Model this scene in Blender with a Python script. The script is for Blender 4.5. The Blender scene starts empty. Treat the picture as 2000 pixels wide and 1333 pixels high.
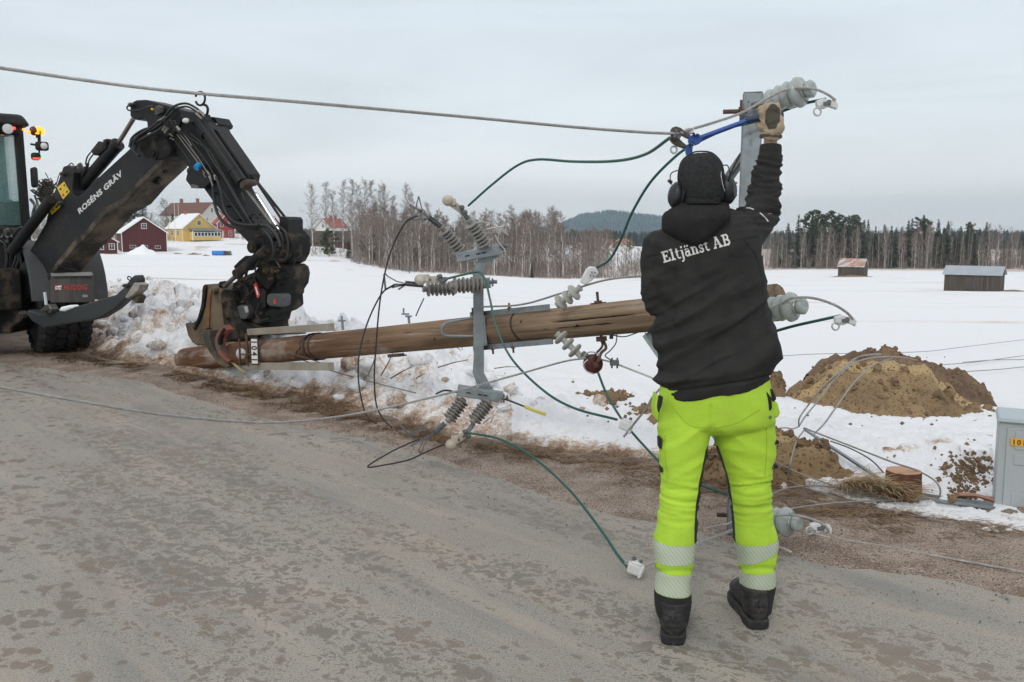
import bpy, bmesh, math, random
import numpy as np
from mathutils import Vector, Matrix, noise
from mathutils.bvhtree import BVHTree
from math import sin, cos, pi, radians, atan, atan2, sqrt, exp
random.seed(11)
S = bpy.context.scene
C = S.collection
# ---------------------------------------------------------------- camera
F, CH, HY = 1732.0, 1.52, 458.0          # focal length (photo px), eye height, horizon row
TH = atan((666.5-HY)/F)
cam = bpy.data.objects.new('camera', bpy.data.cameras.new('camera')); C.objects.link(cam)
cam.location = (0, 0, CH); cam.rotation_euler = (pi/2-TH, 0, 0)
cam.data.sensor_width = 36; cam.data.lens = F/2000*36; cam.data.clip_end = 20000; cam.data.clip_start = .05
S.camera = cam
# ---------------------------------------------------------------- world: thin bright overcast over a physical sky
w = bpy.data.worlds.new('World'); S.world = w; w.use_nodes = True
wn, wl_ = w.node_tree.nodes, w.node_tree.links
bg = wn['Background']
SUN_EL, SUN_ROT = radians(38), radians(200)
sky = wn.new('ShaderNodeTexSky'); sky.sky_type = 'NISHITA'; sky.sun_disc = False
sky.sun_elevation = SUN_EL; sky.sun_rotation = SUN_ROT
sc_ = wn.new('ShaderNodeVectorMath'); sc_.operation = 'SCALE'; sc_.inputs['Scale'].default_value = .11
wl_.new(sky.outputs[0], sc_.inputs[0])
tc = wn.new('ShaderNodeTexCoord'); sp = wn.new('ShaderNodeSeparateXYZ'); wl_.new(tc.outputs['Generated'], sp.inputs[0])
rampz = wn.new('ShaderNodeValToRGB'); wl_.new(sp.outputs['Z'], rampz.inputs[0])
cr = rampz.color_ramp
cr.elements[0].position = 0.0; cr.elements[0].color = (1.0, .98, .96, 1)
cr.elements[1].position = 1.0; cr.elements[1].color = (1.04, 1.04, 1.05, 1)
for p, c in ((.035, (1.0, 1.0, .99, 1)), (.11, (.87, .92, .95, 1)), (.24, (.80, .88, .935, 1)), (.45, (.88, .90, .93, 1))):
    e = cr.elements.new(p); e.color = c
mp = wn.new('ShaderNodeMapping'); mp.inputs['Scale'].default_value = (1.1, 1.1, 7.5); mp.inputs['Rotation'].default_value = (0.0, .12, .3)
wl_.new(tc.outputs['Generated'], mp.inputs[0])
nz = wn.new('ShaderNodeTexNoise'); nz.inputs['Scale'].default_value = 1.7; nz.inputs['Detail'].default_value = 5; nz.inputs['Roughness'].default_value = .52; nz.inputs['Distortion'].default_value = .5
wl_.new(mp.outputs[0], nz.inputs[0])
mrc = wn.new('ShaderNodeMapRange'); mrc.inputs['From Min'].default_value = .32; mrc.inputs['From Max'].default_value = .68
mrc.inputs['To Min'].default_value = .90; mrc.inputs['To Max'].default_value = 1.10; wl_.new(nz.outputs['Fac'], mrc.inputs[0])
mul = wn.new('ShaderNodeVectorMath'); mul.operation = 'SCALE'; wl_.new(rampz.outputs[0], mul.inputs[0]); wl_.new(mrc.outputs[0], mul.inputs['Scale'])
mx = wn.new('ShaderNodeMix'); mx.data_type = 'RGBA'; mx.inputs[0].default_value = .90
wl_.new(sc_.outputs[0], mx.inputs[6]); wl_.new(mul.outputs[0], mx.inputs[7]); wl_.new(mx.outputs[2], bg.inputs[0])
bg.inputs[1].default_value = 1.0
sun = bpy.data.objects.new('sun', bpy.data.lights.new('sun', 'SUN')); C.objects.link(sun)
sun.data.energy = .85; sun.data.angle = radians(12); sun.data.color = (1, .96, .9)
sd = Vector((sin(SUN_ROT)*cos(SUN_EL), cos(SUN_ROT)*cos(SUN_EL), sin(SUN_EL)))
sun.rotation_euler = sd.to_track_quat('Z', 'Y').to_euler()
vs = S.view_settings; vs.view_transform = 'Standard'; vs.look = 'None'; vs.gamma = 1; vs.use_curve_mapping = False; vs.exposure = 0.0
S.cycles.use_denoising = True; S.cycles.max_bounces = 5; S.cycles.diffuse_bounces = 3; S.cycles.glossy_bounces = 3
S.cycles.transmission_bounces = 4; S.cycles.volume_bounces = 0; S.cycles.transparent_max_bounces = 8
S.cycles.use_adaptive_sampling = True; S.cycles.adaptive_threshold = .01

# ---------------------------------------------------------------- measuring helpers
def ray(px, py):
    a = (px-1000)/F; b = (py-666.5)/F
    return Vector((a, cos(TH)-b*sin(TH), -sin(TH)-b*cos(TH)))
def W(px, py, Y):
    r = ray(px, py); t = Y/r.y; return Vector((r.x*t, Y, CH+r.z*t))
def G(px, py, z=0.0):
    r = ray(px, py); t = (z-CH)/r.z; return Vector((r.x*t, r.y*t, z))
def lerp(a, b, t): return a+(b-a)*t
def sstep(a, b, x):
    t = max(0, min(1, (x-a)/(b-a))); return t*t*(3-2*t)
def fbm(v, o=4): return noise.fractal(v, 1.0, 2.0, o)
# ---------------------------------------------------------------- materials
def mat(name, col, rough=.6, metal=0.0, var=0.0, vscale=4.0, col2=None, bump=0.0, bscale=30.0, stretch=(1,1,1), spec=.5, emit=None, lo=.35, hi=.65, sheen=0, alpha=None, detail=6):
    m = bpy.data.materials.new(name); m.use_nodes = True
    n, l = m.node_tree.nodes, m.node_tree.links; b = n['Principled BSDF']
    b.inputs['Base Color'].default_value = (*col, 1); b.inputs['Roughness'].default_value = rough
    b.inputs['Metallic'].default_value = metal; b.inputs['Specular IOR Level'].default_value = spec
    t = n.new('ShaderNodeTexCoord'); mpn = n.new('ShaderNodeMapping'); mpn.inputs['Scale'].default_value = stretch
    l.new(t.outputs['Object'], mpn.inputs[0])
    if col2 is None and var:
        col2 = tuple(c*(1-var) for c in col)
    if col2 is not None:
        nn = n.new('ShaderNodeTexNoise'); nn.inputs['Scale'].default_value = vscale; nn.inputs['Detail'].default_value = detail; nn.inputs['Roughness'].default_value = .62
        l.new(mpn.outputs[0], nn.inputs[0])
        r = n.new('ShaderNodeMapRange'); r.inputs[1].default_value = lo; r.inputs[2].default_value = hi; l.new(nn.outputs[0], r.inputs[0])
        x = n.new('ShaderNodeMix'); x.data_type = 'RGBA'; x.inputs[6].default_value = (*col, 1); x.inputs[7].default_value = (*col2, 1)
        l.new(r.outputs[0], x.inputs[0]); l.new(x.outputs[2], b.inputs['Base Color'])
    if bump:
        nb = n.new('ShaderNodeTexNoise'); nb.inputs['Scale'].default_value = bscale; nb.inputs['Detail'].default_value = 5
        l.new(mpn.outputs[0], nb.inputs[0])
        bu = n.new('ShaderNodeBump'); bu.inputs['Strength'].default_value = bump; bu.inputs['Distance'].default_value = .01
        l.new(nb.outputs[0], bu.inputs['Height']); l.new(bu.outputs[0], b.inputs['Normal'])
    if emit:
        b.inputs['Emission Color'].default_value = (*emit[0], 1); b.inputs['Emission Strength'].default_value = emit[1]
    if sheen: b.inputs['Sheen Weight'].default_value = sheen
    if alpha is not None: b.inputs['Alpha'].default_value = alpha
    return m
# ---------------------------------------------------------------- mesh builder
def spline(pts, n=8):
    P = [Vector(p) for p in pts]
    if len(P) < 3: return P
    P = [P[0]*2-P[1]]+P+[P[-1]*2-P[-2]]; out = []
    for i in range(1, len(P)-2):
        a, b, c, d = P[i-1:i+3]
        for k in range(n):
            t = k/n
            out.append(.5*((2*b)+(c-a)*t+(2*a-5*b+4*c-d)*t*t+(3*b-a-3*c+d)*t**3))
    out.append(P[-2]); return out
def frames(P):
    T = []
    for i in range(len(P)):
        t = P[min(i+1, len(P)-1)]-P[max(i-1, 0)]
        T.append(t.normalized() if t.length > 1e-9 else Vector((0, 0, 1)))
    u = T[0].cross(Vector((0, 0, 1)))
    if u.length < .05: u = T[0].cross(Vector((1, 0, 0)))
    u.normalize(); fr = []
    for t in T:
        u = u-t*u.dot(t); u.normalize(); fr.append((t, u.copy(), t.cross(u)))
    return fr
WL = {}
def wloc(o): return WL.get(o.name, Vector())
class MB:
    def __init__(s): s.v = []; s.f = []; s.m = []; s.cm = 0
    def add(s, vs_, fs):
        k = len(s.v); s.v += [Vector(p) for p in vs_]
        for f in fs: s.f.append([i+k for i in f]); s.m.append(s.cm)
        return s
    def box(s, c, size, ax=None, taper=1.0):
        c = Vector(c); hx, hy, hz = [q/2 for q in size]
        ax = ax or (Vector((1, 0, 0)), Vector((0, 1, 0)), Vector((0, 0, 1)))
        P = []
        for dz in (-1, 1):
            k = taper if dz > 0 else 1
            for dx, dy in ((-1, -1), (1, -1), (1, 1), (-1, 1)):
                P.append(c+ax[0]*dx*hx*k+ax[1]*dy*hy*k+ax[2]*dz*hz)
        return s.add(P, [(3, 2, 1, 0), (4, 5, 6, 7), (0, 1, 5, 4), (1, 2, 6, 5), (2, 3, 7, 6), (3, 0, 4, 7)])
    def bar(s, p0, p1, w_, h_, up=(0, 0, 1)):
        p0, p1 = Vector(p0), Vector(p1); t = (p1-p0); L = t.length; t.normalize(); up = Vector(up)
        x = t.cross(up)
        if x.length < .01: x = t.cross(Vector((1, 0, 0)))
        x.normalize(); y = x.cross(t)
        return s.box((p0+p1)/2, (w_, h_, L), (x, y, t))
    def tube(s, pts, r, n=8, cap=True, flat=1.0):
        P = [Vector(p) for p in pts]; fr = frames(P); k = len(s.v)
        R = r if isinstance(r, (list, tuple)) else [r]*len(P)
        vs_ = []
        for p, (t, u, b), q in zip(P, fr, R):
            for j in range(n):
                a = 2*pi*j/n; vs_.append(p+u*cos(a)*q+b*sin(a)*q*flat)
        fs = []
        for i in range(len(P)-1):
            for j in range(n):
                fs.append((i*n+j, i*n+(j+1) % n, (i+1)*n+(j+1) % n, (i+1)*n+j))
        if cap: fs += [tuple(range(n))[::-1], tuple((len(P)-1)*n+j for j in range(n))]
        return s.add(vs_, fs)
    def cyl(s, p0, p1, r0, r1=None, n=16): return s.tube([p0, p1], [r0, r0 if r1 is None else r1], n)
    def lathe(s, o, d, prof, n=20):       # profile [(along, radius)]
        o = Vector(o); d = Vector(d).normalized(); u = d.cross(Vector((0, 0, 1)))
        if u.length < .05: u = d.cross(Vector((1, 0, 0)))
        u.normalize(); b = d.cross(u); vs_ = []
        for a, r in prof:
            for j in range(n):
                q = 2*pi*j/n; vs_.append(o+d*a+(u*cos(q)+b*sin(q))*max(r, .0004))
        fs = []
        for i in range(len(prof)-1):
            for j in range(n): fs.append((i*n+j, i*n+(j+1) % n, (i+1)*n+(j+1) % n, (i+1)*n+j))
        fs += [tuple(range(n))[::-1], tuple((len(prof)-1)*n+j for j in range(n))]
        return s.add(vs_, fs)
    def prism(s, poly, vec):
        P = [Vector(p) for p in poly]; n = len(P); v = Vector(vec)
        nn = Vector()
        for i in range(n): nn += (P[i]-P[0]).cross(P[(i+1) % n]-P[0])
        if nn.dot(v) > 0: P = P[::-1]
        return s.add([*P, *[p+v for p in P]], [tuple(range(n)), tuple(range(2*n-1, n-1, -1))]+[((i+1) % n, i, n+i, n+(i+1) % n) for i in range(n)])
    def ball(s, c, r, ax=None, n=12, m=8):
        c = Vector(c); ax = ax or (Vector((1, 0, 0)), Vector((0, 1, 0)), Vector((0, 0, 1)))
        if not isinstance(r, (tuple, list)): r = (r, r, r)
        vs_ = []
        for i in range(m+1):
            p = pi*i/m
            for j in range(n):
                q = 2*pi*j/n
                rr = max(sin(p), .002)
                vs_.append(c+ax[0]*rr*cos(q)*r[0]+ax[1]*rr*sin(q)*r[1]+ax[2]*cos(p)*r[2])
        fs = [(i*n+j, (i+1)*n+j, (i+1)*n+(j+1) % n, i*n+(j+1) % n) for i in range(m) for j in range(n)]
        fs += [tuple(range(n)), tuple(m*n+j for j in range(n))[::-1]]
        return s.add(vs_, fs)
    def torus(s, c, nrm, R, r, n=20, m=8, a0=0, a1=2*pi):
        c = Vector(c); nrm = Vector(nrm).normalized(); u = nrm.cross(Vector((0, 0, 1)))
        if u.length < .05: u = nrm.cross(Vector((1, 0, 0)))
        u.normalize(); b = nrm.cross(u)
        pts = [c+(u*cos(lerp(a0, a1, i/n))+b*sin(lerp(a0, a1, i/n)))*R for i in range(n+1)]
        return s.tube(pts, r, m)
    def rope(s, pts, R, strands=6, pitch=None, n=5, seg=7):
        P = [Vector(p) for p in pts]; pitch = pitch or R*20
        d = [0]
        for i in range(1, len(P)): d.append(d[-1]+(P[i]-P[i-1]).length)
        L = d[-1]; N = max(4, int(L/pitch*seg)); Q = []; j = 0
        for i in range(N+1):
            x = L*i/N
            while j < len(P)-2 and d[j+1] < x: j += 1
            q = (x-d[j])/max(1e-9, d[j+1]-d[j]); Q.append(P[j].lerp(P[j+1], q))
        fr = frames(Q)
        s.tube(Q, R*.6, 6)
        for k in range(strands):
            c = []
            for i, (p, (t, u, b)) in enumerate(zip(Q, fr)):
                a = 2*pi*(k/strands+L*i/N/pitch); c.append(p+(u*cos(a)+b*sin(a))*R*.64)
            s.tube(c, R*.37, n)
        return s
    def build(s, name, mats, parent=None, smooth=True, label=None, loc=None, bevel=0, angle=40):
        if not isinstance(mats, (list, tuple)): mats = [mats]
        if parent is not None: o0 = wloc(parent)
        elif loc is not None: o0 = Vector(loc)
        else:
            A = np.array([tuple(p) for p in s.v]); o0 = Vector(((A[:, 0].min()+A[:, 0].max())/2, (A[:, 1].min()+A[:, 1].max())/2, A[:, 2].min()))
        me = bpy.data.meshes.new(name)
        me.from_pydata([tuple(p-o0) for p in s.v], [], s.f)
        for m_ in mats: me.materials.append(m_)
        if len(mats) > 1: me.polygons.foreach_set('material_index', s.m)
        if smooth:
            me.polygons.foreach_set('use_smooth', [True]*len(me.polygons))
            me.set_sharp_from_angle(angle=radians(angle))
        o = bpy.data.objects.new(name, me); C.objects.link(o)
        WL[o.name] = o0.copy()
        if parent is not None: o.parent = parent
        else: o.location = o0
        if label: o['label'] = label
        if bevel:
            b = o.modifiers.new('bevel', 'BEVEL'); b.width = bevel; b.segments = 2; b.limit_method = 'ANGLE'; b.angle_limit = radians(40)
        return o
def tag(o, label=None, cat=None, group=None, kind=None):
    if label: o['label'] = label
    if cat: o['category'] = cat
    if group: o['group'] = group
    if kind: o['kind'] = kind
    return o
def thing(name, label, cat, loc=(0, 0, 0), group=None):
    o = bpy.data.objects.new(name, None); C.objects.link(o); o.location = loc; o.empty_display_size = .2
    WL[o.name] = Vector(loc); return tag(o, label, cat, group)
def kids(o): return KID.get(o.name, [])
KID = {}
def reg(o, *ch): KID.setdefault(o.name, []).extend(ch); return o
def copy_tree(o, parent=None):
    c = o.copy(); C.objects.link(c); c.parent = parent
    for ch in KID.get(o.name, []): copy_tree(ch, c)
    return c
# ================================================================ LAND
# height of the land by bearing (columns) and distance (rows), metres
COLP = [-900, 0, 200, 450, 650, 800, 1100, 1500, 1900, 2900]
ROWR = [12, 20, 40, 83, 120, 190, 240, 300, 400, 800, 6000]
TAB = [
 [-.2, -.25, -.6, -1.4, -2.0, -2.2, .6, 1.5, 2, 3, 4],
 [-.2, -.25, -.7, -1.6, -2.2, -2.3, .4, 1.2, 2, 3, 4],
 [-.2, -.25, -.72, -1.8, -2.3, -2.4, .2, 1.2, 2, 3, 4],
 [-.2, -.3, -.8, -2.0, -2.6, -2.5, .1, 1.3, 1.8, 2, 3],
 [-.3, -.4, -1.0, -2.4, -3.1, -3.1, -1.7, -.6, -.5, 0, 1],
 [-.3, -.5, -1.2, -2.9, -4.0, -5.9, -5.4, -4.8, -4, -3, -2],
 [-.4, -.8, -1.8, -3.5, -4.8, -7.6, -7.0, -6.4, -5.9, -7, -5],
 [-.5, -1.2, -2.3, -3.7, -5.2, -7.2, -7.9, -8.4, -9, -10, -8],
 [-.5, -1.2, -2.3, -3.7, -5.2, -7.0, -7.8, -8.6, -9.5, -10, -8],
 [-.5, -1.2, -2.3, -3.7, -5.2, -7.0, -7.8, -8.6, -9.5, -10, -8]]
COLA = [atan((p-1000)/F) for p in COLP]
LR = [math.log(r) for r in ROWR]
def tab(x, y):
    r = max(12.0, sqrt(x*x+y*y)*cos(atan2(x, y)) if y > 0 else 12.0); a = atan2(x, max(y, .01))
    a = max(COLA[0], min(COLA[-1]-1e-6, a)); lr = max(LR[0], min(LR[-1]-1e-6, math.log(r)))
    i = max(k for k in range(len(COLA)-1) if COLA[k] <= a); j = max(k for k in range(len(LR)-1) if LR[k] <= lr)
    u = (a-COLA[i])/(COLA[i+1]-COLA[i]); v = (lr-LR[j])/(LR[j+1]-LR[j]); u = u*u*(3-2*u)*.5+u*.5
    return lerp(lerp(TAB[i][j], TAB[i][j+1], v), lerp(TAB[i+1][j], TAB[i+1][j+1], v), u)
# road edges (asphalt edge, snow edge), running from far left to near right
def edge_line(pp, pre, post): return [Vector(q) for q in pre]+[G(*p) for p in pp]+[Vector(q) for q in post]
ASPH = edge_line([(160, 728), (330, 762), (500, 812), (700, 852), (900, 905), (1130, 985), (1300, 1025), (1500, 1075), (1700, 1110), (2000, 1165)],
                 [(-40, 33, 0), (-14, 15.2, 0)], [(3.9, 1.9, 0), (7, -.6, 0), (22, -12, 0)])
SNOW = edge_line([(175, 697), (300, 717), (500, 765), (700, 812), (900, 858), (1100, 885), (1300, 912), (1500, 955), (1700, 985), (2000, 1030)],
                 [(-30, 52, 0), (-11, 21, 0), (-6.9, 14.0, 0)], [(5.0, 2.5, 0), (8, 0, 0), (23, -11.2, 0)])
def dense(line, step=.1):
    P = spline(line, 12); out = [P[0]]
    for p in P[1:]:
        while (p-out[-1]).length > step: out.append(out[-1]+(p-out[-1]).normalized()*step)
    return out
ASPD, SNWD = dense(ASPH, .08), dense(SNOW, .08)
_SN = np.array([(p.x, p.y) for p in SNWD]); _AS = np.array([(p.x, p.y) for p in ASPD])
def sdist(x, y, A=None):      # signed distance beyond the edge (field side positive)
    A = _SN if A is None else A
    d = (A[:, 0]-x)**2+(A[:, 1]-y)**2; i = int(d.argmin()); j = min(max(i, 1), len(A)-2)
    t = A[j+1]-A[j-1]; s = (t[0]*(y-A[j][1])-t[1]*(x-A[j][0]))
    return math.copysign(sqrt(d[i]), s), i
def land(x, y, s=None):
    if s is None: s = sdist(x, y)[0]
    if s <= -.3: return -.03
    z = tab(x, y)*sstep(-.3, 9, s) if sqrt(x*x+y*y) < 30 else tab(x, y)*(1 if s > 6 else sstep(-.3, 9, s))
    return z-.03*(1-sstep(-.3, 1.5, s))
# ---- snow field: one sheet to the horizon
def snow_material(far_streaks=False):
    m = bpy.data.materials.new('snow'); m.use_nodes = True; n, l = m.node_tree.nodes, m.node_tree.links; b = n['Principled BSDF']
    b.inputs['Roughness'].default_value = .75; b.inputs['Specular IOR Level'].default_value = .3
    t = n.new('ShaderNodeTexCoord'); at = n.new('ShaderNodeAttribute'); at.attribute_name = 'dirt'
    sk = n.new('ShaderNodeAttribute'); sk.attribute_name = 'stubble'
    n1 = n.new('ShaderNodeTexNoise'); n1.inputs['Scale'].default_value = 7; n1.inputs['Detail'].default_value = 9; n1.inputs['Roughness'].default_value = .7
    n2 = n.new('ShaderNodeTexNoise'); n2.inputs['Scale'].default_value = 38; n2.inputs['Detail'].default_value = 6; n2.inputs['Roughness'].default_value = .7
    l.new(t.outputs['Object'], n1.inputs[0]); l.new(t.outputs['Object'], n2.inputs[0])
    def math_(op, a, bb):
        q = n.new('ShaderNodeMath'); q.operation = op
        for i, x in enumerate((a, bb)):
            if isinstance(x, (int, float)): q.inputs[i].default_value = x
            else: l.new(x, q.inputs[i])
        return q.outputs[0]
    f = math_('ADD', at.outputs['Fac'], math_('MULTIPLY', math_('SUBTRACT', n1.outputs[0], .5), 1.5))
    if far_streaks:
        mm = n.new('ShaderNodeMapping'); mm.inputs['Scale'].default_value = (.035, .30, 1); mm.inputs['Rotation'].default_value = (0, 0, .06); l.new(t.outputs['Object'], mm.inputs[0])
        n3 = n.new('ShaderNodeTexNoise'); n3.inputs['Scale'].default_value = 1.0; n3.inputs['Detail'].default_value = 9; n3.inputs['Roughness'].default_value = .68; l.new(mm.outputs[0], n3.inputs[0])
        r3 = n.new('ShaderNodeMapRange'); r3.inputs[1].default_value = .53; r3.inputs[2].default_value = .70; r3.inputs[4].default_value = .62; l.new(n3.outputs[0], r3.inputs[0])
        cl = n.new('ShaderNodeMath'); cl.operation = 'ADD'; l.new(f, cl.inputs[0]); l.new(math_('MULTIPLY', r3.outputs[0], sk.outputs['Fac']), cl.inputs[1]); f = cl.outputs[0]
    f2 = math_('ADD', f, math_('MULTIPLY', math_('SUBTRACT', n2.outputs[0], .5), 1.1))
    cr_ = n.new('ShaderNodeValToRGB'); l.new(f2, cr_.inputs[0]); e = cr_.color_ramp.elements
    e[0].position = .28; e[0].color = (.83, .845, .865, 1); e[1].position = .95; e[1].color = (.15, .095, .06, 1)
    for p, c in ((.45, (.66, .59, .53, 1)), (.62, (.47, .36, .28, 1)), (.8, (.30, .205, .14, 1))):
        q = cr_.color_ramp.elements.new(p); q.color = c
    l.new(cr_.outputs[0], b.inputs['Base Color'])
    bu = n.new('ShaderNodeBump'); bu.inputs['Strength'].default_value = .6; bu.inputs['Distance'].default_value = .025
    l.new(n2.outputs[0], bu.inputs['Height']); l.new(bu.outputs[0], b.inputs['Normal'])
    return m
SNOWM = snow_material(); FIELDM = snow_material(True)
def set_attr(o, name, vals):
    a = o.data.attributes.new(name, 'FLOAT', 'POINT'); a.data.foreach_set('value', [float(v) for v in vals])
def build_ground():
    rs = [.6]+[1.2*1.075**k for k in range(0, 200) if 1.2*1.075**k < 7500]
    an = []; a = -pi
    while a < pi-1e-6:
        an.append(a); a += radians(.45) if -.62 < a < .62 else radians(4)
    na = len(an); mb = MB(); V = [Vector((0, 0, -.03))]; dirt = [0]
    for r in rs:
        for a in an:
            x, y = r*sin(a), r*cos(a); s = sdist(x, y)[0] if r < 60 else (50 if (y > 43.5-(x+40)*.9 or y > 60) else -50)
            if r >= 60 and y < -20: s = -50
            z = land(x, y, s) if s > -.3 or r < 60 else -.03
            d = 0
            if s > 1.0:
                z += noise.noise(Vector((x*.35, y*.35, 3)))*.05*min(1, s/6)+noise.noise(Vector((x*.02, y*.02, 9)))*.25*sstep(30, 90, r)
                # stubble rows and bare patches of the field
                q = fbm(Vector((x*.012+5, y*.09, 1)), 5)
                d = .30*sstep(.35, .75, q)*sstep(22, 45, r)
                u = 1000+F*x/max(y, 1)
                if 185 < r < 300 and u < 640: d += .5*sstep(.15, .5, fbm(Vector((x*.12, y*.05, 7)), 4))
                if 120 < r < 185 and 560 < u < 760: d += .7*sstep(.2, .5, fbm(Vector((x*.3, y*.1, 7)), 4))
                if r > 140 and 700 < u < 1330: d += .35*sstep(150, 175, r)*(1-sstep(245, 262, r))
                if r > 225 and u > 1480: d += .5*sstep(232, 245, r)
            V.append(Vector((x, y, z))); dirt.append(d)
    fs = [(0, 1+(j+1) % na, 1+j) for j in range(na)]
    for i in range(len(rs)-1):
        for j in range(na):
            a, b = 1+i*na+j, 1+i*na+(j+1) % na; fs.append((a, b, b+na, a+na))
    mb.add(V, fs); o = mb.build('ground', FIELDM, loc=(0, 0, 0)); tag(o, kind='structure'); set_attr(o, 'dirt', dirt); set_attr(o, 'stubble', [sstep(18, 45, sqrt(v.x*v.x+v.y*v.y)) for v in V])
    return o
build_ground()
# ---- near snow: ploughed bank at the left, thin crusty snow at the right
BANKU = [(-600, .25), (100, .34), (230, .42), (330, .50), (450, .50), (600, .44), (720, .40), (820, .34), (900, .20), (1000, .12), (1200, .08), (2600, .07)]
def bankh(u):
    for (a, h), (b, k) in zip(BANKU, BANKU[1:]):
        if a <= u <= b: return lerp(h, k, (u-a)/(b-a))
    return BANKU[0][1] if u < BANKU[0][0] else BANKU[-1][1]
def near_z(x, y, s):
    u = 1000+F*x/max(y, .5); H = bankh(u); zl = land(x, y, s)
    wd = 2.2 if u < 950 else 1.5
    prof = sstep(-.05, .30+H*1.2, s)*(1-sstep(wd*.6, wd*2.0, s)*.9)
    p = Vector((x, y, 0)); lump = 0
    d1 = noise.voronoi(p*1.55+Vector((0, 0, 4)))[0]; d2 = noise.voronoi(p*4.2+Vector((0, 0, 8)))[0]; d3 = noise.voronoi(p*10+Vector((0, 0, 1)))[0]
    l1 = sstep(.0, .5, d1[1]-d1[0]); l2 = sstep(0, .45, d2[1]-d2[0]); l3 = sstep(0, .5, d3[1]-d3[0])
    c1 = noise.cell(p*1.55); big = l1*(.25+.6*abs(noise.noise(p*.9)))*H*.9+l2*(.10+.16*abs(noise.noise(p*2.1+Vector((5, 0, 0)))))*min(1, H*2.2)+l3*.045*min(1, H*3+.2)
    nn = fbm(p*2.2, 5)*.05+fbm(p*9, 4)*.016
    edge = sstep(-.12, .12, s+fbm(p*1.7+Vector((3, 0, 0)), 4)*.16)
    far = 1-sstep(4.2, 6.4, s); edge *= 1-.65*sstep(1870, 1925, u)*(s < 1.2)
    z = zl+(edge*(.055+(.025 if u > 1480 else 0)+prof*(H*.62+big)+nn)+.012*fbm(p*14, 3)*edge)*(far)-.03*(1-edge)-.04*(1-far)
    return z, edge, u, H
def build_near_snow():
    us = [-150+4.4*i for i in range(556)]; ys = []; y = 3.3
    while y < 19: ys.append(y); y *= 1.0062
    V = []; D = []; K = {}; nu = len(us); SD = np.zeros((len(ys), nu))
    for j, y in enumerate(ys):
        for i, u in enumerate(us): SD[j, i] = sdist((u-1000)/F*y, y)[0]
    for j, y in enumerate(ys):
        for i, u in enumerate(us):
            s = SD[j, i]
            if not -.3 < s < 6.6: continue
            x = (u-1000)/F*y; z, e, u_, H = near_z(x, y, s)
            K[(j, i)] = len(V); V.append(Vector((x, y, z))); pp = Vector((x, y, 0))
            d = .78*(1-sstep(-.1, .30+.12*H+.14*fbm(pp*1.3, 3), s))
            d += (.30*sstep(-.1, .5, fbm(pp*.8, 4))*(1-sstep(1.5, 3.5, s)) if u < 1000 else .12*(1-sstep(.2, 1.4, s)))
            if u > 1480: d *= .28
            if u < 1000: d += .16*(1-sstep(2.0, 4.2, s))
            if u < 260: d += .30*(1-sstep(.8, 2.6, s))*(1-sstep(190, 260, u))
            if u > 1740 and u < 1960 and s > .25 and s < 3.0: d += .85*sstep(.0, .35, fbm(pp*.9+Vector((7, 1, 0)), 4)+.25*(1-abs(s-1.3)))
            D.append(d)
    fs = []
    for (j, i), k in K.items():
        q = [K.get((j, i+1)), K.get((j+1, i+1)), K.get((j+1, i))]
        if None not in q: fs.append((k, *q))
    mb = MB(); mb.add(V, fs)
    o = mb.build('snow_bank', SNOWM, loc=(0, 0, 0), angle=180); tag(o, kind='structure'); set_attr(o, 'dirt', D)
build_near_snow()
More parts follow.
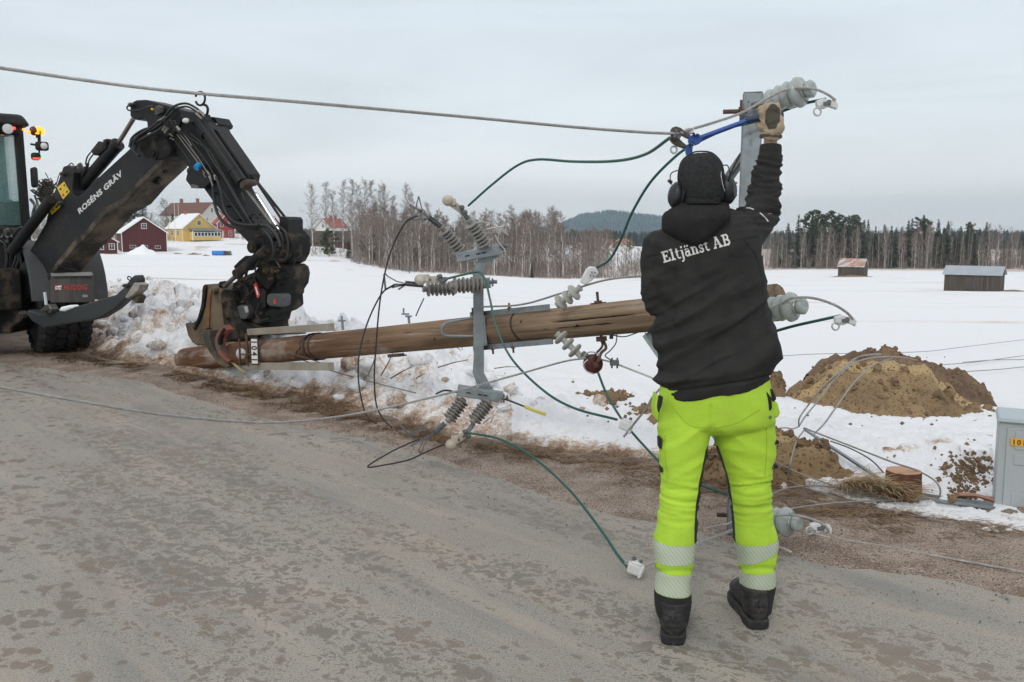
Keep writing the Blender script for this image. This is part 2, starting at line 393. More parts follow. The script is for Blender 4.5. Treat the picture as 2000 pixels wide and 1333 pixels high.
# ---- road
def speckle(m, scale, col, lo, hi):
    n, l = m.node_tree.nodes, m.node_tree.links; b = n['Principled BSDF']; src = b.inputs['Base Color'].links[0].from_socket
    t = n.new('ShaderNodeTexCoord'); q = n.new('ShaderNodeTexNoise'); q.inputs['Scale'].default_value = scale; q.inputs['Detail'].default_value = 2; l.new(t.outputs['Object'], q.inputs[0])
    r = n.new('ShaderNodeMapRange'); r.inputs[1].default_value = lo; r.inputs[2].default_value = hi; l.new(q.outputs[0], r.inputs[0]); x = n.new('ShaderNodeMix'); x.data_type = 'RGBA'; x.inputs[7].default_value = (*col, 1)
    l.new(r.outputs[0], x.inputs[0]); l.new(src, x.inputs[6]); l.new(x.outputs[2], b.inputs['Base Color'])
def road_material():
    m = bpy.data.materials.new('damp_asphalt'); m.use_nodes = True; n, l = m.node_tree.nodes, m.node_tree.links; b = n['Principled BSDF']
    t = n.new('ShaderNodeTexCoord')
    def N(sc, det, ro=.6, mapscale=(1, 1, 1), rot=0, dist=0):
        mm = n.new('ShaderNodeMapping'); mm.inputs['Scale'].default_value = mapscale; mm.inputs['Rotation'].default_value = (0, 0, rot); l.new(t.outputs['Object'], mm.inputs[0])
        q = n.new('ShaderNodeTexNoise'); q.inputs['Scale'].default_value = sc; q.inputs['Detail'].default_value = det; q.inputs['Roughness'].default_value = ro; q.inputs['Distortion'].default_value = dist
        l.new(mm.outputs[0], q.inputs[0]); return q.outputs[0]
    def R(x, a, b_, c=0., d=1.):
        q = n.new('ShaderNodeMapRange'); q.inputs[1].default_value = a; q.inputs[2].default_value = b_; q.inputs[3].default_value = c; q.inputs[4].default_value = d; l.new(x, q.inputs[0]); return q.outputs[0]
    def M(op, a, bb):
        q = n.new('ShaderNodeMath'); q.operation = op
        for i, x in enumerate((a, bb)):
            if isinstance(x, (int, float)): q.inputs[i].default_value = x
            else: l.new(x, q.inputs[i])
        return q.outputs[0]
    def X(f, a, bb):
        q = n.new('ShaderNodeMix'); q.data_type = 'RGBA'; l.new(f, q.inputs[0])
        for i, x in ((6, a), (7, bb)):
            if isinstance(x, tuple): q.inputs[i].default_value = (*x, 1)
            else: l.new(x, q.inputs[i])
        return q.outputs[2]
    base = X(R(N(.55, 5), .35, .65), (.318, .290, .243), (.240, .227, .200))
    base = X(R(N(230, 2, .5), .46, .66), base, (.42, .40, .365))
    base = X(R(N(120, 3, .6), .54, .68), base, (.11, .098, .085))
    base = X(M('MULTIPLY', R(N(1.3, 6, .65, (1, 1, 1), .8), .50, .68), .4), base, (.30, .245, .195))
    # blots of melt water, thrown up by tyres: clustered in tracks along the road
    al = n.new('ShaderNodeMapping'); al.inputs['Rotation'].default_value = (0, 0, .82); l.new(t.outputs['Object'], al.inputs[0])
    def NA(sc, det, st, ro=.6):
        mm = n.new('ShaderNodeMapping'); mm.inputs['Scale'].default_value = st; l.new(al.outputs[0], mm.inputs[0])
        q = n.new('ShaderNodeTexNoise'); q.inputs['Scale'].default_value = sc; q.inputs['Detail'].default_value = det; q.inputs['Roughness'].default_value = ro; l.new(mm.outputs[0], q.inputs[0]); return q.outputs[0]
    zone = R(NA(1.0, 5, (.28, 1.5, 1), .62), .42, .62)
    zone2 = R(NA(.55, 4, (.35, 1.1, 1), .6), .40, .60)
    wrp = n.new('ShaderNodeTexNoise'); wrp.inputs['Scale'].default_value = 16; wrp.inputs['Detail'].default_value = 4; l.new(t.outputs['Object'], wrp.inputs[0])
    wv_ = n.new('ShaderNodeVectorMath'); wv_.operation = 'SCALE'; wv_.inputs['Scale'].default_value = .12; l.new(wrp.outputs['Color'], wv_.inputs[0])
    wa = n.new('ShaderNodeVectorMath'); wa.operation = 'ADD'; l.new(al.outputs[0], wa.inputs[0]); l.new(wv_.outputs[0], wa.inputs[1])
    def drops(sc, rmax, z, off):
        mm = n.new('ShaderNodeMapping'); mm.inputs['Scale'].default_value = (.62, 1, 1); mm.inputs['Location'].default_value = (off, off*.7, 0); l.new(wa.outputs[0], mm.inputs[0])
        v = n.new('ShaderNodeTexVoronoi'); v.voronoi_dimensions = '2D'; v.inputs['Scale'].default_value = sc; l.new(mm.outputs[0], v.inputs[0])
        sp_ = n.new('ShaderNodeSeparateColor'); l.new(v.outputs['Color'], sp_.inputs[0])
        rad = M('MULTIPLY', M('MULTIPLY', sp_.outputs[0], sp_.outputs[1]), M('MULTIPLY', z, rmax)); return R(M('SUBTRACT', rad, v.outputs['Distance']), -.05, .09)
    wet = M('MAXIMUM', M('MAXIMUM', drops(24, 1.4, zone, 0), drops(14, .9, zone2, 3.1)), M('MAXIMUM', drops(42, 1.6, zone, 7.7), M('MULTIPLY', drops(7.5, .55, zone, 5.3), .75)))
    base = X(M('MULTIPLY', R(NA(2.2, 8, (.22, 2.4, 1), .68), .50, .66), .55), base, (.40, .35, .285))
    base = X(M('MULTIPLY', R(NA(1.4, 8, (.3, 1.8, 1), .68), .52, .68), .55), base, (.165, .165, .162))
    wcol = X(R(N(1.1, 4), .42, .6), (.152, .138, .112), (.178, .135, .095))
    col = X(M('MULTIPLY', wet, M('ADD', .50, M('MULTIPLY', N(9, 4), .5))), base, wcol)
    l.new(col, b.inputs['Base Color'])
    ro = R(wet, 0, 1, .82, .50); l.new(ro, b.inputs['Roughness']); b.inputs['Specular IOR Level'].default_value = .35
    bu = n.new('ShaderNodeBump'); bu.inputs['Strength'].default_value = .35; bu.inputs['Distance'].default_value = .004; l.new(N(170, 3), bu.inputs['Height']); l.new(bu.outputs[0], b.inputs['Normal'])
    return m
def side_normals(L, k=10):
    out = []
    for i in range(len(L)):
        t = (L[min(i+k, len(L)-1)]-L[max(i-k, 0)]).normalized(); q = Vector((-t.y, t.x, 0)); out.append(q if q.y > 0 or (q.x > .5) else -q)
    return out
def build_road():
    L = ASPD; nr = side_normals(L); V = []
    offs = [0, -.25, -1, -3, -6.5]
    for p, q in zip(L, nr):
        wob = fbm(Vector((p.x*2.3, p.y*2.3, 0)), 5)*.12
        for k, s in enumerate(offs): V.append(p+q*(s+(wob if k == 0 else 0)))
    n = len(offs); mb = MB(); mb.add([Vector((v.x, v.y, 0)) for v in V], [(i*n+j, i*n+j+1, (i+1)*n+j+1, (i+1)*n+j) for i in range(len(L)-1) for j in range(n-1)])
    o = mb.build('road', road_material(), loc=(0, 0, 0)); tag(o, kind='structure')
    if o.data.polygons[3].normal.z < 0: o.data.flip_normals()
build_road()
GRAV = mat('verge_gravel', (.325, .262, .21), .95, col2=(.195, .145, .105), vscale=3.5, bump=1.0, bscale=70, lo=.42, hi=.60, detail=9)
speckle(GRAV, 95, (.085, .06, .05), .55, .62); speckle(GRAV, 130, (.50, .40, .34), .58, .66)
def build_verge():
    L = [p for p in ASPD]; nr = side_normals(L); V = []; m_ = 22
    for p, q in zip(L, nr):
        d = abs(sdist(p.x, p.y)[0])+.45
        for k in range(m_+1):
            s = -.30+(d+.30)*k/m_; x, y = p.x+q.x*s, p.y+q.y*s; pp = Vector((x, y, 0))
            z = -.022+.026*sstep(-.22, .05, s+fbm(pp*2.3, 4)*.10)+(.016*fbm(pp*5, 4)+.010*fbm(pp*22, 3)+.012)*sstep(0, .3, s)
            V.append(Vector((x, y, z)))
    n = m_+1; mb = MB(); mb.add(V, [(i*n+j, (i+1)*n+j, (i+1)*n+j+1, i*n+j+1) for i in range(len(L)-1) for j in range(n-1)])
    o = mb.build('verge', GRAV, loc=(0, 0, 0), angle=180); tag(o, kind='structure')
    if o.data.polygons[3].normal.z < 0: o.data.flip_normals()
build_verge()
def verge_point(u0=100, u1=2100):
    while 1:
        i = random.randrange(len(ASPD)); p = ASPD[i]
        if p.y < 1 or not (u0 < 1000+F*p.x/p.y < u1): continue
        return i, p
NRM = side_normals(ASPD)
def scatter_verge():
    g = MB(); st = MB()
    for k in range(24000):
        i, p = verge_point(-100, 2300); d = abs(sdist(p.x, p.y)[0]); q = NRM[i]
        f = random.gauss(.78, .17); s = d*f
        if s < .05 or s > d+.45: continue
        if p.x/p.y > .30 and s > d*(.93 if p.x/p.y > .36 else .98): continue
        c = p+q*s+Vector((random.uniform(-.05, .05), random.uniform(-.05, .05), .012))
        if fbm(Vector((c.x*1.6, c.y*1.6, 2)), 3) < -.30: continue
        if c.y < 4.4 and random.random() < .3: continue
        if s > d: c.z += .05
        a = random.gauss(-.75, .6); L = random.uniform(.04, .16); w_ = random.uniform(.0014, .0030)
        t = Vector((cos(a), sin(a), random.uniform(0, .28)))*L; n_ = Vector((-sin(a), cos(a), 0))*w_
        mid = c+t*.5+Vector((0, 0, random.uniform(0, .012)))
        g.add([c-n_, c+n_, mid+n_, mid-n_, c+t], [(0, 1, 2, 3), (3, 2, 4)])
    tag(g.build('dry_grass', mat('straw', (.34, .225, .12), .9, col2=(.15, .09, .05), vscale=6), loc=(0, 0, 0), smooth=False), kind='stuff')
    for k in range(9000):
        i, p = verge_point(0, 2200); d = abs(sdist(p.x, p.y)[0]); q = NRM[i]
        s = random.uniform(-.02, 1)**1.0*d*.9 if random.random() < .9 else random.uniform(-.5, 0)
        c = p+q*s+Vector((random.uniform(-.06, .06), random.uniform(-.06, .06), 0)); r = random.uniform(.002, .0065); c.z = .006
        P = []
        for j in range(6):
            e = [(1, 0, 0), (-1, 0, 0), (0, 1, 0), (0, -1, 0), (0, 0, .7), (0, 0, -.7)][j]; P.append(c+Vector(e)*r*random.uniform(.6, 1.2))
        st.cm = random.randrange(3)
        st.add(P, [(0, 2, 4), (2, 1, 4), (1, 3, 4), (3, 0, 4), (2, 0, 5), (1, 2, 5), (3, 1, 5), (0, 3, 5)])
    tag(st.build('gravel', [mat('pebble_grey', (.30, .27, .25)), mat('pebble_red', (.30, .19, .15)), mat('pebble_dark', (.12, .10, .09))], loc=(0, 0, 0), smooth=False), kind='stuff')
scatter_verge()
def snow_chunks():
    r_ = random.Random(21); mb = MB(); D = []
    for k in range(900):
        p = SNWD[r_.randrange(len(SNWD))]
        if p.y < 4: continue
        u = 1000+F*p.x/p.y
        if not (120 < u < 1050) and r_.random() < .93: continue
        s = abs(r_.gauss(.35, .7))+.12; q = p+Vector((.6, .8, 0))*s+Vector((r_.uniform(-.05, .05), r_.uniform(-.05, .05), 0)); ss = sdist(q.x, q.y)[0]
        if ss < .15: continue
        R = min(.17, .028+abs(r_.gauss(0, .045)))*(1 if u < 900 else .6); z = near_z(q.x, q.y, ss)[0]; c = Vector((q.x, q.y, z+R*.25)); k0 = len(mb.v)
        sx, sy, sz = r_.uniform(.8, 1.35), r_.uniform(.8, 1.2), r_.uniform(.55, .9); sd_ = Vector((r_.uniform(0, 99), 0, 0)); ns, ms = 14, 9
        mb.ball(c, 1, n=ns, m=ms)
        for i in range(k0, len(mb.v)):
            e = mb.v[i]-c; f = R*(1+.45*noise.noise(e*1.3+sd_)+.22*noise.noise(e*3.1+sd_)+.08*noise.noise(e*8+sd_)); mb.v[i] = c+Vector((e.x*sx, e.y*sy, e.z*sz))*f
        dd = r_.uniform(.05, .42) if r_.random() < .75 else r_.uniform(.4, .7); D += [dd]*(len(mb.v)-k0)
    o = mb.build('snow_chunks', SNOWM, loc=(0, 0, 0), angle=180); tag(o, kind='stuff'); set_attr(o, 'dirt', D)
snow_chunks()
# ================================================================ BUILDINGS
def U(px, D, dz=0.0):          # point on the land at photo bearing px and distance D
    x = (px-1000)/F*D; return Vector((x, D, land(x, D, 50)+dz))
WHITEP = mat('white_paint', (.78, .78, .76), .6); GLASSD = mat('dark_window_glass', (.03, .035, .04), .12)
FALU = mat('falu_red_boards', (.105, .022, .022), .85, var=.35, vscale=.6, stretch=(6, 6, .3))
REDH = mat('bright_red_boards', (.32, .05, .04), .85); YEL = mat('yellow_boards', (.72, .50, .16), .8, var=.1, vscale=1)
CREAM = mat('cream_render', (.66, .66, .60), .85); SNOWR = mat('roof_snow', (.86, .87, .88), .7)
TILE_B = mat('brown_roof_tiles', (.20, .10, .075), .85, var=.3, vscale=2); TILE_R = mat('red_roof_tiles', (.42, .10, .08), .8, var=.2, vscale=2)
TILE_O = mat('orange_roof_tiles', (.45, .22, .16), .85, var=.3, vscale=2)
GREYW = mat('weathered_boards', (.055, .043, .034), .95, col2=(.115, .098, .082), vscale=1.2, stretch=(5, 5, .25), bump=.6, bscale=14)
TIN = mat('roof_tin', (.42, .46, .50), .5, metal=.3, var=.15, vscale=1.5); RUSTTIN = mat('rusty_roof_tin', (.50, .55, .58), .6, col2=(.42, .20, .11), vscale=.8, stretch=(.3, 2.5, 1), lo=.46, hi=.54)
BRICK = mat('chimney_brick', (.33, .13, .09), .9)
def house(name, label, cat, px, D, yaw, w_, d_, eave, ridge, wall, roof, wins=(), overhang=.35, trim=True, chimneys=(), side_wins=(), doors=(), z=None, group=None, roof_t=.14, base=0, gable_wins=()):
    c = U(px, D) if z is None else Vector(((px-1000)/F*D, D, z))
    T = thing(name, label, cat, c, group)
    cy, sy = cos(yaw), sin(yaw)
    def P(x, y, z_): return Vector((c.x+x*cy-y*sy, c.y+x*sy+y*cy, c.z+z_))
    X, Y = Vector((cy, sy, 0)), Vector((-sy, cy, 0)); Z = Vector((0, 0, 1)); h = w_/2
    m = MB()   # walls: gable prism from front (y=0) to back (y=d_)
    m.prism([P(-h, 0, -1.2), P(h, 0, -1.2), P(h, 0, eave), P(0, 0, ridge), P(-h, 0, eave)], Y*d_)
    m.build('wall', wall, T, smooth=False)
    r = MB(); sl = (ridge-eave)/h; o_ = overhang; zt = .06
    for s in (-1, 1):
        a, b = P(0, -o_, ridge+zt), P(s*(h+o_), -o_, eave-sl*o_+zt)
        r.prism([a, b, b+Z*roof_t, a+Z*roof_t], Y*(d_+2*o_))
    r.build('roof', roof, T, smooth=False)
    if trim:
        t = MB(); q = .11
        for s in (-1, 1):
            t.box(P(s*(h+.01), -.02, eave/2-.3), (q*1.4, .05, eave+.6), (X, Y, Z))
            a, b = P(0, -o_-.03, ridge+.02), P(s*(h+o_), -o_-.03, eave-sl*o_+.02)
            t.bar(a, b, q*.5, q*1.7, Z)
        t.build('trim', WHITEP, T, smooth=False)
    def window(cx, cz, ww, hh, face='f', y=0, cross=2):
        fr = MB(); gl = MB(); tt = .09*min(1, hh)
        if face == 'f': O, A, N_ = P(cx, 0, cz), X, -Y
        elif face == 'l': O, A, N_ = P(-h, cx, cz), -Y, -X
        else: O, A, N_ = P(h, cx, cz), Y, X
        ax = (A, N_, Z)
        for s in (-1, 1):
            fr.box(O+A*s*ww/2+N_*.035, (tt, .07, hh+tt), ax); fr.box(O+Z*s*hh/2+N_*.035, (ww-tt, .066, tt), ax)
        fr.box(O+N_*.03, (tt*.6, .05, hh-tt), ax)
        if cross > 1: fr.box(O+Z*hh*.12+N_*.028, (ww-tt, .045, tt*.5), ax)
        f = fr.build('window', WHITEP, T, smooth=False)
        gl.box(O+N_*.008, (ww-.02, .02, hh-.02), ax); gl.build('pane', GLASSD, f, smooth=False)
    for wv in wins: window(*wv)
    for wv in side_wins: window(*wv)
    for (cx, hh, ww, mt) in doors:
        dd = MB(); dd.box(P(cx, -.03, hh/2), (ww, .06, hh), (X, Y, Z)); dd.build('door', mt, T, smooth=False)
    for (cx, yy, hh) in chimneys:
        k = MB(); zz = ridge-abs(cx)*sl; k.box(P(cx, yy, zz+hh/2-.3), (.7, .7, hh+.6), (X, Y, Z)); k.box(P(cx, yy, zz+hh+.04), (.85, .85, .1), (X, Y, Z)); k.build('chimney', BRICK, T, smooth=False)
    return T, P, (X, Y, Z)
WN = []
house('red_hut', 'small dark red hut with two white windows and pinkish tiled roof beside the red barn', 'hut', 212, 178, .52, 4.1, 4.5, 2.5, 3.7, FALU, TILE_O,
      wins=[(-1.0, 1.45, 1.0, 1.15), (1.0, 1.45, 1.0, 1.15)], side_wins=[(1.5, 1.4, .8, 1.1, 'l')])
house('red_barn', 'large dark red gabled barn with snow edged roof and three low windows', 'barn', 287, 192, .50, 9.0, 12, 4.2, 7.4, FALU, SNOWR,
      wins=[(0, 5.6, 1.0, 1.1), (-2.4, 1.2, 1.15, .6, 'f', 0, 1), (0, 1.15, 1.15, .6, 'f', 0, 1), (2.6, 1.05, 1.15, .6, 'f', 0, 1)])
T, P, ax = house('yellow_house', 'yellow gabled house with snow covered roof and glazed white porch', 'house', 394, 236, .80, 9.2, 9.5, 3.2, 6.9, YEL, SNOWR,
      wins=[(.0, 4.6, 1.0, 1.2)], side_wins=[(2.5, 1.9, 1.0, 1.3, 'l'), (6, 1.9, 1.0, 1.3, 'l')], chimneys=[(0, 7, 1.0)])
m = MB(); m.box(P(1.0, -1.3, 1.1), (7.6, 2.6, 2.2), ax); m.build('porch', YEL, T, smooth=False)
m = MB(); m.prism([P(-3.1, 0, 3.0), P(-3.1, 0, 3.15), P(-3.1, -3.0, 2.62), P(-3.1, -3.0, 2.45)], ax[0]*8.3); m.build('porch_roof', mat('porch_felt', (.18, .22, .22), .8), T, smooth=False)
for k in range(8):
    f = MB(); c0 = P(-2.3+k*.92, -2.66, 1.6); f.box(c0, (.86, .08, 1.15), ax); f = f.build('window', WHITEP, T, smooth=False)
    g = MB(); g.box(c0-ax[1]*.045, (.62, .03, .85), ax); g.build('pane', GLASSD, f, smooth=False)
for s in (-3.2, 5.2):
    m = MB(); m.box(P(s, -2.7, 1.2), (.2, .2, 2.5), ax); m.build('porch_post', WHITEP, T, smooth=False)
house('white_house', 'big pale house with brown tiled roof and two chimneys behind the yellow house', 'house', 420, 272, 1.15, 9.5, 16, 6.6, 10.2, CREAM, TILE_B,
      wins=[(0, 8.0, .9, 1.3), (-2.2, 4.9, .9, 1.4), (2.2, 4.9, .9, 1.4)], side_wins=[(4, 5, .9, 1.4, 'l'), (9, 5, .9, 1.4, 'l'), (13, 5, .9, 1.4, 'l')], chimneys=[(0, 5.5, 1.3), (0, 12, 1.3)], trim=False)
house('red_house', 'red house with pink tiled roof partly hidden behind the black digging arm', 'house', 446, 262, .6, 5, 5, 4.2, 6.6, REDH, TILE_R,
      wins=[(-1.2, 3.8, .9, 1.3), (1.2, 3.8, .9, 1.3), (-1.2, 1.3, .9, 1.3), (1.2, 1.3, .9, 1.3)])
house('red_house', 'long red house with light red roof right of the digging arm cylinders', 'house', 540, 262, 1.25, 6, 7.5, 4.4, 6.8, REDH, TILE_R,
      wins=[(0, 3.6, 1, 1.3)], side_wins=[(2, 3.4, 1, 1.3, 'l'), (5.5, 3.4, 1, 1.3, 'l')])
house('white_house', 'pale yellow two storey house with bright red roof among the tall birches', 'house', 634, 300, -.5, 6.5, 9, 4.4, 7.2, CREAM, TILE_R,
      wins=[(-1.5, 1.6, .9, 1.3), (1.5, 1.6, .9, 1.3), (0, 4.8, .9, 1.1)], chimneys=[(0, 4, 1.1), (0, 6.5, 1.1)])
house('brown_barn', 'low brown barn with wide dark roof standing behind the green pine bush', 'barn', 706, 238, 1.35, 7, 15, 2.5, 5.2, mat('brown_boards', (.10, .05, .04), .9), mat('dark_roof', (.085, .06, .055), .9), trim=False)
house('far_cottage', 'tiny red roofed cottage beyond the birch wood, left of two', 'house', 1163, 430, .3, 9, 12, 3, 5.5, mat('brown_cottage', (.20, .09, .07), .9), TILE_O, trim=False, z=-6.2)
house('far_cottage', 'tiny cottage with wide red roof beyond the wood, right of two', 'house', 1232, 430, 1.35, 8, 14, 3, 5.5, CREAM, TILE_O, trim=False, z=-6.4)
def shed(label, px, D, w_, d_, eave, ridge, roof):
    T, P, ax = house('field_shed', label, 'shed', px, D, .93, w_, d_, eave, ridge, GREYW, roof, trim=False, overhang=.18, roof_t=.05, group='small sheds out in the snowy field')
    X, Y, Z = ax; m = MB()
    c = P(-w_/2-.03, d_*.5, eave*.45)
    m.box(c, (.05, d_*.22, eave*.8), ax); m.build('door', mat('grey_door_boards', (.11, .10, .09), .95, stretch=(5, 5, .3), var=.5), T, smooth=False)
    return T
shed('weathered board shed with plain blue grey tin roof, the nearer and larger one', 1957, 84, 2.6, 4.8, 1.45, 2.15, TIN)
shed('weathered shed with rust streaked tin roof in front of the right hand wood', 1689, 180, 3.2, 5.0, 1.9, 3.4, RUSTTIN)

# ================================================================ TREES
BIRCHB = mat('birch_bark', (.60, .57, .53), .9, col2=(.16, .13, .11), vscale=2.2, stretch=(1, 1, .35), lo=.48, hi=.60)
GREYBARK = mat('grey_bark', (.16, .13, .11), .95, var=.3)
TWIG = mat('bare_twigs', (.27, .228, .20), .95, var=.25, vscale=.5); TWIGR = mat('reddish_twigs', (.275, .215, .185), .95, var=.25, vscale=.5)
SPR = mat('spruce_needles', (.036, .055, .032), .9, col2=(.065, .085, .045), vscale=.8); PINE = mat('pine_needles', (.085, .115, .055), .9, col2=(.135, .155, .075), vscale=.9)
PINEB = mat('pine_bark', (.25, .13, .075), .9, var=.3)
rnd = random.Random(5)
def strip(mb, a, b, w0, w1, up=None):
    t = (b-a).normalized(); r = Vector((rnd.gauss(0, 1), rnd.gauss(0, 1), rnd.gauss(0, 1))); n = t.cross(r)
    if n.length < .01: return
    n.normalize(); mb.add([a-n*w0, a+n*w0, b+n*w1, b-n*w1], [(0, 1, 2, 3)])
def birch_proto(h, spread, lo, dens, bark, twig, fine=1.0, name='birch', droop=.15):
    T = bpy.data.objects.new(name, None); C.objects.link(T); WL[T.name] = Vector()
    tr = MB(); cr_ = MB(); P = [Vector((0, 0, -.3))]; r = []
    lean = Vector((rnd.gauss(0, .03), rnd.gauss(0, .03), 0)); n = 9
    for i in range(1, n+1):
        z = h*i/n; P.append(Vector((0, 0, z))+lean*z+Vector((rnd.gauss(0, .06), rnd.gauss(0, .06), 0))*sqrt(i))
    R0 = .011*h+.02
    tr.tube(P, [R0*(1-.9*i/n) for i in range(n+1)], 6)
    def at(z): 
        f = max(0, min(n-.001, z/h*n)); i = int(f); return P[i].lerp(P[i+1], f-i)
    nb = int(34*dens)
    for k in range(nb):
        z = h*lerp(lo, .97, (k+rnd.random())/nb); q = 1-z/h; L = spread*(.35+1.0*min(1, q*1.7))*rnd.uniform(.6, 1.15)*min(1, .5+.9*(z/h-lo+.1)*3)
        a = rnd.uniform(0, 2*pi); d = Vector((cos(a), sin(a), rnd.uniform(.7, 1.6))).normalized(); p = at(z); pts = [p]
        for i in range(4):
            d = (d+Vector((rnd.gauss(0, .16), rnd.gauss(0, .16), rnd.gauss(0, .12)))).normalized(); p = p+d*L/4; pts.append(p)
        b0 = R0*.32*(.4+q)
        tr.tube(pts, [b0, b0*.7, b0*.5, b0*.35, b0*.18], 4, cap=False)
        for i in range(int(13*dens)):
            f = rnd.uniform(.15, 1)*4; j = min(3, int(f)); s0 = pts[j].lerp(pts[j+1], f-j)
            e = (d+Vector((rnd.gauss(0, .7), rnd.gauss(0, .7), rnd.gauss(-droop, .5)))).normalized()
            s1 = s0+e*rnd.uniform(.3, .8)*(.4+.12*L); strip(cr_, s0, s1, .014*fine, .008*fine)
            for w in range(3):
                e2 = (e+Vector((rnd.gauss(0, .5), rnd.gauss(0, .5), rnd.gauss(-droop*2, .5)))).normalized()
                a0 = s0.lerp(s1, rnd.uniform(.3, 1)); strip(cr_, a0, a0+e2*rnd.uniform(.25, .65), .011*fine, .005*fine)
    a = tr.build('trunk', bark, T); b = cr_.build('crown', twig, T, smooth=False); reg(T, a, b); return T
def spruce_proto(h, R, name='spruce', needle=SPR, start=.05):
    T = bpy.data.objects.new(name, None); C.objects.link(T); WL[T.name] = Vector()
    tr = MB(); tr.cyl((0, 0, -.3), (0, 0, h*.98), .012*h+.03, .02, 6); cr_ = MB()
    z = h*start
    while z < h*.99:
        q = 1-z/h; L = R*(q**.8)*rnd.uniform(.8, 1.15)+.12; nb = 5+int(4*q+2)
        for k in range(nb):
            a = rnd.uniform(0, 2*pi); l = L*rnd.uniform(.65, 1.15); d = Vector((cos(a), sin(a), 0)); sd_ = Vector((-sin(a), cos(a), 0))
            p0 = Vector((0, 0, z)); steps = max(2, int(l/.28))
            for i in range(steps):
                f0, f1 = i/steps, (i+1)/steps
                def pt(f): return p0+d*l*f+Vector((0, 0, -.28*l*f+.22*l*f*f))
                c0, c1 = pt(f0), pt(f1); wd = (.08+.30*l*(1-f0)*.55)*rnd.uniform(.5, 1.2)
                for s in (-1, 1):
                    tip = c1+sd_*s*wd+Vector((0, 0, -rnd.uniform(.02, .22)))
                    cr_.add([c0, c1+d*.05, tip], [(0, 1, 2)])
                cr_.add([c0+Vector((0, 0, .03)), c1, c0.lerp(c1, .5)+Vector((0, 0, -rnd.uniform(.12, .35)))], [(0, 1, 2)])
        z += rnd.uniform(.16, .30)*(h/14)*1.1
    a = tr.build('trunk', GREYBARK, T); b = cr_.build('crown', needle, T, smooth=False); reg(T, a, b); return T
def pine_proto(h, R, lo, name='pine', dens=1.0, needle=PINE):
    T = bpy.data.objects.new(name, None); C.objects.link(T); WL[T.name] = Vector()
    tr = MB(); n = 7; P = [Vector((rnd.gauss(0, .05)*i, rnd.gauss(0, .05)*i, h*i/n-.2)) for i in range(n+1)]
    tr.tube(P, [.012*h*(1-.75*i/n)+.02 for i in range(n+1)], 7); cr_ = MB()
    for k in range(int(26*dens)):
        z = h*lerp(lo, .99, (k+.5)/(26*dens)); q = (1-z/h)/(1-lo); L = R*(.35+.75*sin(min(1, q*1.15+.12)*pi*.8))*rnd.uniform(.6, 1.1)
        a = rnd.uniform(0, 2*pi); p0 = Vector((P[-1].x*z/h, P[-1].y*z/h, z)); d = Vector((cos(a), sin(a), rnd.uniform(.05, .5))); tip = p0+d*L
        tr.tube([p0, p0.lerp(tip, .5)+Vector((0, 0, -.05)), tip], [.05, .035, .015], 4, cap=False)
        for c in range(int(6+4*L)):
            f = rnd.uniform(.35, 1.05); cc = p0.lerp(tip, f)+Vector((rnd.gauss(0, .22), rnd.gauss(0, .22), rnd.gauss(0, .14)))*(.4+L*.25)
            rr = rnd.uniform(.22, .5)*(.6+.13*R)
            for j in range(26):
                e = Vector((rnd.gauss(0, 1), rnd.gauss(0, 1), rnd.gauss(0, .7))).normalized(); a0 = cc+e*rr*rnd.uniform(.1, .6); a1 = cc+e*rr+Vector((0, 0, .05)); strip(cr_, a0, a1, .055, .012)
    a = tr.build('trunk', PINEB, T); b = cr_.build('crown', needle, T, smooth=False); reg(T, a, b); return T
B_TALL = [birch_proto(18, 3.1, .25, 1.45, BIRCHB, TWIG, 1.25) for _ in range(3)]
B_MID = [birch_proto(12, 1.9, .2, 1.0, BIRCHB, TWIGR, 1.15, droop=-.1) for _ in range(5)]
B_WIDE = [birch_proto(12, 3.6, .14, 1.3, GREYBARK, TWIG, 1.5, name='bare_tree') for _ in range(2)]
SP = [spruce_proto(14, r) for r in (2.3, 1.8, 2.0)]
PN = [pine_proto(15, 2.2, .34, dens=1.7), pine_proto(15, 1.9, .42, dens=1.7), pine_proto(6, 2.3, .05, 'pine', 1.5)]
used = set()
def plant(proto, px, D, h, label, cat, group=None, rz=None, base=None, wide=1.0):
    o = proto if proto.name not in used else copy_tree(proto)
    used.add(proto.name); p = U(px, D); H = {0: 18}.get(0)
    ph = HP[proto.data.name if proto.data else proto.name.split('.')[0]] if False else PH[proto.name]
    s = h/ph; o.location = p; o.scale = (s*wide, s*wide, s); o.rotation_euler = (0, 0, rnd.uniform(0, 6.28) if rz is None else rz)
    tag(o, label, cat, group); return o
PH = {}
for lst, h in ((B_TALL, 18), (B_MID, 12), (B_WIDE, 12), (SP, 14)):
    for o in lst: PH[o.name] = h
PH[PN[0].name] = PH[PN[1].name] = 15; PH[PN[2].name] = 6
def topy(px, D, y):            # height of a tree whose tip shows at photo row y
    return W(px, y, D).z-U(px, D).z
# tall birches standing round the pale house
for i, (px, y, D) in enumerate([(612, 360, 205), (640, 355, 210), (655, 372, 224), (672, 352, 215), (689, 350, 222), (703, 360, 212), (716, 352, 226), (733, 352, 214), (747, 362, 226), (760, 360, 210), (772, 382, 205), (796, 360, 212), (812, 376, 224), (835, 396, 205)]):
    plant(B_TALL[i % 3], px, D, topy(px, D, y), 'tall bare birch of the high row left of the pole switch, crown against the sky' if i not in (0,) else 'tall bare birch standing alone at the left end of the high row', 'birch', 'tall birches around the pale house' if i else None, wide=.85)
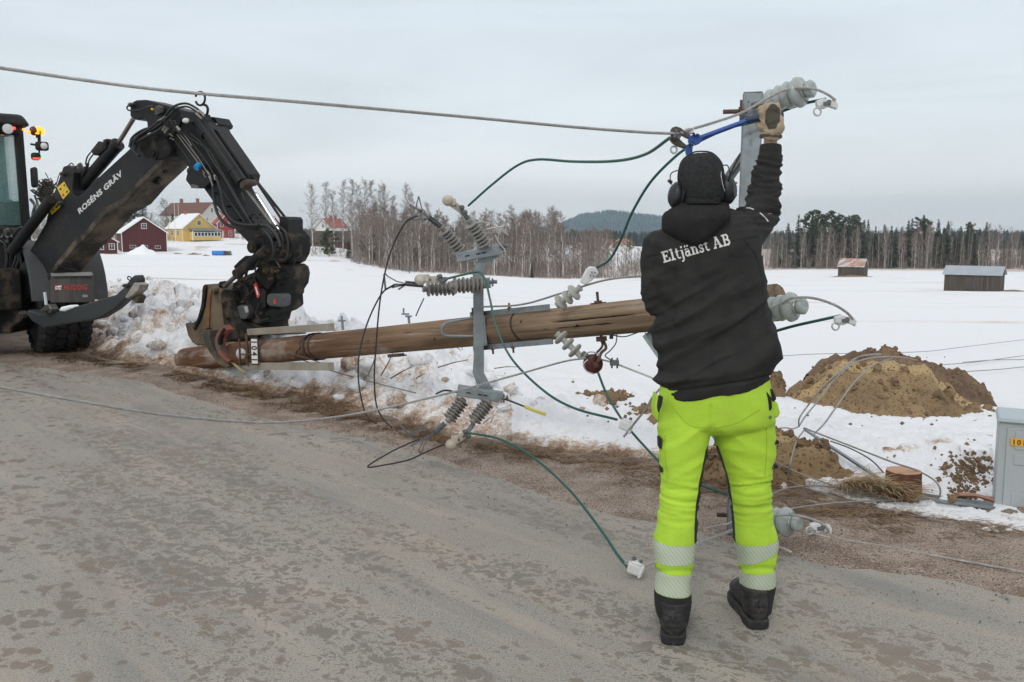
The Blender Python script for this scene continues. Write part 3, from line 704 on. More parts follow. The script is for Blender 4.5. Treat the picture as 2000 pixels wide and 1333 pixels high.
# birch wood in the middle
BL = {0: 'slender bare birch in the dense wood behind the lying pole'}
for k in range(188):
    px = rnd.uniform(690, 1312) if k % 5 else rnd.uniform(690, 900); D = rnd.uniform(168, 232) if px < 1150 else rnd.uniform(172, 240)
    if px > 1185 and rnd.random() < .62: continue
    y = 424+rnd.gauss(0, 12)+(12 if px > 1100 else 0)+(8 if 830 < px < 900 else 0)+(26 if px > 1185 else 0)
    if 955 < px < 1090 and rnd.random() < .4: y = 412+rnd.random()*12
    if px < 860: y -= rnd.random()*32*(860-px)/170
    if px > 1105: y = max(y, 446+rnd.random()*10)
    plant(rnd.choice(B_MID), px, D, max(5, topy(px, D, y)), BL[0], 'birch', 'birches of the middle wood')
plant(B_WIDE[0], 800, 150, topy(800, 150, 462), 'small white branched bare tree at the wood edge on the snow', 'tree', wide=1.1)
for px, y, D in ((900, 418, 175), (1095, 440, 180), (770, 430, 185), (1000, 430, 190)):
    plant(B_WIDE[1], px, D, topy(px, D, y), 'broad bare grey tree inside the middle wood', 'tree', 'broad bare trees in the middle wood')
plant(PN[2], 645, 188, topy(645, 188, 452), 'bushy dark green pine below the pale house', 'pine', wide=.9)
plant(SP[0], 683, 186, topy(683, 186, 468), 'small dark spruce right of the bushy pine', 'spruce', wide=1.2)
for px, y in ((728, 460), (822, 470)): plant(PN[2], px, 185, topy(px, 185, y), 'green pine half hidden among the birch trunks', 'pine', 'young pines in the birch wood')
plant(SP[1], 1039, 160, topy(1039, 160, 516), 'tiny spruce on the snow in front of the middle wood', 'spruce', wide=1.3)
for i, (px, y, D) in enumerate([(1120, 449, 260), (1148, 452, 280), (1185, 450, 300), (1200, 452, 290), (1228, 456, 310), (1265, 454, 320), (1290, 456, 300)]):
    plant(PN[i % 2], px, D, topy(px, D, y), 'pine in the thin row before the blue hill', 'pine', 'pines before the hill')
# left: trees behind the barn
plant(SP[0], 286, 250, topy(286, 250, 378), 'dark spruce with sharp tip behind the red barn', 'spruce', wide=1.15)
plant(PN[0], 262, 246, topy(262, 246, 386), 'tall green pine beside the sharp spruce behind the red barn', 'pine', wide=1.3)
plant(PN[1], 245, 243, topy(245, 243, 395), 'green pine partly covered by the digging arm behind the red barn', 'pine', wide=1.4)
plant(B_WIDE[0], 332, 262, topy(332, 262, 391), 'round crowned bare tree left of the white house', 'tree', wide=1.0)
plant(SP[2], 343, 262, topy(343, 262, 416), 'small spruce left of the white house', 'spruce', wide=1.4)
plant(B_TALL[1], 228, 222, topy(228, 222, 396), 'bare birch with pale trunk right above the small hut', 'birch')
for px, y, D in ((203, 420, 232), (190, 430, 240), (214, 412, 246), (298, 418, 255), (312, 436, 250), (318, 444, 240), (175, 436, 250), (150, 430, 260), (120, 425, 260), (248, 430, 238), (352, 452, 262), (425, 445, 250), (440, 440, 268), (60, 420, 260), (95, 430, 250), (20, 425, 260)):
    plant(rnd.choice(B_WIDE), px, D, topy(px, D, y), 'brown bare garden tree behind the red buildings', 'tree', 'bare garden trees at the farm')
for px, y, D in ((574, 448, 232), (160, 440, 235), (184, 447, 242)): plant(SP[1], px, D, topy(px, D, y), 'low dark spruce at the farm edge', 'spruce', 'spruces at the farm edge', wide=1.6)
for px in (357, 380): pass
# right wood
for i, (px, y) in enumerate([(1535, 434), (1555, 419), (1508, 458), (1520, 450), (1690, 426), (1682, 430), (1722, 437), (1736, 441), (1745, 443), (1768, 428), (1775, 424), (1845, 432), (1870, 440), (1906, 446), (1826, 427), (1800, 436), (1925, 452), (1884, 438), (1838, 444), (1705, 440)]):
    plant(SP[i % 3], px, 240+rnd.random()*25, topy(px, 252, y), 'dark pointed spruce in the wood edge right of the worker', 'spruce', 'spruces of the right hand wood', wide=1.0)
for i in range(70):
    px = rnd.uniform(1500, 2090); D = rnd.uniform(252, 300); plant(SP[i % 3], px, D, topy(px, D, rnd.uniform(442, 468)), 'dark pointed spruce in the wood edge right of the worker', 'spruce', 'spruces of the right hand wood', wide=1.25)
for i, (px, y) in enumerate([(1573, 418), (1582, 416), (1592, 414), (1602, 418), (1612, 413), (1622, 417), (1632, 415), (1642, 418), (1652, 417), (1662, 421), (1668, 422), (1587, 424), (1627, 424), (1797, 420), (1790, 424), (1805, 426), (1920, 432), (1888, 437), (1640, 426), (1600, 428)]):
    if i % 5 in (1, 3): plant(SP[i % 3], px, 255+rnd.random()*20, topy(px, 265, y), 'dark pointed spruce in the wood edge right of the worker', 'spruce', 'spruces of the right hand wood', wide=1.1)
    else: plant(PN[i % 2], px, 262+rnd.random()*30, topy(px, 275, y), 'tall green pine rising above the birches right of the worker', 'pine', 'pines of the right hand wood', wide=1.05)
for i in range(78):
    px = rnd.uniform(1505, 2090); D = rnd.uniform(240, 262); plant(rnd.choice(B_MID+B_TALL[:1]), px, D, topy(px, D, rnd.gauss(452, 10)+(4 if px > 1850 else 0)), 'pale trunked birch along the edge of the right hand wood', 'birch', 'birches of the right hand wood', wide=.8)
# ---- brushwood and thicket, too fine to count
def thicket():
    mb = MB()
    def shrub(p, h, n, sp):
        for i in range(n):
            a = rnd.uniform(0, 6.28); d = Vector((cos(a)*sp, sin(a)*sp, 1)).normalized(); q = p+Vector((rnd.gauss(0, .2), rnd.gauss(0, .2), -.1)); L = h*rnd.uniform(.5, 1)
            e = q+d*L; strip(mb, q, e, .022, .008)
            for k in range(4):
                f = q.lerp(e, rnd.uniform(.3, .95)); strip(mb, f, f+(d+Vector((rnd.gauss(0, .5), rnd.gauss(0, .5), rnd.gauss(0, .3)))).normalized()*L*.35, .012, .005)
    def sapling(p, h):
        mb.cm = 2 if rnd.random() < .35 else rnd.randrange(2)
        q = p; e = p+Vector((rnd.gauss(0, .04)*h, rnd.gauss(0, .04)*h, h)); strip(mb, q, e, .05, .012); strip(mb, q, e, .05, .012); mb.cm = rnd.randrange(2)
        for k in range(int(7+h*1.3)):
            f = rnd.uniform(.2, .97); a0 = q.lerp(e, f); a = rnd.uniform(0, 6.28); d = Vector((cos(a)*.6, sin(a)*.6, 1)).normalized(); a1 = a0+d*h*.16*(1.2-f); strip(mb, a0, a1, .016, .008)
            for w in range(3): b0 = a0.lerp(a1, rnd.uniform(.3, 1)); strip(mb, b0, b0+(d+Vector((rnd.gauss(0, .5), rnd.gauss(0, .5), rnd.gauss(0, .4))))*h*.045, .012, .006)
    for k in range(1500):
        px = rnd.uniform(690, 1345); D = rnd.uniform(160, 235)
        if px > 1185 and rnd.random() < .45: continue
        if px > 1290 and rnd.random() < (px-1290)/60: continue
        mb.cm = rnd.randrange(2)
        shrub(U(px, D), rnd.uniform(1.5, 4.5) if D > 172 else rnd.uniform(.8, 2.4), 7, .35)
        if k % 2 == 0 or px < 900: sapling(U(px, rnd.uniform(170, 245)), rnd.uniform(5, 10.5) if px < 1150 else rnd.uniform(3, 8))
    for k in range(260):
        px = rnd.uniform(1330, 1520); D = rnd.uniform(225, 330); sapling(U(px, D), rnd.uniform(4, 12))
    for k in range(600):
        px = rnd.uniform(1498, 2090); mb.cm = rnd.randrange(2); shrub(U(px, rnd.uniform(238, 262)), rnd.uniform(1, 5), 7, .3)
        if k % 3 == 0: sapling(U(px, rnd.uniform(236, 262)), rnd.uniform(6, 12))
    for k in range(420):
        px = rnd.uniform(60, 345); mb.cm = 0; shrub(U(px, rnd.uniform(232, 262)), rnd.uniform(1, 3.5), 8, .4)
        sapling(U(px, rnd.uniform(232, 275)), rnd.uniform(3, 8)*(1 if px < 300 else .7))
    for k in range(60):
        px = rnd.uniform(345, 560); shrub(U(px, rnd.uniform(243, 262)), rnd.uniform(1, 3), 8, .4)
    for k in range(130):
        px = rnd.uniform(560, 700); mb.cm = 0; shrub(U(px, rnd.uniform(183, 240)), rnd.uniform(.5, 2.0), 7, .5)
    tag(mb.build('brushwood', [TWIG, TWIGR, BIRCHB], loc=(0, 0, 0), smooth=False), kind='stuff')
thicket()
# ---- far forest and the hill
FARF = mat('far_forest', (.022, .036, .030), .95, col2=(.040, .05, .042), vscale=.02)
def hillz(px, D):
    y = None
    pts = [(1040, 452), (1085, 447), (1110, 434), (1135, 424), (1160, 419), (1185, 416), (1205, 417), (1225, 421), (1260, 424), (1300, 429), (1340, 438), (1400, 448), (1480, 455)]
    if px <= pts[0][0] or px >= pts[-1][0]: return 0
    for (a, p), (b, q) in zip(pts, pts[1:]):
        if a <= px <= b: y = lerp(p, q, (px-a)/(b-a)); break
    return max(0, (HY+6-y)/F*3000)
def cone(mb, p, h, r):
    a0 = rnd.uniform(0, 2); P = [p+Vector((cos(a0+k*2*pi/5)*r, sin(a0+k*2*pi/5)*r, 0)) for k in range(5)]+[p+Vector((0, 0, h))]
    mb.add(P, [(k, (k+1) % 5, 5) for k in range(5)])
def far():
    m = MB(); nx = 90; ny = 14; V = []
    for j in range(ny+1):
        D = 2500+j*100; k = sin(pi*j/ny)**1.2 if j else 0
        for i in range(nx+1):
            px = 1000+i*530/nx; V.append(Vector(((px-1000)/F*D, D, -14+(hillz(px, D)+14)*k+(noise.noise(Vector((i*.2, j*.3, 0)))*6*k))))
    m.add(V, [(j*(nx+1)+i, j*(nx+1)+i+1, (j+1)*(nx+1)+i+1, (j+1)*(nx+1)+i) for j in range(ny) for i in range(nx)])
    o = m.build('hill', FARF, loc=(0, 0, 0)); tag(o, kind='structure')
    t = MB()
    for k in range(5200):
        f = rnd.random(); q = rnd.randrange(len(V)-nx-2); a, b, c = V[q], V[q+1], V[q+nx+1]
        if abs(a.x-b.x) > 60: continue
        p = a+(b-a)*rnd.random()+(c-a)*rnd.random(); cone(t, p-Vector((0, 0, 2)), rnd.uniform(6, 11)*(1.6 if rnd.random() < .03 else 1), rnd.uniform(2.0, 3.4))
    for k in range(5200):
        px = rnd.uniform(-500, 2600); D = rnd.choice((700, 760, 850, 1000, 1300, 1500))*rnd.uniform(.97, 1.03)
        zb = tab((px-1000)/F*D, D); hh = rnd.uniform(9, 17)
        lim = 446+5*noise.noise(Vector((px*.006, D*.002, 0)))+(7 if 900 < px < 1450 else 0)+(6 if px > 1450 else 0)
        ztop = (HY-lim)/F*D+CH+rnd.uniform(-3, 1.5)
        cone(t, Vector(((px-1000)/F*D, D, ztop-hh)), hh, rnd.uniform(2, 3.6))
        if ztop-hh > zb: cone(t, Vector(((px-1000)/F*D, D, zb)), ztop-hh*.5-zb, rnd.uniform(2.5, 4))
    tag(t.build('far_forest', FARF, loc=(0, 0, 0), smooth=False), kind='stuff')
far()
# ---- small things round the farm
def lump(name, px, D, w_, h_, m_, label, cat, seed=0, d_=None):
    mb = MB(); c = U(px, D); n = 22; V = []
    for j in range(n+1):
        for i in range(n+1):
            x, y = (i/n-.5)*2, (j/n-.5)*2; r = sqrt(x*x+y*y); z = max(0, 1-r)**.8*h_*(1+.5*noise.noise(Vector((x*3, y*3, seed))))
            V.append(c+Vector((x*w_/2*1.2, y*(d_ or w_)/2*1.2, z-.15)))
    mb.add(V, [(j*(n+1)+i, j*(n+1)+i+1, (j+1)*(n+1)+i+1, (j+1)*(n+1)+i) for j in range(n) for i in range(n)])
    return tag(mb.build(name, m_, smooth=True, angle=180), label, cat)
SN2 = mat('clean_snow', (.86, .87, .88), .8, bump=.5, bscale=2); SOILD = mat('bare_brown_soil', (.17, .11, .07), .95, col2=(.30, .22, .14), vscale=1.5, bump=1, bscale=3)
lump('snow_heap', 280, 172, 5.6, 1.9, SN2, 'white snow heap in front of the red barn', 'snow heap', 3, 4)
lump('dirt_patch', 222, 173, 7.5, .35, SOILD, 'brown bare ground heap before the small red hut', 'dirt', 5, 3)
lump('dirt_patch', 382, 176, 2.9, .5, SOILD, 'low brown soil heap left of the blue tarpaulin', 'dirt', 6, 2)
lump('dirt_patch', 405, 168, 1.6, .4, SOILD, 'small brown soil lump nearest the blue tarpaulin', 'dirt', 7, 1.5)
lump('dirt_patch', 350, 180, 3.4, .4, SOILD, 'low brown soil streak right of the red barn', 'dirt', 8, 2)
lump('dirt_patch', 1665, 177, 8, .4, SOILD, 'strip of bare brown ground at the foot of the rusty roofed shed', 'dirt', 18, 3)
lump('dirt_patch', 1975, 84, 4, .2, SOILD, 'bare brown ground beside the nearer field shed', 'dirt', 19, 1.5)
BLUET = mat('blue_tarpaulin', (.03, .22, .62), .5, bump=.8, bscale=4)
T = thing('board_pile', 'dark board pile partly covered by a blue tarpaulin on the snow', 'board pile', U(436, 172))
c = U(436, 172); m = MB()
for k in range(4): m.box(c+Vector((rnd.uniform(-.1, .1), 0, .12+.2*k)), (3.4-.15*k, 1.6, .16))
m.build('boards', GREYW, T, smooth=False)
m = MB(); m.box(c+Vector((-.5, -.1, .5)), (2.3, 1.75, .75)); m.build('tarpaulin', BLUET, T, bevel=.08)
def post(name, label, cat, px, D, y, r, m_, group=None):
    p = U(px, D); mb = MB(); h = topy(px, D, y); mb.cyl(p-Vector((0, 0, .3)), p+Vector((0, 0, h)), r, r*.55, 8); mb.ball(p+Vector((0, 0, h)), r*1.2); return tag(mb.build(name, m_), label, cat, group)
post('flagpole', 'thin white flagpole in front of the yellow house', 'flagpole', 347.5, 225, 398, .07, WHITEP)
post('flagpole', 'taller thin white flagpole left of the white house', 'flagpole', 355, 255, 375, .06, WHITEP)
post('utility_post', 'grey wooden pole standing in the snow left of the tall birches', 'pole', 587, 210, 438, .12, GREYBARK)
post('utility_post', 'short pole in the snowy field behind the digging machine arm', 'pole', 618, 208, 462, .09, GREYBARK)
# small blue tractor by the hut
c = U(180, 183); T = thing('small_tractor', 'small dark tractor with orange parts parked left of the red hut', 'tractor', c)
RUB = mat('tyre_rubber', (.018, .018, .019), .9, var=.4, bump=.5, bscale=40)
m = MB(); m.box(c+Vector((0, 0, 1.0)), (.9, 2.6, .7)); m.build('body', mat('tractor_dark', (.03, .05, .06), .5), T, bevel=.06)
m = MB(); m.box(c+Vector((0, .5, 2.0)), (1.3, 1.2, 1.3), taper=.85); m.build('cab', mat('tractor_cab', (.05, .09, .09), .2), T, bevel=.05)
m = MB(); m.box(c+Vector((.3, -1.5, .6)), (1.6, .3, .4)); m.build('front_loader', mat('orange_paint', (.6, .12, .03), .5), T)
for s in (-1, 1):
    m = MB(); m.cyl(c+Vector((s*.55, .6, .65)), c+Vector((s*.9, .6, .65)), .65, n=18); m.build('wheel', RUB, T)
    m = MB(); m.cyl(c+Vector((s*.5, -.9, .4)), c+Vector((s*.75, -.9, .4)), .4, n=16); m.build('wheel', RUB, T)
# ================================================================ THE LYING UTILITY POLE AND ITS FITTINGS
GALV = mat('galvanised_steel', (.30, .335, .35), .5, metal=.55, var=.28, vscale=14, bump=.15, bscale=60)
GALVD = mat('dull_steel', (.19, .20, .205), .55, metal=.5, var=.4, vscale=20)
ALU = mat('aluminium', (.55, .55, .53), .42, metal=.6, var=.2, vscale=30)
STRAND = mat('aluminium_strand', (.46, .45, .43), .5, metal=.45, var=.3, vscale=40)
PORC = mat('grey_green_porcelain', (.37, .415, .395), .16, var=.08, vscale=6, spec=.6)
SILI = mat('grey_silicone_sheds', (.27, .26, .24), .6, var=.14, vscale=18); SILL = mat('pale_silicone_sheds', (.40, .40, .365), .6, var=.12, vscale=14)
CREAMM = mat('cream_plastic', (.60, .57, .50), .5, col2=(.40, .34, .25), vscale=9); WHITEC = mat('white_connector', (.72, .73, .72), .5, var=.12, vscale=20)
REDP = mat('red_brown_porcelain', (.085, .022, .020), .2); RUSTB = mat('rusty_bolt', (.13, .075, .05), .85, var=.4, vscale=40)
BLKR = mat('black_rubber', (.016, .016, .017), .55); GREENC = mat('green_cable_sheath', (.010, .098, .078), .42, var=.25, vscale=8)
PL0, PR0 = W(362, 702, 10.05), W(1250, 617, 5.0)
PD = (PR0-PL0).normalized()
PN_ = Vector((PD.y, -PD.x, 0)).normalized(); PN_ = PN_ if PN_.y < 0 else -PN_     # horizontal, towards the camera
PV = PN_.cross(PD); PV = PV if PV.z > 0 else -PV; PV.normalize()
def PA(px):                 # point on the pole axis seen at photo column px
    u = (px-1000)/F; t = (u*PL0.y-PL0.x)/(PD.x-u*PD.y); return PL0+PD*t
def PY(px): return PA(px).y
PEND = PA(1478)
def pole_wood():
    m = bpy.data.materials.new('weathered_pole_wood'); m.use_nodes = True; n, l = m.node_tree.nodes, m.node_tree.links; b = n['Principled BSDF']
    b.inputs['Roughness'].default_value = .85; b.inputs['Specular IOR Level'].default_value = .25
    t = n.new('ShaderNodeTexCoord')
    def N(sc, st, det=6, dist=0.0):
        mm = n.new('ShaderNodeMapping'); mm.inputs['Scale'].default_value = st; l.new(t.outputs['Object'], mm.inputs[0])
        q = n.new('ShaderNodeTexNoise'); q.inputs['Scale'].default_value = sc; q.inputs['Detail'].default_value = det; q.inputs['Roughness'].default_value = .62; q.inputs['Distortion'].default_value = dist; l.new(mm.outputs[0], q.inputs[0]); return q.outputs[0]
    def R(x, a, c):
        q = n.new('ShaderNodeMapRange'); q.inputs[1].default_value = a; q.inputs[2].default_value = c; l.new(x, q.inputs[0]); return q.outputs[0]
    def X(f, a, c):
        q = n.new('ShaderNodeMix'); q.data_type = 'RGBA'; l.new(f, q.inputs[0])
        for i, x in ((6, a), (7, c)):
            if isinstance(x, tuple): q.inputs[i].default_value = (*x, 1)
            else: l.new(x, q.inputs[i])
        return q.outputs[2]
    s = n.new('ShaderNodeSeparateXYZ'); l.new(t.outputs['Object'], s.inputs[0])
    g = R(s.outputs['X'], 2.4, 6.3)
    c1 = X(g, (.20, .100, .050), (.28, .205, .135)); c2 = X(g, (.10, .048, .028), (.17, .115, .073))
    c = X(R(N(2.6, (.30, 3.2, 3.2), 9), .42, .60), c1, c2); c = X(R(N(12, (.09, 4.2, 4.2), 6), .50, .72), c, (.075, .052, .038)); c = X(R(N(9, (.10, 5, 5), 6), .60, .74), c, (.42, .36, .29))
    c = X(R(N(5, (.22, 6, 6), 9), .64, .78), c, (.085, .055, .038))
    c = X(R(N(2.2, (.6, 1.3, 1.3), 5), .56, .72), c, (.36, .31, .26))
    at = n.new('ShaderNodeAttribute'); at.attribute_name = 'crack'; c = X(R(at.outputs['Fac'], .25, .6), c, (.02, .013, .009))
    at2 = n.new('ShaderNodeAttribute'); at2.attribute_name = 'raw'; c = X(R(at2.outputs['Fac'], .3, .8), c, (.42, .16, .05))
    l.new(c, b.inputs['Base Color'])
    bu = n.new('ShaderNodeBump'); bu.inputs['Strength'].default_value = .45; bu.inputs['Distance'].default_value = .004; l.new(N(7, (.18, 9, 9), 8), bu.inputs['Height']); l.new(bu.outputs[0], b.inputs['Normal'])
    return m
POLE = thing('utility_pole', 'long weathered wooden power pole lying on its side with crossarm and insulators attached', 'utility pole', PL0)
def shaft():
    L = (PEND-PL0).length+.12; nx, na = 430, 64; V = []; crack = []; raw = []
    xs = [L*i/nx for i in range(nx+1)]
    M = Matrix((PD, -PN_, PV)).transposed() if PD.cross(-PN_).dot(PV) > 0 else Matrix((PD, PN_, PV)).transposed()
    yaxis = M.col[1]; toward = -1 if yaxis.dot(PN_) < 0 else 1       # local y sign facing the camera
    def xl(px): return (PA(px)-PL0).dot(PD)
    cracks = [(xl(1035), xl(1345), .16, .012, .011), (xl(700), xl(900), .42, .003, .0035), (xl(960), xl(1230), -.55, .003, .0035), (xl(600), xl(780), .25, .003, .003), (xl(1080), xl(1300), -.28, .003, .0035)]
    knots = [(xl(1218), .10, .011), (xl(1148), -.18, .012), (xl(1040), .35, .009), (xl(870), -.25, .009), (xl(740), .05, .009), (xl(1000), -.4, .008), (xl(1100), .45, .007), (xl(650), .2, .010)]
    for x in xs:
        R0 = lerp(.128, .094, x/7.2)*(1+.012*noise.noise(Vector((x*1.1, 0, 0))))
        for j in range(na):
            a = 2*pi*j/na; y, z = toward*cos(a), sin(a); el = math.asin(max(-1, min(1, z))) if cos(a) > 0 else 9
            r = R0+.0035*noise.noise(Vector((x*.7, y*3, z*3)))+.0016*noise.noise(Vector((x*1.6, y*14, z*14)))
            ck = 0; rw = 0
            if el < 9:
                for (x0, x1, e0, dep, wid) in cracks:
                    if x0 < x < x1:
                        w_ = wid/R0*sin(pi*(x-x0)/(x1-x0))**.5*(.55+.5*noise.noise(Vector((x*5, e0, 1)))+.2); ee = e0+.06*noise.noise(Vector((x*1.7, e0*9, 0)))+.02*noise.noise(Vector((x*9, e0*9, 0)))
                        q = max(0, 1-abs(el-ee)/max(.012, w_)); ck = max(ck, q); r -= dep*min(1, q*1.6)
                        if dep > .015 and xl(1222) < x < xl(1280) and q > .1 and noise.noise(Vector((x*14, el*14, 0))) > .0: rw = .8
                for (kx, ke, kr) in knots:
                    dd = sqrt((x-kx)**2+((el-ke)*R0)**2)/kr
                    if dd < 1.6: r += .003*max(0, 1-abs(dd-1)*2); ck = max(ck, .8 if .45 < dd < .75 else 0); rw = max(rw, .42 if dd < .45 else 0)
            V.append(Vector((x, y*r, z*r))); crack.append(ck); raw.append(rw)
    n = na; fs = [(i*n+j, i*n+(j+1) % n, (i+1)*n+(j+1) % n, (i+1)*n+j) for i in range(nx) for j in range(n)]
    fs += [tuple(range(n))[::-1], tuple(nx*n+j for j in range(n))]
    if toward > 0: pass
    mb = MB(); mb.add(V, fs); WL['__z'] = Vector()
    o = mb.build('shaft', pole_wood(), loc=(0, 0, 0), angle=60); o.parent = POLE; o.location = (0, 0, 0); o.rotation_euler = M.to_euler()
    WL[o.name] = PL0.copy(); set_attr(o, 'crack', crack); set_attr(o, 'raw', raw)
    bm = bmesh.new(); bm.from_mesh(o.data); bmesh.ops.recalc_face_normals(bm, faces=bm.faces); bm.to_mesh(o.data); bm.free()
shaft()
# crossarm with its two braces
CT, CB = W(1471, 182, 4.45), W(1438, 1044, 4.33)
CX = (CT-CB).normalized()
m = MB(); ux = CX.cross(Vector((0, 1, 0))).normalized()
front = Vector((-.25, -1, 0)).normalized(); front = (front-CX*front.dot(CX)).normalized(); side = CX.cross(front).normalized()
if side.x < 0: side = -side
c0 = (CT+CB)/2; L = (CT-CB).length
m.box(c0, (.088, .010, L), (side, front, CX)); m.box(c0-side*.046-front*.035, (.006, .075, L), (side, front, CX)); m.box(c0+side*.046-front*.035, (.006, .075, L), (side, front, CX))
m.box(CT-front*.035+CX*.004, (.09, .075, .006), (side, front, CX))
xarm = m.build('crossarm', GALV, POLE, bevel=.003)
for (a, b, yb, ya) in (((1462, 292), (1262, 578), 4.5, 4.95), ((1438, 905), (1262, 652), 4.42, 4.95)):
    m = MB(); p, q = W(a[0], a[1], yb), W(b[0], b[1], ya); m.bar(p, q, .052, .007, front); m.bar(p+front*.0, q, .006, .045, front); m.build('brace', GALV, POLE, bevel=.002)
for px, py in ((1447, 218), (1433, 1008)):
    m = MB(); p = W(px, py, 4.42); m.cyl(p+side*.03, p-side*.085, .011, n=10); m.cyl(p+side*.005, p-side*.012, .022, n=6); m.box(p-side*.0, (.012, .06, .10), (side, front, CX)); m.build('bolt', RUSTB, POLE)
m = MB()
for px, py in ((1462, 200), (1465, 262), (1440, 880)):
    m.cyl(W(px, py, 4.40), W(px, py, 4.37), .006, n=8)
m.build('rivets', GALVD, POLE)
def pin_insulator(px, py, Y, ang=0):
    p = W(px, py, Y); d = PD.copy()
    prof = [(0, .022), (.02, .030), (.028, .055), (.04, .064), (.056, .060), (.066, .050), (.074, .060), (.088, .071), (.104, .066), (.112, .055), (.120, .066), (.136, .077), (.152, .070), (.158, .056), (.166, .070), (.186, .086), (.202, .080), (.210, .046), (.218, .036), (.228, .036), (.236, .047), (.254, .049), (.262, .040), (.266, .020), (.258, .004)]
    prof = [(a_, r_*.84) for a_, r_ in prof]
    o = MB().lathe(p, d, prof, 32).build('pin_insulator', PORC, POLE, angle=60)
    mb = MB(); mb.torus(p+d*.223, d, .034, .0045, 26, 6); mb.torus(p+d*.214, d+Vector((0, 0, .25)), .036, .0035, 26, 6); w_ = mb.build('tie_wire', ALU, o)
    k = MB(); k.cyl(p-d*.06, p+d*.03, .016, n=10); k.build('pin', GALVD, o)
    return p+d*.22
INS = [pin_insulator(1491, 201, 4.36), pin_insulator(1478, 606, 4.34), pin_insulator(1470, 1012, 4.28)]
# ---- the switch: bent carrier bar, clamp and three units
def plate_px(mb, pts, Y, th): return mb.prism([W(x, y, Y) for x, y in pts], Vector((0, th, 0)))
m = MB(); plate_px(m, [(958, 494), (946, 500), (930, 513), (923, 532), (924, 560), (925, 700), (923, 728), (930, 748), (941, 768), (968, 768), (955, 748), (945, 728), (945, 700), (944, 560), (943, 536), (949, 520), (962, 508), (975, 502)], 5.87, .012)
plate_px(m, [(930, 513), (923, 532), (924, 560), (925, 700), (923, 728), (930, 748), (933, 748), (926, 728), (928, 700), (927, 560), (926, 532), (933, 513)], 5.88, .065)
plate_px(m, [(945, 728), (945, 700), (944, 560), (943, 536), (941, 536), (942, 560), (943, 700), (943, 728)], 5.88, .065)
m.build('switch_carrier_bar', GALV, POLE, bevel=.002)
m = MB(); m.tube(spline([W(924, 621, 5.9), W(885, 628, 5.88), W(868, 634, 5.86), W(863, 645, 5.86), W(868, 655, 5.86), W(885, 657, 5.88), W(924, 657, 5.9)], 6), .009, 8); m.build('bow_handle', GALV, POLE)
m = MB()
for vy, yy in ((.115, 597), (-.115, 668)):
    a, b = PA(935)+PV*vy+PN_*.06, PA(1090)+PV*(vy*.93)+PN_*.06; m.bar(a, b, .012, .035, PV)
m.build('clamp_rail', GALV, POLE)
m = MB(); p = PA(962)+PN_*.105; m.box(p, (.11, .010, .20), (PD, PN_, PV)); m.box(p-PD*.055-PN_*.03, (.008, .07, .20), (PD, PN_, PV)); m.build('clamp_plate', GALV, POLE, bevel=.003)
for px, vy in ((950, -1), (972, -1), (1012, -1), (1012, 1), (940, 1)):
    m = MB(); p = PA(px)+PV*vy*.118+PN_*.06; m.cyl(p-PV*vy*.02, p+PV*vy*.045, .007, n=8); m.cyl(p, p+PV*vy*.016, .015, n=6); m.build('bolt', RUSTB, POLE)
def post_insulator(a, b, n_, R, mt, parent, r0=None):
    d = (b-a); L = d.length; prof = [(0, R*.42), (L*.05, R*.42), (L*.06, R*.36)]; r0 = r0 or R*.36
    for k in range(n_):
        t = L*(.09+.84*k/n_); st = L*.84/n_; RR = R if k % 2 == 0 else R*.90
        prof += [(t, r0), (t+st*.16, RR*.97), (t+st*.30, RR), (t+st*.42, RR*.93), (t+st*.55, r0*1.05), (t+st*.9, r0)]
    prof += [(L*.94, R*.36), (L*.95, R*.42), (L, R*.42)]
    return MB().lathe(a, d, prof, 26).build('insulator', mt, parent, angle=50)
def dirpx(a, b, Y, Y2=None): return W(*a, Y), W(*b, Y2 or Y)
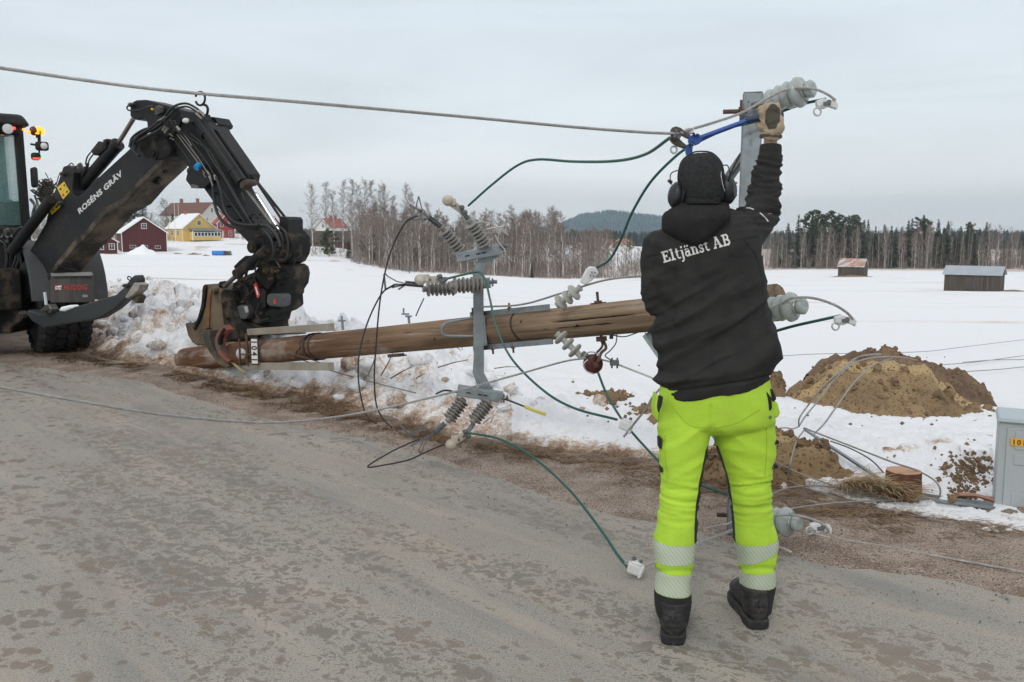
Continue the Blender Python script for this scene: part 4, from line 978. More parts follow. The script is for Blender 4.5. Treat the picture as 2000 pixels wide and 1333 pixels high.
def unit(label_n, ch, posts, cream, claws, Y):
    mb = MB(); (ax, ay), (bx, by) = ch
    A, B = W(ax, ay, Y), W(bx, by, Y-.05); t = (B-A).normalized(); nrm = Vector((0, -1, 0)); up = t.cross(nrm).normalized(); up = up if up.z > 0 else -up
    c = (A+B)/2; Lc = (A-B).length
    mb.box(c, (Lc, .008, .062), (t, nrm, up)); mb.box(c+up*.031-nrm*.035, (Lc, .07, .006), (t, nrm, up)); mb.box(c-up*.031-nrm*.035, (Lc, .07, .006), (t, nrm, up))
    u = mb.build('switch_unit', GALV, POLE, bevel=.002)
    sl = MB()
    for f in (.25, .5, .62): sl.box(A.lerp(B, f)+nrm*.006, (.03, .004, .008), (t, nrm, up))
    sl.build('slots', mat('dark_slot', (.03, .03, .03), .9) if 'dark_slot' not in bpy.data.materials else bpy.data.materials['dark_slot'], u, smooth=False)
    for (a, b, yy, R) in posts: post_insulator(W(*a, yy), W(*b, yy-.08), 7, R, SILI, u)
    # cream fuse fitting with cap and clamp
    (p0, p1, p2) = cream; q0, q1, q2 = W(*p0, Y-.08), W(*p1, Y-.12), W(*p2, Y-.15); d = (q2-q0).normalized()
    k = MB(); k.bar(q0, q1, .030, .020, nrm); k.bar(q0+nrm*.014, q1+nrm*.014, .006, .034, nrm); k.build('terminal', GALV, u, bevel=.002)
    k = MB(); k.bar(q1, q2, .045, .028, nrm); k.ball(q2+d*.005, (.038, .038, .036)); k.box(q2-d*.03+Vector((0, 0, .012)), (.05, .05, .045)); k.build('arc_cap', CREAMM, u, bevel=.004)
    k = MB()
    for f in (.15, .5): k.cyl(q1.lerp(q2, f)+nrm*.012, q1.lerp(q2, f)+nrm*.034, .007, n=8)
    k.cyl(q1+Vector((-.015, -.02, .03)), q1+Vector((.02, -.02, -.035)), .009, n=8); k.ball(q1+Vector((0, -.02, .02)), .016, n=8, m=6); k.ball(q1+Vector((.02, -.02, -.01)), .015, n=8, m=6); k.build('clamp_screw', GALVD, u)
    # hinged claws on the other post
    base, joint, tips = claws; q, j = W(*base, Y-.08), W(*joint, Y-.14)
    k = MB(); k.bar(q, j, .034, .022, nrm); k.bar(q+nrm*.013, j+nrm*.013, .006, .036, nrm); k.build('terminal', GALVD, u, bevel=.002)
    for i, tp in enumerate(tips):
        pts = [W(*x, Y-.15) for x in tp]; k = MB()
        for x, y_ in zip(pts, pts[1:]): k.bar(x, y_, .012 if i else .020, .006, nrm if i else (0, 0, 1))
        k.build('claw', GALVD, u)
    return u
U1 = unit(1, ((891, 504), (978, 488)), [((901, 493), (862, 444), 5.92, .050), ((950, 482), (915, 430), 5.82, .050)], ((914, 429), (903, 412), (876, 393)),
     ((861, 443), (836, 424), [[(838, 428), (824, 408), (818, 384), (813, 402), (816, 414)], [(836, 425), (820, 412), (799, 400)], [(832, 428), (794, 430)], [(826, 410), (806, 424)], [(838, 424), (828, 432)]]), 5.86)
U2 = unit(2, ((880, 560), (958, 553)), [((893, 563), (826, 565), 5.92, .052), ((946, 556), (878, 559), 5.74, .054)], ((872, 546), (860, 546), (822, 547)),
     ((826, 557), (792, 554), [[(795, 555), (775, 550), (757, 540), (753, 535)], [(795, 557), (772, 556), (753, 566), (750, 536)], [(790, 558), (778, 566)], [(792, 556), (765, 562)]]), 5.86)
U3 = unit(3, ((893, 764), (982, 778)), [((906, 780), (874, 824), 5.84, .050), ((955, 784), (922, 826), 5.76, .050)], ((925, 828), (910, 848), (882, 868)),
     ((868, 828), (850, 845), [[(848, 845), (836, 858), (828, 870), (822, 888), (818, 880), (828, 858)], [(842, 850), (822, 860), (803, 871)], [(846, 846), (838, 856)], [(832, 838), (798, 848), (779, 828)]]), 5.80)
m = MB()
for pts in ([(928, 428), (945, 434), (962, 438), (961, 424)], [(950, 448), (985, 442)], [(977, 458), (968, 452), (970, 442), (993, 460)], [(975, 480), (985, 488), (972, 470), (967, 459)]):
    m.tube([W(x, y, 5.74) for x, y in pts], .0048, 6)
m.build('guide_rod', ALU, POLE)
m = MB()
for pts in ([(975, 800), (968, 795), (977, 784)], [(968, 802), (993, 791)], [(943, 828), (955, 818), (964, 812), (958, 826)], [(984, 780), (991, 771)]):
    m.tube([W(x, y, 5.72) for x, y in pts], .0048, 6)
m.build('guide_rod', ALU, POLE)
for (x, y) in ((982, 482), (962, 552), (984, 778)):
    m = MB(); p = W(x, y, 5.78); m.cyl(p+Vector((-.02, 0, 0)), p+Vector((.03, 0, .005)), .012, n=8); m.box(p, (.012, .05, .05)); m.build('pivot', GALVD, POLE)
# ---- surge arresters, spool insulator, bolts further along the pole
o = post_insulator(W(1088, 597, 5.27), W(1134, 562, 5.2), 3, .052, SILL, POLE, .017); tag(o, None)
k = MB(); plate_px(k, [(1133, 552), (1145, 527), (1152, 521), (1163, 522), (1170, 533), (1157, 548), (1143, 557)], 5.15, .045); k.build('line_clamp', WHITEC, POLE, bevel=.006)
k = MB()
for x, y in ((1156, 532), (1162, 533), (1153, 538), (1159, 540)): k.cyl(W(x, y, 5.155), W(x, y, 5.13), .0045, n=8)
k.build('clamp_bolts', GALVD, POLE)
o = post_insulator(W(1088, 652, 5.22), W(1136, 698, 5.15), 3, .050, SILL, POLE, .017)
k = MB(); k.bar(W(1137, 690, 5.12), W(1150, 700, 5.1), .03, .03); k.build('end_fitting', GALVD, POLE, bevel=.003)
p = PA(1172)
m = MB(); m.cyl(p+PV*.07, p+PV*.165, .0085, n=10); m.cyl(p+PV*.098, p+PV*.112, .024, n=6); m.box(p+PV*.0985, (.085, .05, .006), (PD, PN_, PV)); m.build('bolt', RUSTB, POLE)
m = MB(); m.cyl(p-PV*.07, p-PV*.135, .0085, n=10); m.box(p-PV*.115, (.05, .04, .03), (PD, PN_, PV)); m.tube(spline([p-PV*.12+PD*.01, p-PV*.17+PD*.03, W(1174, 690, 5.0), W(1168, 708, 4.95)], 5), .009, 8); m.tube(spline([p-PV*.12, p-PV*.16, W(1165, 690, 5.12), W(1153, 705, 5.15)], 5), .007, 8); m.build('shackle', RUSTB, POLE)
q = W(1158, 711, 5.02); dd = Vector((.35, -1, 0)).normalized()
o = MB().lathe(q-dd*.035, dd, [(0, .042), (.012, .053), (.024, .055), (.03, .042), (.04, .040), (.046, .052), (.058, .054), (.07, .046), (.075, .02)], 28).build('spool_insulator', REDP, POLE)
MB().lathe(q+dd*.03, dd, [(0, .018), (.02, .018), (.022, .011), (.034, .010)], 14).build('spool_bolt', RUSTB, o)
# mounting bits nearer the machine: two steel rails, number plate, disc, straps
def onpole(px, up, near): c = PA(px); return c+PV*up+PN_*near
m = MB(); m.bar(onpole(499, .205, .06), onpole(652, .155, .02), .064, .064, PV); m.build('mounting_rail', mat('matt_alloy_rail', (.42, .39, .33), .55, metal=.4, col2=(.30, .24, .18), vscale=2.2), POLE, bevel=.003)
m = MB(); m.bar(onpole(499, -.125, .10), onpole(652, -.18, .06), .064, .064, PV); m.build('mounting_rail', bpy.data.materials['matt_alloy_rail'], POLE, bevel=.003)
for px, a, b in ((505, .19, -.12), (498, .19, .11)):
    m = MB(); m.cyl(onpole(px, a, .13 if px > 500 else 0), onpole(px, b, .15 if px > 500 else 0), .013, n=8); m.build('rail_bolt', RUSTB, POLE)
for (x, y, w2, h2) in ((590, 1, 0, 0),): pass
m = MB(); m.bar(onpole(530, .155, -.02), onpole(598, .13, .02), .03, .012, PV); m.build('strut', GALVD, POLE)
CN = Vector((-PA(515).x, -PA(515).y, 0)).normalized(); CD = Vector((-CN.y, CN.x, 0)); CD = CD if CD.x > 0 else -CD; CV = Vector((0, 0, 1)); CN = (CN+PN_*.8).normalized(); CD = Vector((-CN.y, CN.x, 0)); CD = CD if CD.x > 0 else -CD
DISC = mat('grey_disc', (.50, .49, .47), .4); q = PA(503)+PN_*.20
m = MB(); m.lathe(q-CN*.03, CN, [(0, .045), (.01, .053), (.02, .053), (.03, .044), (.034, .02)], 24); m.build('earth_disc', DISC, POLE)
m = MB(); m.box(q+CN*.012+CV*.02, (.012, .016, .26), (CD, CN, CV)); m.cyl(q+CN*.01, q+CN*.01+CD*.12+PD*.06, .006, n=6); m.build('disc_bracket', RUSTB, POLE)
m = MB(); pl = PA(525)+PN_*.165+CV*.012; m.box(pl, (.078, .006, .262), (CD, CN, CV)); plate_o = m.build('number_plate', BLKR, POLE)
m = MB(); m.box(pl+CN*.004, (.062, .003, .235), (CD, CN, CV)); m.build('plate_face', mat('plate_white', (.74, .74, .70), .5), plate_o, smooth=False)
def text_mesh(s, size, mt, parent, O, ax, up, nrm, name='lettering', bold=.0, sx=1.0, shear=0, spacing=1.0, align='LEFT'):
    cu = bpy.data.curves.new('t', 'FONT'); cu.body = s; cu.size = size; cu.offset = bold; cu.shear = shear; cu.space_character = spacing; cu.align_x = align; cu.resolution_u = 3
    t = bpy.data.objects.new('t', cu); C.objects.link(t); bpy.context.view_layer.update(); dg = bpy.context.evaluated_depsgraph_get()
    me = bpy.data.meshes.new_from_object(t.evaluated_get(dg)); mb = MB()
    mb.add([O+ax*(v.co.x*sx)+up*v.co.y+nrm*.001 for v in me.vertices], [tuple(p.vertices) for p in me.polygons])
    bpy.data.objects.remove(t); bpy.data.curves.remove(cu); bpy.data.meshes.remove(me)
    return mb.build(name, mt, parent, smooth=False)
BLKI = mat('black_ink', (.012, .012, .012), .5)
for i, ch in enumerate('1041'):      # digits turned a quarter, reading along the plate
    text_mesh(ch, .078, BLKI, plate_o, pl+CN*.007-CD*.026+CV*(.108-i*.056), -CV, CD, CN, name='digit', bold=.002)
def strap(px, mt, w_=.02, r=1.03):
    mb = MB(); c = PA(px); R = lerp(.128, .094, (c-PL0).dot(PD)/7.2)*r+.002; mb.torus(c, PD+PV*.1, R, w_, 36, 6); return mb
strap(613, BLKR, .008).build('black_strap', BLKR, POLE); strap(622, BLKR, .006).build('black_strap', BLKR, POLE)
m = MB(); m.tube(spline([onpole(616, .12, .06), onpole(611, .06, .13), onpole(613, .0, .15), onpole(605, -.03, .15), onpole(601, -.07, .14)], 5), .006, 6); m.build('strap_end', BLKR, POLE)
# yellow warning band
c = PA(447); mb = MB(); R = .1265; nb = 40
YB = mat('yellow_warning_band', (.50, .44, .20), .6, var=.2, vscale=12)
mb.lathe(c-PD*.08, PD, [(0, R), (.0, R+.004), (.16, R+.003), (.16, R)], 48); mb.build('warning_band', YB, POLE)
for k in (-.35, .45, 1.2):
    mb = MB(); pts = [c+PD*x+(PN_*cos(k)+PV*sin(k))*(R+.0055) for x in (-.08, .08)]; mb.bar(pts[0], pts[1], .008, .003, PN_*cos(k)+PV*sin(k)); mb.build('band_line', BLKI, POLE)
m = MB(); q = onpole(790, .11, -.05); m.cyl(q, q+PV*.055, .010, n=8); m.box(q+PV*.055, (.05, .03, .012)); m.box(q+PV*.075-PD*.04, (.06, .02, .012)); m.box(q+PV*.10-PD*.06, (.012, .02, .045)); m.build('step_bracket', GALV, POLE)
m = MB(); q = onpole(660, .12, -.05); m.cyl(q, q+PV*.08, .012, n=8); m.box(q+PV*.08, (.06, .03, .014)); m.box(q+PV*.10, (.014, .03, .04)); m.build('step_bracket', GALV, POLE)
m = MB(); q = onpole(775, -.11, .03); m.box(q-PV*.015, (.15, .06, .025), (PD, PN_, PV)); m.box(q-PV*.02+PD*.1, (.05, .04, .012), (PD, PN_, PV)); m.build('rusty_clip', RUSTB, POLE, bevel=.004)
m = MB(); m.torus(PA(1022)+Vector((0, 0, 0)), PD+PV*.3, .104, .006, 30, 6); m.build('black_strap', BLKR, POLE)
# ================================================================ THE BACKHOE LOADER
LP0 = Vector((-6.64, 11.5, 0)); LT = Vector((3.9, -2.0, 0)).normalized(); LN = Vector((LT.y, -LT.x, 0)); LN = LN if LN.y < 0 else -LN
ZU = Vector((0, 0, 1))
def LP(px, py, off=0.0):
    r = ray(px, py); t = (LP0.dot(LN)+off)/(r.x*LN.x+r.y*LN.y); o = Vector((0, 0, CH)); return o+r*t
BLK = mat('black_machine_paint', (.009, .0095, .0105), .5, spec=.28, col2=(.024, .022, .020), vscale=1.6, bump=.12, bscale=30, lo=.42, hi=.68)
BLKD = mat('dirty_black_paint', (.011, .011, .010), .75, spec=.25, col2=(.090, .067, .047), vscale=5.0, bump=.4, bscale=22, lo=.50, hi=.70)
HOSE = mat('hydraulic_hose', (.012, .012, .013), .45); CHROME = mat('cylinder_rod', (.62, .63, .64), .15, metal=1)
PIPE = mat('steel_pipe', (.16, .155, .14), .4, metal=.7, var=.3, vscale=20); LAMPG = mat('lamp_glass', (.62, .63, .60), .2)
MUDM = mat('muddy_bucket_steel', (.17, .125, .075), .8, col2=(.05, .042, .035), vscale=2.6, bump=.7, bscale=14, lo=.38, hi=.62)
LGREY = mat('grey_cover', (.075, .078, .08), .5, var=.3)
LOADER = thing('backhoe_loader', 'black backhoe loader gripping the lying pole with its digging arm, orange beacons lit', 'digger', G(105, 692))
def plate(mb, pts, off, th, ): return mb.prism([LP(x, y, off) for x, y in pts], -LN*th)
def lcyl(mb, a, b, rp, off, n=16, r2=None):
    A, B = LP(*a, off), LP(*b, off); s = A.y/F; return mb.tube([A, B], [rp*s, (rp if r2 is None else r2)*s], n)
def lhose(mb, pts, rp, off, n=7):
    P = [LP(p[0], p[1], p[2] if len(p) > 2 else off) for p in pts]; return mb.tube(spline(P, 7), rp*P[0].y/F, n)
def pinat(mb, x, y, rp, off, L=.05):
    p = LP(x, y, off); r = rp*p.y/F; mb.cyl(p-LN*.01, p+LN*L, r, n=20); mb.cyl(p+LN*L, p+LN*(L+.02), r*.55, n=14); return mb
BLKB = mat('boom_black_paint', (.010, .0105, .0115), .5, spec=.28, col2=(.026, .024, .021), vscale=1.6, bump=.12, bscale=30, lo=.42, hi=.68); speckle(BLKB, 9, (.060, .046, .033), .66, .80); speckle(BLKB, 40, (.10, .085, .065), .70, .78); speckle(BLK, 11, (.055, .043, .032), .66, .80)
FLG = mat('muddy_flange', (.020, .018, .015), .8, col2=(.13, .098, .065), vscale=3.5, bump=.4, bscale=25, lo=.42, hi=.64)
# --- boom
m = MB(); plate(m, [(123, 326), (131, 323), (137, 327), (144, 337), (141, 371), (143, 380), (150, 384), (158, 380), (187, 351), (254, 290), (270, 262), (300, 262), (317, 285), (317, 312), (313, 321), (272, 359), (243, 393), (209, 411), (163, 462), (144, 479), (110, 520), (74, 568), (40, 585), (14, 563), (17, 554), (48, 508), (89, 436), (97, 400), (113, 355)], .17, .34)
BOOM = m.build('boom', BLKB, LOADER, smooth=False, bevel=.012)
m = MB(); plate(m, [(317, 300), (319, 312), (313, 324), (272, 363), (243, 397), (209, 416), (165, 466), (146, 483), (112, 524), (76, 571), (70, 568), (108, 516), (142, 474), (161, 458), (206, 406), (240, 388), (270, 354), (308, 318)], .185, .37); m.build('boom_flange', FLG, BOOM, smooth=False)
m = MB(); pinat(m, 127, 341, 4.5, .17); pinat(m, 122, 398, 5, .17); m.build('boom_pins', PIPE, BOOM)
m = MB(); pinat(m, 308, 300, 12, .17, .06); m.build('elbow_pin', BLKD, BOOM)
YS = mat('yellow_sticker', (.72, .50, .03), .5); 
for q in ([(111, 367), (125, 355), (136, 375), (123, 390)], [(97, 411), (115, 394), (118, 404), (101, 420)]):
    m = MB(); plate(m, q, .176, .004); s_ = m.build('warning_sticker', YS, BOOM, smooth=False)
    m = MB(); cx = sum(p[0] for p in q)/4; cy = sum(p[1] for p in q)/4
    if q[0][0] == 111:
        plate(m, [(118.5, 379), (119, 378.2), (130.5, 364.6), (130, 365.8)], .1775, .002)
        for tx, ty in ((118, 369.5), (130.5, 374.5)): plate(m, [(tx-3, ty+2), (tx+1, ty-3.2), (tx+2.6, ty+2.2)], .1775, .002)
        plate(m, [(123.5, 362), (126, 360), (127.5, 363), (125, 365)], .1775, .002)
    else:
        plate(m, [(101, 412), (103.5, 407.5), (106, 411.5)], .1775, .002); plate(m, [(108, 405), (113, 400), (114, 403), (109.5, 408)], .1775, .002)
    m.build('warning_mark', BLKI, s_, smooth=False)
    if q[0][0] == 111: m = MB(); plate(m, [(121, 381), (124, 378), (126, 382), (123, 385)], .1775, .002); m.build('red_mark', mat('red_ink', (.5, .04, .02), .5), s_, smooth=False)
def text_fit(s, a, b, cap, mt, parent, off, bold=.0, spacing=1.0, shear=0, name='lettering'):
    P, Q = LP(*a, off), LP(*b, off); ax = (Q-P); Lw = ax.length; ax.normalize(); up = ax.cross(LN); up = up if up.z > 0 else -up; up.normalize(); size = cap/.70
    o = text_mesh(s, size, mt, parent, P, ax, up, LN, name, bold, 1.0, shear, spacing)
    vs_ = [(v.co+wloc(parent)-P).dot(ax) for v in o.data.vertices]; k = Lw/max(vs_)
    for v in o.data.vertices:
        w_ = v.co+wloc(parent)-P; v.co = v.co+ax*(w_.dot(ax)*(k-1))
    return o
SILV = mat('silver_lettering', (.62, .62, .60), .5)
text_fit('ROSÉNS GRÄV', (155, 419), (240, 342), .062, SILV, BOOM, .174, bold=.0035, spacing=1.08, name='boom_lettering')
# boom cylinder
m = MB(); lcyl(m, (148, 378), (229, 284), 11.5, .0); lcyl(m, (226, 287), (231, 281), 13, .0); m.build('boom_cylinder', BLK, LOADER)
m = MB(); lcyl(m, (229, 284), (261, 232), 4.3, .0); m.build('cylinder_rod', mat('dull_rod', (.20, .17, .14), .3, metal=.8), LOADER)
m = MB(); lcyl(m, (100, 390), (24, 491), 10.5, .26); m.build('lift_cylinder', BLK, LOADER)
m = MB()
rr = random.Random(3)
for k in range(16):       # block of couplings above the boom cylinder
    x, y = 142+rr.random()*28, 312+rr.random()*24+10*(1-0); a = rr.uniform(0, 3.1)
    lhose(m, [(x, y), (x+6*cos(a), y-6*sin(a)), (x+12*cos(a+.5), y-10*sin(a+.6)+4)], rr.uniform(.9, 1.9), rr.uniform(-.1, .12), 6)
m.build('valve_pipes', PIPE, LOADER)
m = MB(); plate(m, [(176, 296), (192, 276), (205, 280), (208, 290), (190, 304), (184, 304)], .08, .14); plate(m, [(200, 274), (208, 271), (211, 277), (205, 284)], .06, .1); m.build('valve_block', BLKD, LOADER, bevel=.006)
m = MB(); lhose(m, [(177, 298), (170, 308), (167, 322)], 1.4, .05); lhose(m, [(182, 302), (175, 312), (171, 324)], 1.4, .07); lhose(m, [(160, 344), (168, 330), (172, 320)], 3, .08); m.build('hose', HOSE, LOADER)
# --- stick with knuckle head
m = MB(); plate(m, [(284, 195), (266, 196), (256, 201), (254, 208), (254, 227), (260, 233), (268, 235), (281, 230), (287, 240), (288, 254), (300, 268), (333, 290), (368, 327), (372, 332), (420, 400), (425, 405), (454, 443), (488, 478), (500, 492), (516, 484), (514, 458), (490, 428), (438, 330), (412, 251), (396, 233), (360, 216), (333, 208)], .14, .28)
STICK = m.build('stick', BLK, LOADER, smooth=False, bevel=.010)
m = MB(); plate(m, [(368, 326), (362, 352), (372, 365), (387, 366), (398, 369), (416, 352), (412, 338), (392, 320)], .20, .34); m.build('hose_bracket', BLK, STICK, smooth=False, bevel=.01)
m = MB(); plate(m, [(372, 362), (376, 360), (388, 364), (387, 368), (373, 368)], .21, .1); m.build('worn_edge', PIPE, STICK, smooth=False)
m = MB(); pinat(m, 261, 206, 4.2, .14); m.build('head_pin', PIPE, STICK)
m = MB(); plate(m, [(300, 209), (310, 206), (315, 211), (313, 222), (303, 225)], .18, .05); 
for k in range(5): lcyl(m, (299+k*1.2, 212+k*2.6), (319, 208+k*2.6), .8, .20, 6)
m.build('coupling_block', PIPE, STICK)
m = MB(); plate(m, [(294, 212), (297, 211), (299, 215), (296, 216)], .19, .04); m.build('yellow_tag', YS, STICK, smooth=False)
for pts, r in (([(355, 216), (350, 225), (357, 239), (375, 241), (385, 234), (380, 220)], 0), ([(407, 228), (408, 247), (416, 252), (424, 249), (427, 243), (419, 229)], 1)):
    m = MB(); plate(m, pts, .24 if not r else -.02, .22); h_ = m.build('lamp_housing', BLK, STICK, smooth=False, bevel=.008)
    x, y = (363.5, 236) if not r else (418, 246); p = LP(x, y, .25 if not r else 0); m = MB(); m.ball(p, (.042, .02, .028)); m.build('lamp_glass', LAMPG, h_)
    tag(h_)
m = MB(); lcyl(m, (390, 236), (472, 357), 11.5, .22, 20); lcyl(m, (403, 260), (405, 263), 13, .22); lcyl(m, (455, 333), (457, 336), 13, .22); m.build('stick_cylinder', BLK, LOADER)
m = MB(); plate(m, [(402, 258), (418, 252), (424, 255), (468, 318), (483, 340), (480, 356), (470, 352), (410, 268)], .10, .2); m.build('cylinder_guard', BLK, LOADER, smooth=False, bevel=.012)
m = MB(); plate(m, [(467, 357), (474, 352), (484, 350), (488, 356), (486, 362), (478, 364), (474, 370), (468, 368)], .26, .12); m.build('cylinder_end', mat('rusty_dark_steel', (.10, .07, .05), .8, var=.5, vscale=8), LOADER, bevel=.01)
m = MB(); lcyl(m, (477, 366), (541, 452), 3.4, .20); m.build('rod_sleeve', PIPE, LOADER)
m = MB(); lcyl(m, (500, 378), (545, 449), 4.2, .12); m.build('cylinder_rod', CHROME, LOADER)
for a, b, o_ in (((479, 322), (548, 426), .0), ((482, 330), (556, 424), -.14)):
    m = MB(); lcyl(m, a, b, 2.7, o_, 10); m.build('guard_bar', BLK, LOADER)
m = MB(); plate(m, [(474, 318), (478, 316), (490, 332), (491, 338), (485, 334)], -.13, .03); m.build('bar_clamp', BLK, LOADER, smooth=False)
m = MB(); plate(m, [(545, 426), (549, 423), (559, 424), (562, 430), (562, 456), (552, 464), (545, 460)], .14, .24); m.build('link_cover', BLK, LOADER, smooth=False, bevel=.01)
# hoses
H = [([(320, 231), (335, 212), (350, 204), (366, 203), (382, 211), (396, 222)], 2.2, .2), ([(322, 236), (338, 218), (352, 210), (366, 209), (380, 216), (391, 225)], 2.0, .22),
     ([(254, 205), (248, 210), (252, 216), (270, 216), (290, 209), (300, 208)], 1.5, .2), ([(318, 240), (300, 252), (280, 262), (262, 272), (255, 285), (262, 295)], 3.2, .26), ([(322, 246), (305, 258), (285, 268), (268, 280), (263, 295), (272, 305)], 3.0, .30),
     ([(316, 236), (298, 248), (276, 256), (258, 270), (253, 288)], 2.6, .22), ([(310, 238), (292, 252), (270, 266), (260, 282)], 2.4, .33),
     ([(330, 262), (345, 280), (360, 300), (372, 318)], 1.1, .2), ([(360, 270), (378, 300), (395, 325), (410, 343)], 1.6, .22), ([(366, 268), (384, 290), (400, 312), (412, 330), (440, 380), (478, 435)], 1.6, .2),
     ([(372, 262), (395, 282), (418, 318), (440, 352), (470, 404), (492, 438)], 1.7, .22), ([(356, 258), (380, 276), (400, 288), (413, 300), (428, 326), (455, 372), (485, 425)], 1.5, .24),
     ([(341, 210), (336, 222), (334, 238), (345, 255), (352, 262)], 1.3, .25), ([(325, 242), (332, 236), (342, 238), (344, 248), (338, 256)], 1.1, .3), ([(318, 254), (320, 246), (330, 243)], 1.3, .3),
     ([(395, 225), (402, 232), (412, 250)], 2, .2), ([(385, 234), (386, 250), (390, 262)], 1.4, .24),
     ([(412, 343), (416, 365), (418, 390), (424, 415), (436, 434), (455, 444), (480, 447), (502, 447)], 3.0, .30), ([(422, 345), (432, 375), (436, 400), (446, 422), (462, 436), (485, 440), (505, 440)], 3.0, .34),
     ([(505, 446), (518, 452), (530, 468), (534, 490), (528, 508)], 3.2, .3), ([(505, 440), (524, 444), (540, 460), (548, 482)], 3.2, .28), ([(500, 442), (515, 440), (535, 446), (550, 458)], 2.6, .2),
     ([(485, 430), (490, 421), (498, 418), (506, 424), (510, 436)], 1.6, .15), ([(502, 428), (506, 420), (512, 419), (517, 427)], 1.5, .12),
     ([(472, 375), (478, 392), (480, 410), (490, 425)], 2.4, .16), ([(508, 508), (500, 520), (497, 540), (490, 556)], 1.7, .36), ([(586, 492), (575, 500), (566, 515)], 1.5, .1), ([(588, 498), (578, 508), (572, 520), (566, 530)], 1.3, .12)]
for pts, r, o_ in H:
    m = MB(); lhose(m, pts, r, o_); m.build('hose', HOSE, LOADER)
for k, pts in enumerate(([(346, 263), (366, 290), (385, 316), (400, 340)], [(350, 261), (372, 288), (392, 316), (408, 342)], [(354, 258), (366, 272), (374, 285)], [(395, 338), (402, 347)], [(404, 333), (412, 344)])):
    m = MB(); lhose(m, pts, 1.0, .24, 6); m.build('steel_pipe', PIPE, LOADER)
m = MB(); lcyl(m, (309, 238), (318, 232), 2.6, .3, 8); lcyl(m, (318, 232), (322, 228), 1.8, .3, 8); lcyl(m, (318, 255), (324, 247), 3, .3, 8); lcyl(m, (322, 260), (328, 251), 3, .3, 8); lcyl(m, (383, 222), (394, 232), 2.4, .3, 8); lcyl(m, (389, 216), (399, 228), 2.4, .28, 8); lcyl(m, (346, 248), (352, 256), 3, .3, 8); lcyl(m, (409, 344), (412, 352), 2.4, .34, 8); lcyl(m, (419, 342), (421, 352), 2.6, .34, 8); lcyl(m, (412, 352), (416, 364), 1.9, .34, 8)
for x, y in ((331, 262), (335, 265), (332, 270), (337, 272)): lcyl(m, (x, y), (x+3, y+2), 1.2, .3, 6)
m.build('hose_fittings', mat('fitting_steel', (.30, .28, .24), .35, metal=.8, var=.3, vscale=40), LOADER)
m = MB(); p = LP(387, 326, .28); m.cyl(p-LN*.02+Vector((0, 0, .02)), p+LN*.03-Vector((0, 0, .015)), .034, n=14); m.build('blue_cap', mat('blue_cap', (.02, .28, .62), .4), LOADER)
m = MB(); plate(m, [(318, 228), (336, 222), (350, 215), (356, 222), (352, 240), (340, 262), (322, 270), (306, 262), (306, 246)], .17, .02); m.build('hose_guard', BLK, LOADER, smooth=False)
m = MB(); plate(m, [(270, 268), (296, 262), (322, 268), (334, 290), (330, 306), (316, 312), (300, 312), (282, 306), (270, 290)], .22, .3); m.build('elbow_link', BLKD, LOADER, smooth=False, bevel=.02)
m = MB()
for a, b in (((302, 330), (322, 335)), ((288, 340), (310, 350)), ((284, 350), (306, 357))): lcyl(m, a, b, 3, .05, 8); lcyl(m, (b[0]-3, b[1]-1), (b[0]+3, b[1]+1), 4.2, .05, 8)
m.build('connector', BLK, LOADER)
m = MB(); lhose(m, [(314, 324), (320, 322), (325, 330), (323, 337)], .9, .05); lhose(m, [(304, 348), (312, 350), (310, 358)], .9, .05); m.build('hose', HOSE, LOADER)
m = MB(); lhose(m, [(404, 226), (406, 214), (403, 207), (398, 205)], 2.6, .1); m.torus(LP(391, 193, .1), LN, 12.5*LP(391, 193, .1).y/F, .012, 24, 6, .35, 2*pi-.35); m.build('cable_ring', BLK, LOADER)
m = MB(); m.torus(LP(369, 334, .2), LN, .025, .006, 14, 6); m.build('hook', BLK, LOADER)
# --- quick hitch, tiltrotator
m = MB(); plate(m, [(545, 448), (552, 446), (566, 462), (569, 478), (566, 497), (558, 512), (546, 518), (538, 512), (544, 492), (540, 470)], .16, .32); m.build('hitch_link', BLKD, LOADER, smooth=False, bevel=.02)
m = MB(); plate(m, [(488, 474), (500, 470), (520, 478), (540, 492), (548, 510), (536, 520), (512, 512), (494, 500)], .12, .26); m.build('stick_end', BLKD, LOADER, smooth=False, bevel=.02)
for q in ((498, 483, 12, .15, .05), (536, 467, 5, .17, .05), (524, 528, 7, .20, .05), (557, 470, 4, .16, .05)): m = MB(); pinat(m, *q); m.build('link_pin', BLKD, LOADER)
m = MB(); plate(m, [(497, 531), (510, 512), (520, 512), (531, 522), (535, 535), (534, 552), (522, 568), (508, 555), (502, 545)], .22, .42); m.build('hitch_plate', BLKD, LOADER, smooth=False, bevel=.015)
m = MB(); plate(m, [(534, 522), (552, 516), (561, 522), (564, 536), (561, 556), (553, 568), (552, 578), (530, 578), (522, 566), (530, 548)], .17, .34); m.build('hitch_body', BLKD, LOADER, smooth=False, bevel=.015)
m = MB(); plate(m, [(454, 553), (474, 540), (500, 530), (506, 552), (516, 570), (550, 573), (552, 600), (538, 610), (528, 613), (524, 630), (502, 634), (474, 624), (462, 600), (450, 574)], .16, .34); TR = m.build('tiltrotator', BLKD, LOADER, smooth=False, bevel=.02)
m = MB(); plate(m, [(495, 556), (500, 553), (508, 578), (502, 583)], .225, .02); s_ = m.build('red_sticker', mat('red_sticker', (.50, .05, .035), .5), TR, smooth=False)
m = MB(); plate(m, [(498, 561), (500, 560), (504.5, 576), (502.5, 577)], .227, .002); m.build('sticker_print', WHITEP, s_, smooth=False)
m = MB(); plate(m, [(521, 577), (526, 574), (550, 574), (554, 580), (552, 597), (545, 600), (525, 598), (520, 592)], .23, .12); m.build('control_box', LGREY, TR, smooth=False, bevel=.012)
